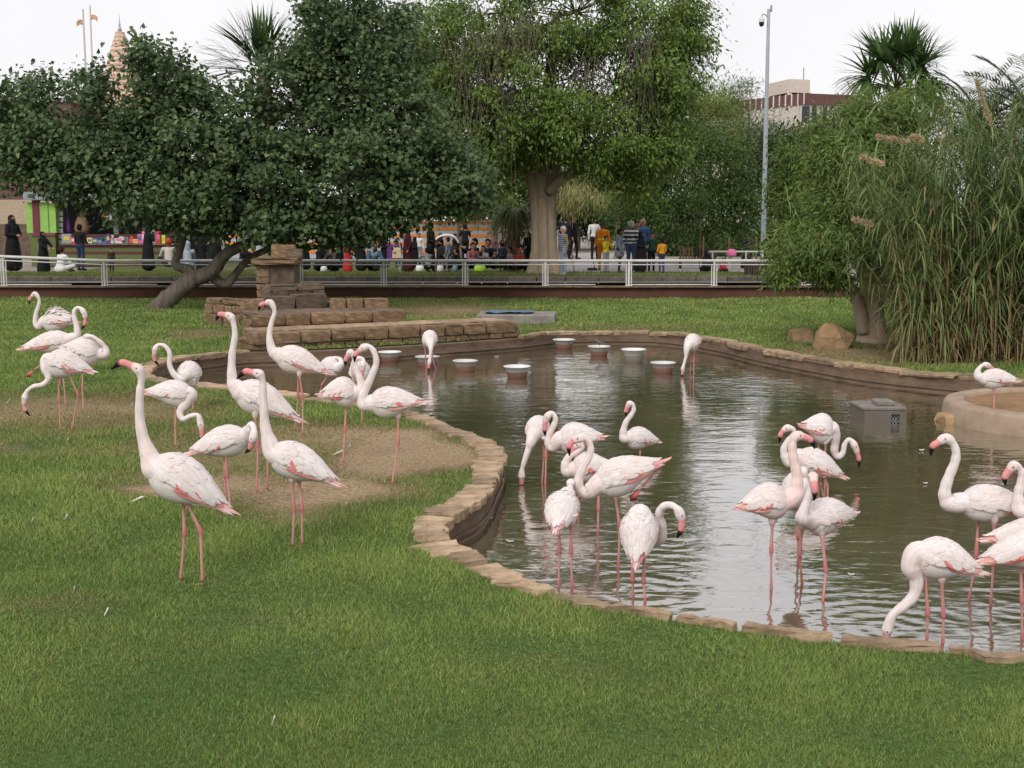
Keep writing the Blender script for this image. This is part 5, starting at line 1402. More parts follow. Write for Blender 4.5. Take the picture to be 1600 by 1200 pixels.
bowl(1036, 583, 40, 'white rimmed feeding bowl nearest the flamingo under the far bank')
# small bird on a bowl rim: one body swept from tail to beak
bp_ = A(rt.location) + A([0, -.1, bh * 1.06])
Q = catmull(A([[.13, 0, .05, .006], [.06, 0, .055, .02], [0, 0, .065, .036], [-.045, 0, .095, .030], [-.07, 0, .12, .026], [-.095, 0, .118, .008], [-.11, 0, .112, .003]]), 4)
V, F = tube_vf(Q[:, :3], Q[:, 3], 10)
o = mesh_np('small_bird', V, F, M['bird_grey'], smooth=True, loc=bp_)
MB().tube([(0, .01, -.005), (0, .01, .05)], .004, 5).tube([(0, -.012, -.005), (0, -.012, .05)], .004, 5).build('leg', M['bird_grey'], o)
tag(o, 'small dark bird perched on the rim of a feeding bowl', 'bird')

# concrete pump box with an open grille
p = on_z(1383, 662, WATER_Z); m_ = mpp(p[1]); bw, bd, bh_ = 66 * m_, .56, 20 * m_
box_o = empty('concrete_box', (p[0], p[1], WATER_Z), 'grey concrete pump box standing in the water with a grille in its side', 'concrete box')
gx = 16 * m_; gw = 13 * m_
x0, x1 = -bw / 2, bw / 2
mb = MB()
mb.box(((x0 + gx - gw / 2) / 2, .06, bh_ / 2 - .1), (gx - gw / 2 - x0, .12, bh_ + .2)).box(((x1 + gx + gw / 2) / 2, .06, bh_ / 2 - .1), (x1 - gx - gw / 2, .12, bh_ + .2))
mb.box((gx, .06, bh_ - .02), (gw, .12, .04)).box((x0 + .05, bd / 2 + .06, bh_ / 2 - .1), (.1, bd - .12, bh_ + .2)).box((x1 - .05, bd / 2 + .06, bh_ / 2 - .1), (.1, bd - .12, bh_ + .2)).box((0, bd + .05, bh_ / 2 - .1), (bw, .1, bh_ + .2))
mb.build('shell', M['wet_grey'], box_o)
MB().box((0, bd / 2 + .06, bh_ + .022), (bw * 1.06, bd * 1.12, .04), bev=.008).build('lid', M['concrete'], box_o)
MB().box((.05, bd / 2 + .02, bh_ + .07), (bw * .42, bd * .5, .06), bev=.012).build('cover_block', M['concrete'], box_o)
g_ = MB()
for k in range(-6, 9):
    for s_ in (-1, 1):
        a_ = A([gx - gw / 2, .05 + s_ * .003, k * .05]); b_ = A([gx + gw / 2, .05 + s_ * .003, k * .05 + s_ * gw * 1.3])
        t0, t1 = 0, 1
        zz = sorted(((0.0 - a_[2]) / (b_[2] - a_[2]), (bh_ - .04 - a_[2]) / (b_[2] - a_[2])))
        t0, t1 = max(0, zz[0]), min(1, zz[1])
        if t1 - t0 > .08: g_.tube([a_ + (b_ - a_) * t0, a_ + (b_ - a_) * t1], .006, 4)
g_.build('grille', M['galv'], box_o)

# round planter island
pi = on_z(1507, 668, WATER_Z); ri = 1.55; cx, cy = pi[0] + ri * .98, pi[1] + .45
isl = empty('planter_island', (cx, cy, WATER_Z), 'round concrete planter island filled with ochre soil in the pond', 'planter')
MB().lathe([(ri * 1.04, -.3), (ri * 1.02, .0), (ri, .20), (ri * .985, .235), (ri * .95, .25), (ri * .86, .25), (ri * .84, .235), (ri * .84, .1)], 64).build('ring', M['concrete_pale'], isl, smooth=True)
Vs, Fs = [(0, 0, .25)], []
for k, rr_ in enumerate((.3, .6, .84)):
    for i in range(32):
        a = i * 2 * math.pi / 32; Vs.append((ri * rr_ * math.cos(a), ri * rr_ * math.sin(a), (.235 if rr_ < .8 else .20) + R.uniform(-.012, .012)))
for i in range(32):
    j = (i + 1) % 32; Fs.append((0, 1 + i, 1 + j))
    for k in range(2): Fs.append((1 + k * 32 + i, 1 + (k + 1) * 32 + i, 1 + (k + 1) * 32 + j, 1 + k * 32 + j))
mesh_np('soil', Vs, Fs, M['soil'], isl, smooth=True)
pr = on_z(1492, 664, WATER_Z)
boulder(1490, 664, .55, .14, .4, 'flat wet ochre rock in the water at the planter island', 21).location = (pr[0] + .15, pr[1] + .25, WATER_Z - .03)

# moulted white feathers on the grass
FE = [(14, 627), (50, 815), (103, 808), (212, 779), (105, 692), (206, 634), (528, 710), (546, 700), (540, 792), (473, 645), (340, 615), (470, 766), (115, 921), (166, 958), (427, 1131), (1437, 963), (620, 626)]
WHERE = ['beside the grazing flamingo', 'on the open lawn by the frame edge', 'on the turf below the dry strip', 'on the bare earth behind the nearest bird', 'under the grazing flamingo', 'left of the looped neck bird', 'flat on the bare earth near the single leg', 'upright on the bare earth near the single leg', 'on the turf below the bare patch', 'at the feet of the terrace-side bird', 'at the waterside grass edge', 'by the spread pink feet', 'on the near lawn, rounded', 'on the near lawn, smaller', 'caught upright in the nearest turf', 'on the near bank grass', 'by the pond edge turf']
for (x, y), wtxt in zip(FE[:15], WHERE):
    p = on_z(x, y); n = 6; Ls = R.uniform(.016, .03) if (x, y) not in ((212, 779), (528, 710)) else .13
    a = R.uniform(-.4, .4) if Ls < .2 else .05
    P = A([[t * Ls, 0, .03 + .02 * math.sin(t * 3) - .014] for t in np.linspace(-.5, .5, n)])
    V, F = [], []
    for i, q in enumerate(P):
        w = .013 * math.sin(math.pi * (i + .6) / (n + .2)) + .004
        V += [q + A([0, -w, .004]), q + A([0, 0, .014]), q + A([0, w, .004]), q + A([0, 0, -.004])]
    F = [(i * 4 + j, i * 4 + (j + 1) % 4, i * 4 + 4 + (j + 1) % 4, i * 4 + 4 + j) for i in range(n - 1) for j in range(4)] + [(3, 2, 1, 0), (n * 4 - 4, n * 4 - 3, n * 4 - 2, n * 4 - 1)]
    o = mesh_np('fallen_feather', V, F, M['down'], loc=(p[0], p[1], lawn_z(A([p[0]]), A([p[1]]))[0]), smooth=True); o.rotation_euler = (0, 0, a)
    tag(o, 'moulted white feather ' + wtxt, 'feather', 'moulted feathers on the lawn')

for (x, y), wtxt in zip([(819, 696), (765, 812), (797, 848), (1446, 757), (1440, 705), (1378, 592), (776, 558), (1170, 640), (1330, 900)],
                        ['beside the plunging flamingo', 'just below the curved stone edge', 'off the near bank by the curve', 'before the large white flamingo', 'beyond the large white flamingo bill', 'under the far bank by the reeds', 'between the bowls near the terrace', 'in the bright open water', 'between the front facing bird and the near bank']):
    p = on_z(x, y, WATER_Z); Ls = R.uniform(.04, .08)
    V, F, n = [], [], 6
    for i, t in enumerate(np.linspace(-.5, .5, n)):
        w = .014 * math.sin(math.pi * (i + .6) / (n + .2)) + .003; q = A([t * Ls, 0, .006 + .03 * t * t])
        V += [q + A([0, -w, .004]), q + A([0, 0, .010]), q + A([0, w, .004]), q + A([0, 0, -.003])]
    F = [(i * 4 + j, i * 4 + (j + 1) % 4, i * 4 + 4 + (j + 1) % 4, i * 4 + 4 + j) for i in range(n - 1) for j in range(4)] + [(3, 2, 1, 0), (n * 4 - 4, n * 4 - 3, n * 4 - 2, n * 4 - 1)]
    o = mesh_np('floating_feather', V, F, M['down'], loc=(p[0], p[1], WATER_Z + .002), smooth=True); o.rotation_euler = (0, 0, R.uniform(-.6, .6))
    tag(o, 'white feather floating on the water ' + wtxt, 'feather', 'feathers floating on the pond')

# ------------------------------------------------------------------ lamp post with dome camera
lY = 52.0; lb = A([(1190 - 800) / FPX * lY, lY, UP_Z])
lt = at(1198, 14, lY) - lb
lp = empty('camera_post', lb, 'tall galvanised post carrying a dome security camera', 'post')
MB().tube([(0, 0, 0), (0, 0, lt[2] * .5), (lt[0] * 0, 0, lt[2])], [.11, .09, .062], 14).box((0, 0, .02), (.4, .4, .04)).build('pole', M['galv'], lp, smooth=False)
zc = (at(1190, 24, lY) - lb)[2]
arm = MB().tube(catmull(A([[0, 0, zc - .15], [-.12, 0, zc + .02], [-.24, 0, zc + .03], [-.27, 0, zc - .08]]), 5), .022, 8).build('bracket', M['galv'], lp, smooth=True)
MB().lathe([(.001, 0.0), (.09, -.02), (.11, -.10), (.11, -.2)], 20, (-.27, 0, zc - .06)).build('camera_housing', M['white_plastic'], lp, smooth=True)
MB().lathe([(.105, 0), (.105, -.05), (.085, -.13), (.04, -.17), (.001, -.18)], 20, (-.27, 0, zc - .26)).build('camera_dome', M['dark_glass'], lp, smooth=True)
MB().box((.1, 0, lt[2] + .02), (.08, .1, .26), bev=.02).tube([(0, 0, lt[2] - .1), (.1, 0, lt[2] - .05)], .02, 6).build('antenna', M['galv'], lp)

# ------------------------------------------------------------------ far buildings
bY = 130.0
def bx_(px0, px1, py0, py1, Y): 
    a, b_ = at(px0, py1, Y), at(px1, py0, Y); return a, b_
bl = empty('flat_roofed_building', (at(1250, 190, bY)[0], bY, UP_Z), 'beige flat roofed building with maroon parapet beyond the trees', 'building')
bo = A(bl.location)
def bpart(name, px0, px1, py0, py1, dy, dep, mat, parent=bl):
    a, b_ = bx_(px0, px1, py0, py1, bY + dy)
    c = A([(a[0] + b_[0]) / 2, bY + dy + dep / 2, (a[2] + b_[2]) / 2]) - bo
    return MB().box(c, (b_[0] - a[0], dep, b_[2] - a[2])).build(name, M[mat], parent)
rz_b = .0
mb = MB()
a, b_ = bx_(1250, 1345, 163, 345, bY)
cx0, cx1 = a[0] - bo[0], b_[0] - bo[0]; zt = b_[2] - UP_Z
# main block turned so that its long side runs back and away
P4 = [(cx0, 0), (cx1, 2.0), (cx1 - 2.0, 16), (cx0 - 9.5, 14.0)]
def prism(P, z0, z1):
    n = len(P); return [(*p, z0) for p in P] + [(*p, z1) for p in P], [tuple(range(n))[::-1], tuple(range(n, 2 * n))] + [(i, (i + 1) % n, n + (i + 1) % n, n + i) for i in range(n)]
mesh_np('wall', *prism(P4, 0, zt), M['building_white'], bl)
def off4(k): 
    c = A(P4).mean(0); return [tuple(c + (A(p) - c) * k) for p in P4]
pz = (at(1250, 146, bY)[2] - UP_Z)
par = mesh_np('parapet', *prism(off4(1.03), zt - .02, pz), M['building_maroon'], bl)
for i in range(22):
    t = i / 21; q = A(off4(1.035)[3]) * (1 - t) + A(off4(1.035)[0]) * t
    MB().box((q[0], q[1], (zt + pz) / 2), (.12, .12, pz - zt + .06)).build('parapet_rib', M['building_white'], par)
for i in range(14):
    t = (i + .5) / 14; q = A(P4[3]) * (1 - t) + A(P4[0]) * t
    MB().box((q[0] - .05, q[1] - .05, zt - 1.6), (.18, .18, 3.2)).build('fin', M['building_beige'], bl)
for px0, px1 in ((1253, 1266), (1268, 1277), (1285, 1293)):
    w = bpart('window', px0, px1, 166, 190, -.12 + (px0 - 1250) / 40, .3, 'dark_glass'); 
    bpart('frame', px1 - 1, px1, 165, 190, -.2 + (px0 - 1250) / 40, .3, 'building_white', w)
ht = [(-3.2, 3), (3.6, 3.6), (3.0, 10), (-5.2, 9)]
hx0 = at(1246, 130, bY)[0] - bo[0]
H4 = [(at(1246, 0, bY)[0] - bo[0], 2.5), (at(1281, 0, bY)[0] - bo[0], 3.2), (at(1279, 0, bY)[0] - bo[0], 8), (at(1224, 0, bY)[0] - bo[0], 7)]
mesh_np('roof_house', *prism(H4, pz + .35, at(1250, 119, bY)[2] - UP_Z), M['building_beige'], bl)
for hx_, hy_ in H4:
    MB().box((hx_ * .96, hy_ + (.3 if hy_ < 5 else -.3), pz + .1), (.4, .4, .7)).build('roof_support', M['building_beige'], bl)
MB().tube([(at(1273, 0, bY)[0] - bo[0], 4, at(1273, 119, bY)[2] - UP_Z - .1), (at(1273, 0, bY)[0] - bo[0], 4, at(1273, 98, bY)[2] - UP_Z)], .06, 6).build('mast', M['galv'], bl)
MB().tube([(at(1211, 0, bY)[0] - bo[0] + 1.0, 9, pz - .3), (at(1211, 0, bY)[0] - bo[0] + 1, 9, pz + .9), (at(1206, 0, bY)[0] - bo[0] + .9, 9, pz + 1.1)], .06, 6).build('roof_lamp', M['galv'], bl)

tY_ = 150.0; tb = A([(203 - 800) / FPX * tY_, tY_, UP_Z])
tw = empty('minaret', tb, 'distant striped conical minaret rising behind the dark tree', 'tower')
zz = lambda py: at(203, py, tY_)[2] - UP_Z
levels = [(205, 2.6), (165, 2.55), (150, 2.45), (135, 2.3), (120, 2.05), (105, 1.75), (95, 1.55), (82, 1.25), (70, .95), (60, .72), (50, .5)]
for k in range(len(levels) - 1):
    (y0, r0), (y1, r1) = levels[k], levels[k + 1]
    n = 3
    for j in range(n):
        ra, rb = r0 + (r1 - r0) * j / n, r0 + (r1 - r0) * (j + 1) / n; za, zb_ = zz(y0 + (y1 - y0) * j / n), zz(y0 + (y1 - y0) * (j + 1) / n)
        pr_ = 1.025 if (k * n + j) % 2 else 1.0
        MB().lathe([(.01, za), (ra * pr_, za + .005), (rb * pr_, zb_), (.01, zb_)], 8).build('band', M['tower_pink' if (k * n + j) % 2 else 'tower_cream'], tw)
MB().lathe([(2.6, 0), (2.6, zz(205))], 8).build('shaft', M['tower_cream'], tw)
MB().lathe([(.18, zz(50)), (.25, zz(46)), (.1, zz(42)), (.12, zz(38)), (.05, zz(33)), (.01, zz(22))], 10).build('finial', M['galv'], tw)
for px, pt, lab in ((158, 8, 'taller of two distant flagpoles beside the minaret'), (149, 14, 'shorter of two distant flagpoles, its flag on the outer side')):
    Yp = 110.0; b = A([(px + 1 - 800) / FPX * Yp, Yp, UP_Z]); h = at(px, pt, Yp)[2] - UP_Z
    fp = empty('flagpole', b, lab, 'flagpole', 'distant flagpoles')
    MB().tube([(0, 0, 0), (-.1 if px == 149 else 0, 0, h)], [.14, .07], 8).build('pole', M['building_white'], fp)
    sgn = 1 if px == 158 else -1
    V = [(sgn * x * .1 + (-.1 if px == 149 else 0), R.uniform(-.04, .04), h - (.9 if px == 158 else 1.0) - z * .1 + (.15 * math.sin(x * .6))) for z in range(5) for x in range(7)]
    F = [(z * 7 + x, z * 7 + x + 1, (z + 1) * 7 + x + 1, (z + 1) * 7 + x) for z in range(4) for x in range(6)]
    f_ = mesh_np('flag', V, F, M['tower_pink'], fp)
    sol = f_.modifiers.new('thickness', 'SOLIDIFY'); sol.thickness = .02

# ------------------------------------------------------------------ walls and kiosk behind the railing
def wall_px(name, px0, px1, py0, py1, Y, dep, mat, parent, o):
    a, b_ = at(px0, py1, Y), at(px1, py0, Y)
    z0, z1 = max(a[2], UP_Z) , b_[2]
    return MB().box((((a[0] + b_[0]) / 2) - o[0], Y + dep / 2 - o[1], (z0 + z1) / 2 - o[2]), (b_[0] - a[0], dep, z1 - z0)).build(name, M[mat], parent)
o_ = A([at(20, 400, 66)[0], 66, UP_Z]); bw_ = empty('boundary_wall', o_, 'beige rendered boundary wall with stone base at the frame edge', 'wall')
wall_px('upper_wall', -120, 120, 312, 350, 66, .5, 'beige_render', bw_, o_)
wall_px('stone_base', -120, 120, 350, 430, 65.9, .7, 'stone_dull', bw_, o_)
o_ = A([at(30, 400, 100)[0], 100, UP_Z]); bb = empty('brick_building', o_, 'far red brown building behind the dark tree', 'building')
wall_px('wall', -200, 110, 158, 430, 100, 8, 'building_maroon', bb, o_)
wall_px('roof_edge', -205, 114, 153, 159, 99.8, 8.4, 'building_beige', bb, o_)
o_ = A([at(560, 400, 64)[0], 64, UP_Z]); sw = empty('striped_wall', o_, 'low pale wall with horizontal orange stripes behind the picnickers', 'wall')
wall_px('wall', 300, 770, 345, 425, 64, .4, 'pale_blue_grey', sw, o_)
for y0, y1 in ((346, 350), (355, 360), (366, 371), (378, 383), (391, 396)):
    wall_px('stripe', 300, 770, y0, y1, 63.98, .02, 'orange_paint', sw, o_)
o_ = A([at(1180, 400, 75)[0], 75, UP_Z]); gs = empty('grey_screen_wall', o_, 'grey metal screen wall behind the lamp post', 'wall')
for k in range(13):
    wall_px('panel', 1120 + k * 14, 1133 + k * 14, 348, 402, 75 + .02 * (k % 2), .1, 'grey_sheet', gs, o_)

kY = 52.0; o_ = A([at(180, 420, kY)[0], kY, UP_Z]); ks = empty('toy_kiosk', o_, 'toy kiosk with lime green and maroon front under the dark tree', 'kiosk')
wall_px('corner_panel', 42, 74, 316, 364, kY, .2, 'lime_green', ks, o_)
wall_px('corner_return', 74.3, 86, 318, 364, kY + .05, .9, 'lime_green', ks, o_)
wall_px('corner_stripe', 52, 60, 313, 366, kY - .04, .05, 'maroon', ks, o_)
wall_px('corner_base', 50, 86, 365, 425, kY, .8, 'olive_board', ks, o_)
wall_px('corner_base_stripe', 50, 86, 364, 369, kY - .05, .9, 'maroon', ks, o_)
wall_px('back_wall', 86, 350, 312, 425, kY + 2.4, .1, 'black_plastic', ks, o_)
for y0, y1, mt in ((383, 388, 'brown_board'), (388, 393, 'olive_board'), (393, 398, 'brown_board'), (398, 411, 'olive_board'), (411, 416, 'brown_board'), (416, 425, 'olive_board')):
    wall_px('counter_board', 100, 268, y0, y1, kY, .5, mt, ks, o_)
wall_px('counter_top', 94, 272, 380.5, 383, kY - .08, 1.1, 'stone_dull', ks, o_)
wall_px('display_step', 96, 268, 366, 380.5, kY + .55, .45, 'brown_board', ks, o_)
for px in (88, 180, 268, 345):
    wall_px('post', px, px + 3, 305, 425, kY + 1.2, .08, 'galv', ks, o_)
wall_px('roof', 36, 356, 300, 312, kY - .3, 3.2, 'grey_sheet', ks, o_)
for k in range(7):
    wall_px('shutter_slat', 86, 98, 330 + k * 9, 337 + k * 9, kY + .3, .05, 'toy_grey', ks, o_)

# goods on the counter: little boxes and rounded toys, each a thing
CN = {'toy_red': 'red', 'toy_blue': 'blue', 'toy_white': 'white', 'toy_yellow': 'yellow', 'toy_pink': 'pink', 'toy_purple': 'dark purple', 'toy_lime': 'lime', 'toy_grey': 'grey', 'wood': 'brown', 'teal': 'teal'}
goods = [(141, 372, 381, 8, 'toy_yellow'), (149, 373, 381, 9, 'toy_blue'), (157, 375, 381, 7, 'teal'), (164, 371, 381, 9, 'toy_blue'), (170, 366, 381, 5, 'toy_purple'), (176, 368, 381, 4, 'toy_white'), (187, 370, 381, 14, 'toy_white'), (198, 371, 381, 7, 'wood'),
         (206, 370, 381, 6, 'toy_red'), (212, 374, 381, 7, 'toy_yellow'), (219, 366, 381, 6, 'toy_pink'), (105, 366, 381, 14, 'toy_grey'), (115, 371, 381, 6, 'toy_red'), (248, 362, 381, 7, 'toy_red'), (256, 368, 381, 5, 'toy_lime'), (240, 358, 381, 7, 'toy_grey'), (225, 362, 381, 5, 'toy_pink')]
seq = {}
for i, (px, y0, y1, w, mt) in enumerate(goods):
    Y = kY + .12; a, b_ = at(px - w / 2, y1, Y), at(px + w / 2, y0, Y); W_, H_ = b_[0] - a[0], b_[2] - a[2]
    m = MB().box((0, 0, H_ / 2), (W_, .16, H_), bev=.012, jit=.004)
    o = m.build('toy_box', M[mt], None, loc=((a[0] + b_[0]) / 2, Y, a[2] + .012))
    MB().box((0, -.082, H_ * .55), (W_ * .6, .006, H_ * .4)).build('printed_panel', M[R.choice(['toy_white', 'toy_yellow', 'toy_pink', 'toy_blue'])], o)
    seq.setdefault(mt, []).append(o)
ordn = ['first', 'second', 'third', 'fourth']
for mt, lst in seq.items():
    for k, o in enumerate(lst):
        lab = f'small {CN[mt]} toy box on the kiosk counter' + (f', {ordn[k]} {CN[mt]} one from the green corner panel' if len(lst) > 1 else '')
        tag(o, lab, 'toy box', 'toys and boxes on the kiosk counter')
# wicker basket with a tall pointed back, and hanging toys
for px, y0, y1, w, mt, lab in ((128, 328, 366, 22, 'wood', 'pointed wicker display basket on the kiosk step'), (106, 336, 366, 10, 'toy_purple', 'dark purple toy bag hanging by the wicker basket'), (182, 338, 352, 9, 'toy_pink', 'pink toy hanging from the kiosk roof'), (172, 330, 345, 18, 'toy_white', 'pale bundle of toys hanging from the kiosk roof'), (163, 332, 340, 8, 'orange_paint', 'orange toy hanging from the kiosk roof')):
    Y = kY + .7; a, b_ = at(px - w / 2, y1, Y), at(px + w / 2, y0, Y); W_, H_ = b_[0] - a[0], b_[2] - a[2]
    o = MB().lathe([(.01, 0), (W_ * .42, .02), (W_ * .5, H_ * .25), (W_ * .42, H_ * .5), (W_ * .22, H_ * .8), (.012, H_)], 14).build('hanging_toy' if mt != 'wood' else 'wicker_basket', M[mt], None, smooth=True, loc=((a[0] + b_[0]) / 2, Y, a[2]))
    if mt != 'wood': MB().tube([(0, 0, H_ - .01), (0, 0, max(.1, at(px, 312, Y)[2] - a[2]))], .008, 5).build('string', M['toy_grey'], o)
    tag(o, lab, 'basket' if mt == 'wood' else 'toy')

# ------------------------------------------------------------------ slatted bin, bench, bags and picnic things
p = at(1193, 446, 40.2); sb = empty('slatted_planter', (p[0], 40.2, UP_Z + .02), 'dark brown slatted box planter behind the railing', 'planter box')
for k in range(13):
    MB().box((-.48 + k * .08, 0, .22), (.062, .03, .46), bev=.006).build('slat', M['dark_wood'], sb)
for s_ in (-.53, .53):
    for k in range(5): MB().box((s_, .08 + k * .08, .22), (.03, .062, .46), bev=.006).build('slat', M['dark_wood'], sb)
MB().box((0, .22, .475), (1.16, .52, .05), bev=.01).build('rim', M['black_plastic'], sb)
MB().box((0, .22, .2), (1.0, .36, .4)).build('liner', M['black_plastic'], sb)
p = at(1083, 408, 48); be = empty('park_bench', (p[0], 48, UP_Z), 'wooden slatted park bench under the dense green tree', 'bench')
for k in range(9): MB().box((-.45 + k * .11, .2, .62), (.07, .03, .42)).build('back_slat', M['wood' if k < 5 else 'dark_wood'], be)
for k in range(4): MB().box((0, -.25 + k * .11, .42), (1.1, .09, .03)).build('seat_slat', M['wood'], be)
for sx_ in (-.48, .48):
    for sy in (-.22, .2): MB().box((sx_, sy, .2), (.05, .05, .41)).build('leg', M['dark_wood'], be)
p = at(1165, 424, 46); lr = empty('low_rail', (p[0], 46, UP_Z), 'low white tube rail on the path beyond the slatted planter', 'railing')
for k in range(6): MB().tube([(-1.2 + k * .6, 0, 0), (-1.2 + k * .6, 0, .72)], .03, 8).build('post', M['white_metal'], lr)
for z in (.72, .36): MB().tube([(-1.4, 0, z), (2.6, 0, z)], .03, 8).build('rail', M['white_metal'], lr)

def blob_bag(name, px, py0, py1, w, Y, mat, label, cat, z=None, d=.3, handle=False):
    a, b_ = at(px - w / 2, py1, Y), at(px + w / 2, py0, Y); W_, H_ = b_[0] - a[0], b_[2] - a[2]
    zb = a[2] if z is None else z
    o = MB().lathe([(.01, 0), (.42, .0), (.5, .12), (.49, .55), (.40, .85), (.2, .98), (.01, 1.0)], 12).build(name, M[mat], None, smooth=True, loc=((a[0] + b_[0]) / 2, Y, zb))
    o.scale = (W_, d, H_)
    if handle:
        q = catmull(A([[-.25, 0, .9], [-.2, 0, 1.3], [.2, 0, 1.3], [.25, 0, .9]]), 4); MB().tube(q, .035, 6).build('handle', M[mat], o, smooth=True)
    return tag(o, label, cat)
GL = .575
blob_bag('picnic_bag', 750, 413, 424, 19, 44.2, 'toy_lime', 'lime green picnic bag on the grass behind the railing', 'bag', GL)
blob_bag('plastic_bag', 656, 411, 422, 13, 44.4, 'toy_white', 'white plastic bag on the grass by the maroon scarfed woman', 'bag', GL, handle=True)
blob_bag('plastic_bag', 688, 411, 422, 11, 44.3, 'toy_white', 'small pale plastic bag by the dark jacketed man', 'bag', GL, handle=True)
blob_bag('plastic_bag', 506, 411, 420, 11, 44.0, 'toy_white', 'small white bag on the grass near the stone pillar', 'bag', GL)
blob_bag('blue_bag', 711, 413, 423, 9, 44.3, 'tarp_blue', 'small blue bag on the grass by the stroller', 'bag', GL)
blob_bag('pink_bucket', 1143, 389, 400, 16, 45.8, 'toy_pink', 'pink toy bucket on the bench end behind the railing', 'bucket', None)
ch = at(615, 405, 47); fc = empty('folding_chair', (ch[0], 47, UP_Z), 'purple folding camp chair on the grass', 'chair')
MB().box((0, .2, .72), (.52, .05, .5), bev=.02).build('backrest', M['toy_purple'], fc)
MB().box((0, -.02, .44), (.52, .42, .05), bev=.015).build('seat', M['toy_purple'], fc)
for sx_ in (-.24, .24):
    for sy in (-.2, .18): MB().tube([(sx_, sy, 0), (sx_, -sy * .6, .46)], .014, 6).build('leg', M['galv'], fc)
# stroller
st_ = at(700, 408, 46.5); sr = empty('stroller', (st_[0], 46.5, UP_Z), 'baby stroller with a rounded white and pink canopy', 'stroller')
Q = catmull(A([[-.42, 0, 1.02], [-.38, 0, 1.2], [-.1, 0, 1.32], [.22, 0, 1.26], [.38, 0, 1.05]]), 5)
V, F = [], []
for q in Q:
    for y in (-.22, -.12, .12, .22): V.append(q + A([0, y, -.05 * (abs(y) > .2)]))
F = [(i * 4 + j, i * 4 + j + 1, i * 4 + 5 + j, i * 4 + 4 + j) for i in range(len(Q) - 1) for j in range(3)]
cp = mesh_np('canopy', V, F, M['toy_white'], sr, smooth=True); sol = cp.modifiers.new('t', 'SOLIDIFY'); sol.thickness = .03
MB().box((0, 0, .72), (.7, .4, .4), bev=.08).build('seat', M['black_plastic'], sr)
for sx_ in (-.3, .3):
    for sy in (-.22, .22):
        w = MB()
        V, F = tube_vf([(.1 * math.cos(t), 0, .1 * math.sin(t)) for t in np.linspace(0, 2 * math.pi, 17)], .022, 6); w.add(V + A([sx_, sy, .12]), F); w.build('wheel', M['black_plastic'], sr)
        MB().tube([(sx_, sy, .12), (-sx_ * .6, sy, .6)], .014, 6).build('leg', M['galv'], sr)
MB().tube([(-.3, -.2, .7), (-.62, -.2, 1.0), (-.62, .2, 1.0), (-.3, .2, .7)], .016, 6).build('handle', M['black_plastic'], sr)
# ------------------------------------------------------------------ people: one smooth body each, grown round a posed skeleton
def surface_nets(D, org, h):
    nx, ny, nz_ = D.shape
    ins = D < 0
    c8 = [(i, j, k) for i in (0, 1) for j in (0, 1) for k in (0, 1)]
    sub = lambda a, o: a[o[0]:nx - 1 + o[0], o[1]:ny - 1 + o[1], o[2]:nz_ - 1 + o[2]]
    cnt = sum(sub(ins, o).astype(np.int8) for o in c8)
    act = (cnt > 0) & (cnt < 8)
    vid = -np.ones(act.shape, int); idx = np.argwhere(act); vid[act] = np.arange(len(idx))
    acc = np.zeros((len(idx), 3)); wn_ = np.zeros(len(idx))
    for a in range(8):
        for ax in range(3):
            o0 = c8[a]
            if o0[ax] == 1: continue
            o1 = list(o0); o1[ax] = 1
            d0 = D[idx[:, 0] + o0[0], idx[:, 1] + o0[1], idx[:, 2] + o0[2]]; d1 = D[idx[:, 0] + o1[0], idx[:, 1] + o1[1], idx[:, 2] + o1[2]]
            cr_ = (d0 < 0) != (d1 < 0); t = np.where(cr_, d0 / np.where(cr_, d0 - d1, 1), 0)
            p = np.tile(A(o0, dtype=float), (len(idx), 1)); p[:, ax] = t
            acc[cr_] += p[cr_]; wn_ += cr_
    V = org + h * (idx + acc / wn_[:, None])
    F = []
    for ax in range(3):
        b, c = (ax + 1) % 3, (ax + 2) % 3
        s0 = [slice(1, -1)] * 3; s1 = [slice(1, -1)] * 3
        s0[ax] = slice(0, -1); s1[ax] = slice(1, None)
        a0 = ins[tuple(s0)]; a1 = ins[tuple(s1)]
        e = np.argwhere(a0 != a1); fl_ = a0[tuple(e.T)]
        off = [1, 1, 1]; off[ax] = 0; e = e + A(off)
        def cell(db, dc):
            q = e.copy(); q[:, b] += db; q[:, c] += dc; return vid[tuple(q.T)]
        quad = np.stack([cell(-1, -1), cell(0, -1), cell(0, 0), cell(-1, 0)], 1)
        quad[~fl_] = quad[~fl_][:, ::-1]
        F.append(quad)
    return V, np.vstack(F)

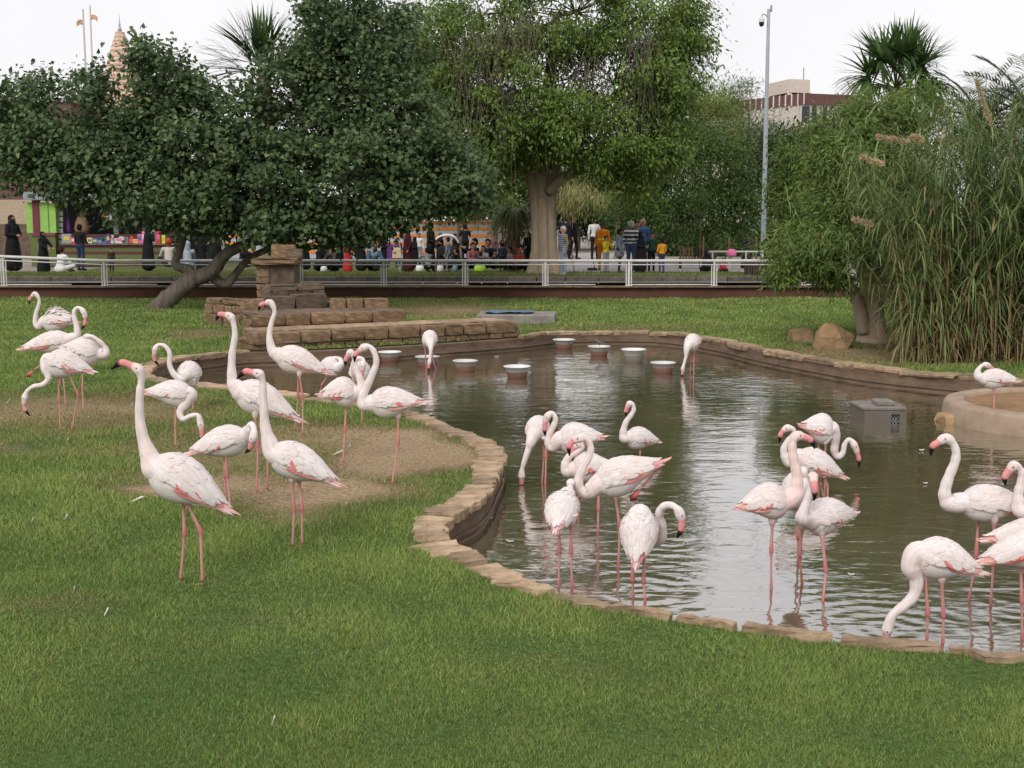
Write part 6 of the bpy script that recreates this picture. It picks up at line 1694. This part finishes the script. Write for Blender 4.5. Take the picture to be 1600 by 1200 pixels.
def grow(prims, h=0.021, k=0.028):
    """prims: (a, b, ra, rb, colour); returns V, F, colour per vertex"""
    a = A([p[0] for p in prims], dtype=float); b = A([p[1] for p in prims], dtype=float)
    r = max(max(p[2], p[3]) for p in prims)
    lo = np.minimum(a, b).min(0) - r - 2 * h; hi = np.maximum(a, b).max(0) + r + 2 * h
    n = np.ceil((hi - lo) / h).astype(int) + 1
    G = np.stack(np.meshgrid(*[lo[i] + h * np.arange(n[i]) for i in range(3)], indexing='ij'), -1).reshape(-1, 3).astype(np.float32)
    D = np.full(len(G), 1e3, np.float32)
    def dist(p, X):
        A_, B_ = A(p[0], dtype=float), A(p[1], dtype=float); ab = B_ - A_; L2 = ab @ ab + 1e-9
        t = np.clip(((X - A_) @ ab) / L2, 0, 1); return np.linalg.norm(X - A_ - t[:, None] * ab, axis=1) - (p[2] + (p[3] - p[2]) * t)
    for p in prims:
        d = dist(p, G)
        hm = np.clip(.5 + .5 * (D - d) / k, 0, 1)
        D = np.where(hm > 0, D * (1 - hm) + d * hm - k * hm * (1 - hm), D)
    V, F = surface_nets(D.reshape(n), lo, h)
    best = np.full(len(V), 1e3); C = np.zeros((len(V), 3))
    for p in prims:
        d = dist(p, V); m = d < best - (0.004 if len(p) > 5 else 0); best = np.where(m, d, best)
        c = p[4]
        if callable(c): C[m] = c(V[m])
        else: C[m] = c
    return V, F, C

SK, SKD = (0.40, 0.21, 0.14), (0.16, 0.075, 0.045)
BLACK, NAVY, JEAN, GREYC = (0.012, 0.012, 0.014), (0.018, 0.024, 0.05), (0.055, 0.085, 0.15), (0.22, 0.23, 0.25)
HAIR, GREYH, WHITEC = (0.012, 0.010, 0.009), (0.36, 0.34, 0.33), (0.62, 0.62, 0.62)
def stripe(c1, c2, per, ofs=0.0):
    return lambda V: np.where(((V[:, 2:3] + ofs) / per % 1.0) < .5, A(c1)[None], A(c2)[None])

def head(z, y, skin, hair, scarf=None, veil=False, s=1.0, cap=None):
    P = [((0, y, z - .11), (0, y + .015, z - .20), .052, .058, skin)]
    P += [((0, y - .012, z + .015), (0, y - .02, z - .055), .088 * s, .066 * s, skin), ((0, y - .10 * s, z + .0), (0, y - .108 * s, z - .025), .012, .017, skin)]
    for e in (-1, 1): P.append(((e * .088 * s, y + .0, z - .005), (e * .09 * s, y + .0, z - .03), .017, .015, skin))
    eye = (0.03, 0.02, 0.018)
    for e in (-1, 1): P.append(((e * .034, y - .087 * s, z + .012), (e * .034, y - .089 * s, z + .010), .013, .013, eye))
    P.append(((-.022, y - .082 * s, z - .062), (.022, y - .082 * s, z - .062), .011, .011, (0.28, 0.09, 0.07)))
    if scarf is not None:
        P += [((0, y + .022, z + .03), (0, y + .03, z - .10), .112 * s, .10 * s, scarf), ((0, y + .01, z - .12), (0, y + .0, z - .26), .10, .14, scarf)]
        if veil: P += [((0, y - .035, z - .04), (0, y - .03, z - .14), .085, .09, scarf)]
    elif cap is not None:
        P += [((0, y + .012, z + .045), (0, y + .02, z + .03), .102 * s, .10 * s, cap), ((0, y - .08, z + .05), (0, y - .14, z + .04), .03, .02, cap)]
    elif hair is not None:
        P += [((0, y + .018, z + .045), (0, y + .03, z + .0), .099 * s, .095 * s, hair), ((0, y - .04, z + .075), (0, y + .03, z + .08), .05, .06, hair)]
    return P

def arm(sx, sh, el, wr, top, skin, r=.052, bare=False):
    f = lambda p: (p[0] * sx, p[1], p[2])
    wd = unit(A(wr) - A(el)); hd = tuple(A(wr) + wd * .09)
    P = [(f(sh), f(el), r * 1.15, r * .9, top), (f(el), f(wr), r * .85, r * .62, skin if bare else top), (f(wr), f(hd), .034, .030, skin),
         (f(hd), f(tuple(A(hd) + wd * .06 + A([0, -.012, 0]))), .026, .014, skin), (f(tuple(A(wr) + wd * .03)), f(tuple(A(wr) + wd * .07 + A([-.035, -.03, 0]))), .016, .012, skin)]
    return P

def standing(top, legs_c, hair=HAIR, skin=SK, shoe=(.03, .025, .02), arms='down', stride=0.0, bulk=1.0, scarf=None, cap=None, long_top=0.0, bare=False, vest=None, skirt=None):
    P = []
    w = .165 * bulk
    P += [((-.07, 0, 1.33), (.07, 0, 1.33), .115 * bulk, .115 * bulk, top), ((0, .005, 1.30), (0, 0, 1.02), .135 * bulk, .125 * bulk, top), ((-.05, 0, 1.0), (.05, 0, 1.0), .12 * bulk, .12 * bulk, top),
          ((-.06, .01, .93), (.06, .01, .93), .118 * bulk, .118 * bulk, legs_c), ((-.155 * bulk, 0, 1.37), (.155 * bulk, 0, 1.37), .062, .062, top)]
    if long_top: P += [((0, 0, 1.0), (0, 0, 1.0 - long_top), .14 * bulk, .19 * bulk, top)]
    if vest is not None:
        P += [((-.05, -.045, 1.34), (-.03, -.06, 1.0), .10 * bulk, .10 * bulk, vest), ((.05, -.045, 1.34), (.03, -.06, 1.0), .10 * bulk, .10 * bulk, vest)]
    for s_ in (-1, 1):
        st = stride * s_
        P += [((s_ * .085, 0, .90), (s_ * .095, -.02 - st * .5, .50), .088 * bulk, .062, legs_c), ((s_ * .095, -.02 - st * .5, .50), (s_ * .10, .02 - st * .7, .09), .060, .046, legs_c), ((s_ * .10, .03 - st * .7, .045), (s_ * .11, -.13 - st * .7, .035), .045, .036, shoe)]
    if skirt is not None: P += [((0, 0, .98), (0, 0, .16), .15, .24, skirt)]
    A_ = {'down': ((.185, 0, 1.37), (.235, .03, 1.10), (.225, -.06, .86)), 'front': ((.185, 0, 1.37), (.225, -.02, 1.10), (.12, -.26, 1.02)), 'fold': ((.185, 0, 1.37), (.23, -.04, 1.12), (.02, -.2, 1.10)),
          'up': ((.185, 0, 1.37), (.24, -.12, 1.2), (.14, -.2, 1.45)), 'back': ((.185, 0, 1.37), (.25, .1, 1.12), (.1, .17, .98)), 'reach': ((.185, 0, 1.37), (.2, -.22, 1.2), (.16, -.46, 1.08))}[arms]
    for s_ in (-1, 1): P += arm(s_, *A_, top, skin, bare=bare)
    P += head(1.585, -.01, skin, hair, scarf, cap=cap)
    return P, 1.70

def abaya(col=BLACK, scarf=BLACK, skin=SK, veil=True, arms='fold', wide=1.0):
    P = [((-.14, 0, 1.34), (.14, 0, 1.34), .085, .085, col), ((0, 0, 1.28), (0, .01, .85), .16, .18 * wide, col), ((-.05, .01, .8), (-.08, .02, .13), .17 * wide, .21 * wide, col), ((.05, .01, .8), (.08, .02, .13), .17 * wide, .21 * wide, col)]
    for s_ in (-1, 1): P.append(((s_ * .09, -.12, .035), (s_ * .1, -.22, .03), .04, .035, (.02, .02, .02)))
    A_ = {'fold': ((.17, 0, 1.34), (.25, -.04, 1.08), (.05, -.22, 1.05)), 'down': ((.17, 0, 1.34), (.26, .02, 1.06), (.24, -.08, .84)), 'up': ((.17, 0, 1.34), (.26, -.12, 1.12), (.12, -.2, 1.32)), 'reach': ((.17, 0, 1.34), (.24, -.2, 1.12), (.14, -.42, 1.02))}[arms]
    for s_ in (-1, 1): P += arm(s_, *A_, col, skin, r=.068)
    P += head(1.56, -.01, skin, None, scarf, veil)
    return P, 1.69

def seated(top, legs_c, hair=HAIR, skin=SK, scarf=None, veil=False, lean=0.05, knees=.22, arms='lap', cap=None):
    """sitting on the ground, knees drawn in"""
    P = [((0, .05, .13), (0, .02 - lean, .46), .15, .135, top), ((-.12, .0 - lean, .53), (.12, .0 - lean, .53), .075, .075, top), ((-.08, .05, .11), (.08, .05, .11), .14, .14, legs_c)]
    for s_ in (-1, 1):
        P += [((s_ * .1, 0, .12), (s_ * .27, -.28, knees), .095, .07, legs_c), ((s_ * .27, -.28, knees), (s_ * -.02, -.36, .07), .065, .05, legs_c), ((s_ * -.02, -.36, .06), (s_ * -.1, -.42, .05), .045, .04, (.03, .025, .02))]
    A_ = ((.17, -lean, .54), (.24, -.12 - lean, .34), (.10, -.30 - lean, .30)) if arms == 'lap' else ((.17, -lean, .54), (.25, -.2 - lean, .46), (.1, -.38 - lean, .58))
    for s_ in (-1, 1): P += arm(s_, *A_, top, skin, r=.055 if scarf is None else .068)
    P += head(.755, -.01 - lean, skin, hair, scarf, veil, cap=cap)
    return P, .885

def place(spec, px, head_py, Y, face, label, z0=None, group=None, foot=None):
    P, H0 = spec
    zg = (UP_Z if Y > 43.6 else .575) if z0 is None else z0
    zt = at(px, head_py, Y)[2]
    s = max(.35, (zt - zg) / H0)
    V, F, C = grow(P, h=.021 / max(s, .6) if s < 1 else .021)
    V = V * s; V[:, 2] -= V[:, 2].min()
    ca, sa = math.cos(math.radians(face)), math.sin(math.radians(face))
    V = V @ A([[ca, sa, 0], [-sa, ca, 0], [0, 0, 1]])
    x = (px - 800) / FPX * Y * (1.0)
    x = at(px, 400, Y)[0]
    o = mesh_np('person', V, F, M['skin_cloth'], col=C, smooth=True, loc=(x, Y, zg))
    return tag(o, label, 'person', group)
# facing: 0 looks at the camera, 90 looks toward frame right, 180 away
GK, GP, GW = 'people at the toy kiosk', 'picnickers on the grass behind the railing', 'people walking and talking on the path'
place(abaya(), 21, 340, 46.5, 60, 'person in black robe with folded arms standing by the beige wall', group=GK)
place(abaya(arms='reach', skin=SK), 68, 365, 45, 60, 'person in black robe bending forward below the green panel', z0=.45, group=GK)
place(seated(WHITEC, WHITEC, scarf=None, hair=(.03, .02, .018)), 95, 386, 44.6, 150, 'child in white sitting by the person in black below the green panel', group=GK)
place(standing((.014, .014, .016), (.03, .045, .085), skin=SKD, arms='front'), 126, 351, 47.5, 160, 'person in dark jacket and jeans facing the kiosk counter', group=GK)
place(standing((.04, .02, .02), BLACK, arms='down'), 174, 388, 45.5, 30, 'small dark haired child standing at the kiosk counter', group=GK)
place(abaya(arms='up', wide=1.1), 232, 357, 47, 130, 'person in wide black robe standing at the end of the kiosk counter', group=GK)
place(seated((.45, .42, .36), BLACK, cap=(.42, .05, .03), skin=SKD), 264, 374, 44.6, 200, 'child with red headband and pale top beside the kiosk end', z0=.72, group=GK)
place(seated((.30, .34, .40), (.12, .2, .32), scarf=(.30, .34, .40)), 293, 378, 44.8, 200, 'person in pale grey blue hood sitting by the branch', z0=.62, group=GK)
place(abaya(), 315, 374, 45, 180, 'small person in black robe seen between branch and striped wall', group=GK)
place(abaya(veil=False, arms='reach'), 338, 355, 46, 240, 'tall person in black robe standing before the striped wall', group=GK)
place(seated(BLACK, BLACK, scarf=BLACK), 383, 384, 47, 30, 'person in black sitting on the grass behind the bent branch', z0=.62, group=GP)
place(seated((.5, .2, .25), (.02, .02, .02)), 398, 385, 48, 300, 'person in pink top sitting on the grass behind the bent branch', z0=.62, group=GP)
place(seated(BLACK, BLACK, scarf=BLACK, veil=True), 500, 380, 47, 60, 'person in black sitting nearest the stone pillar', group=GP)
place(seated((.06, .05, .05), BLACK), 520, 382, 46.5, 320, 'dark clothed person sitting between the pillar and the red dress', group=GP)
place(standing((.42, .03, .03), (.2, .12, .09), hair=HAIR, skirt=(.45, .03, .03), arms='front', shoe=(.3, .2, .08)), 543, 371, 44.6, 40, 'child in bright red dress standing on the grass', group=GP)
place(abaya(arms='fold'), 564, 366, 47, 330, 'person in black robe beside the child in red', group=GP)
place(seated((.05, .10, .16), BLACK, scarf=(.18, .24, .30)), 584, 380, 47, 20, 'person with blue grey scarf sitting beside the purple chair', group=GP)
place(abaya(col=(.05, .01, .016), scarf=(.085, .014, .026), veil=False, arms='down'), 637, 360, 45.2, 300, 'person in maroon scarf and dark skirt carrying a cream bag', group=GP)
place(standing(WHITEC, GREYC, hair=HAIR, skin=SK), 655, 365, 56, 0, 'child in white shirt standing far off before the striped wall', group=GP)
place(standing((.016, .016, .014), (.02, .02, .024), skin=SKD, arms='front', stride=.1), 673, 348, 45.4, 70, 'tall person in dark jacket pushing beside the stroller', group=GP)
place(abaya(col=BLACK, scarf=(.02, .012, .012), veil=False, arms='reach'), 688, 367, 47, 300, 'person in black leaning over behind the stroller', group=GP)
place(standing((.22, .24, .28), (.2, .22, .25), hair=HAIR), 700, 371, 45.6, 250, 'child in grey outfit standing by the stroller', group=GP)
place(standing((.012, .012, .015), BLACK, skin=SK, arms='up'), 727, 351, 58, 190, 'person in black suit standing far off before the striped wall', group=GP)
for i, (px, hp, Y, tc, lab, fc) in enumerate([(668, 388, 45.2, (.2, .2, .22), 'child in grey crouching by the pink bag', 200), (715, 388, 45, BLACK, 'dark haired child sitting at the edge of the picnic circle', 250), (744, 374, 46.5, BLACK, 'person in black with red collar sitting in the picnic circle', 300),
                                          (762, 375, 46.6, (.02, .025, .05), 'person in dark navy sitting in the middle of the picnic circle', 10), (783, 377, 46.5, (.025, .022, .03), 'person in dark top sitting at the back of the picnic circle', 60), (773, 392, 45.4, (.05, .05, .05), 'small child sitting in front of the picnic circle', 20),
                                          (750, 395, 44.9, (.04, .035, .03), 'child bending over the lime green bag', 120), (812, 389, 45.0, (.42, .04, .045), 'child in red top sitting by the fig trunk', 330)]):
    place(seated(tc, BLACK, arms='lap' if i % 2 else 'up', cap=(.45, .03, .03) if i == 7 else None), px, hp, Y, fc, lab, z0=.62, group=GP)
place(standing((.03, .05, .10), (.02, .02, .02), arms='down'), 785, 380, 45, 190, 'child in blue jacket standing at the picnic circle', group=GP)
place(abaya(col=BLACK, scarf=(.16, .17, .20), veil=False), 804, 360, 46.4, 60, 'person in grey patterned scarf and black robe by the fig trunk', group=GP)
place(abaya(veil=False), 826, 366, 45.5, 330, 'person in black robe half hidden by the fig trunk', group=GP)
place(standing((.21, .165, .115), (.22, .27, .33), hair=(.45, .42, .40), skin=SK, vest=stripe((.30, .31, .34), (.05, .06, .10), .07), arms='down', bulk=1.15, shoe=(.3, .3, .3)), 880, 354, 41.2, 300, 'grey haired person in tan jacket and striped shirt beside the fig trunk', group=GW)
place(standing((.012, .014, .022), (.012, .012, .016), skin=SK, stride=.16), 896, 337, 62, 60, 'person in dark suit walking far up the path', group=GW)
place(standing((.014, .016, .03), (.014, .014, .02), skin=SK), 884, 338, 66, 180, 'person in navy standing far off against the hedge', group=GW)
place(standing(WHITEC, (.02, .02, .03), skin=SK), 929, 340, 58, 180, 'person in white shirt standing far up the path', group=GW)
place(standing((.75, .24, .02), (.6, .20, .02), hair=None, cap=(.03, .03, .03), skin=SKD, bulk=1.12, arms='down', bare=False, vest=lambda V: np.where((np.abs(V[:, 2:3] - 1.12) < .03), A([[.75, .72, .12]]), A([[.75, .24, .02]]))), 941, 347, 46.5, 340, 'workman in orange overalls with yellow bands and dark cap', group=GW)
place(standing((.72, .58, .04), (.3, .3, .32), hair=HAIR, arms='up'), 947, 369, 43.2, 40, 'child in bright yellow top beside the orange workman', group=GW)
place(standing((.17, .20, .25), (.025, .025, .03), hair=HAIR, skin=SKD, long_top=.25, arms='down'), 968, 358, 43.0, 85, 'bearded person in long grey blue shirt in profile', group=GW)
place(standing(stripe(WHITEC, (.02, .022, .035), .135), JEAN, hair=GREYH, skin=SK, bulk=1.15), 986, 346, 45.6, 160, 'grey haired person in black and white striped shirt', group=GW)
place(standing((.03, .05, .12), NAVY, hair=HAIR, skin=SK), 995, 346, 47.2, 20, 'person in dark blue polo behind the striped shirt', group=GW)
place(standing((.06, .12, .30), NAVY, hair=(.3, .25, .22), skin=SK, bulk=1.1), 1004, 343, 48.2, 330, 'balding person in bright blue shirt at the back of the group', group=GW)
place(abaya(wide=1.1), 1001, 366, 42.8, 60, 'person in black robe in front of the striped shirt', group=GW)
place(standing((.02, .07, .045), BLACK, skin=SK), 1018, 364, 45, 10, 'child in dark green top beside the person in black', group=GW)
place(standing((.66, .28, .02), (.035, .05, .09), hair=HAIR, arms='front', skin=SK), 1034, 373, 42.6, 200, 'child in orange top and dark jeans, back turned', group=GW)
place(seated(BLACK, BLACK, scarf=BLACK, veil=True), 1103, 391, 44.6, 40, 'person in black robe sitting on the path under the sapling', z0=.5, group=GW)
place(seated((.40, .04, .05), BLACK), 1128, 405, 44.3, 60, 'child in red crouching by the sitting person in black', z0=.5, group=GW)
place(abaya(col=(.035, .022, .05), scarf=(.03, .018, .04), veil=False, arms='fold'), 1166, 369, 48, 30, 'person in dark purple robe near the lamp post', group=GW)
place(abaya(arms='up'), 1200, 366, 48.6, 320, 'person in black robe just behind the lamp post', group=GW)
place(standing((.42, .46, .52), (.40, .43, .47), hair=HAIR, skin=SK), 1228, 398, 40.6, 150, 'child in pale blue clothes at the railing under the acacia', group=GW)
place(standing((.05, .07, .16), (.10, .16, .24), hair=HAIR, skin=SK), 1246, 396, 41.2, 200, 'child in navy top half hidden by the acacia leaves', group=GW)
more = [(478, 376, 48.5, abaya(), 20, 'person in black robe standing just past the stone pillar'), (510, 372, 49.5, standing((.10, .07, .05), BLACK), 320, 'person in brown top standing behind the pillar picnickers'), (531, 368, 50, abaya(veil=False), 60, 'person in black robe standing behind the child in red'),
        (600, 370, 49.5, abaya(scarf=(.05, .02, .05)), 330, 'person in black robe with plum scarf behind the purple chair'), (622, 372, 50.5, standing((.03, .03, .04), NAVY, skin=SKD), 20, 'person in charcoal shirt standing behind the cream bag'), (648, 372, 50, abaya(), 300, 'person in black robe standing behind the maroon scarf'),
        (712, 367, 48.5, abaya(veil=False, scarf=(.02, .02, .03)), 60, 'person in black robe standing between stroller and picnic circle'), (738, 381, 45.6, seated((.30, .12, .14), BLACK), 30, 'child in dusty pink top sitting in the picnic circle'), (793, 372, 48.0, abaya(scarf=(.03, .03, .05)), 330, 'person in black robe standing behind the picnic circle'),
        (771, 366, 50, standing((.20, .10, .10), BLACK), 350, 'person in brick red shirt standing behind the picnic circle'), (756, 385, 45.8, seated((.34, .34, .36), NAVY), 340, 'child in pale grey top sitting in the picnic circle'), (798, 387, 45.4, seated((.40, .25, .28), BLACK), 300, 'child in pale pink top sitting nearest the blue jacket')]
for px, hp, Y, sp, fc, lab in more:
    place(sp, px, hp, Y, fc, lab, z0=.62 if Y < 46 else None, group=GP)
# things people hold
hb = at(616, 400, 45.05); o = MB().box((0, 0, .17), (.34, .10, .40), bev=.04, taper=.85).build('shoulder_bag', M['canvas'], None, loc=(at(621, 400, 45.0)[0], 44.85, 1.02), smooth=False)
MB().tube(catmull(A([[-.12, 0, .36], [-.05, .02, .6], [.05, .02, .6], [.12, 0, .36]]), 4), .014, 6).build('strap', M['canvas'], o)
tag(o, 'cream shoulder bag carried by the person in maroon scarf', 'bag')
st = at(899, 425, 41.1); o = MB().tube([(-.02, 0, 0), (-.13, 0, .80), (-.22, 0, .83)], .014, 6).build('walking_stick', M['dark_wood'], None, loc=(st[0], 41.1, .575))
tag(o, 'thin walking stick held by the person in tan jacket', 'stick')
br = at(925, 418, 46.2); o = MB().tube([(.10, 0, .03), (.02, 0, .5), (-.02, 0, 1.05)], .016, 6).build('dustpan', M['black_plastic'], None, loc=(br[0] + .0, 46.1, UP_Z + .02))
MB().box((.0, -.05, .06), (.34, .26, .12), bev=.02).build('pan', M['dark_wood'], o)
tag(o, 'long handled dustpan held by the orange workman', 'dustpan')
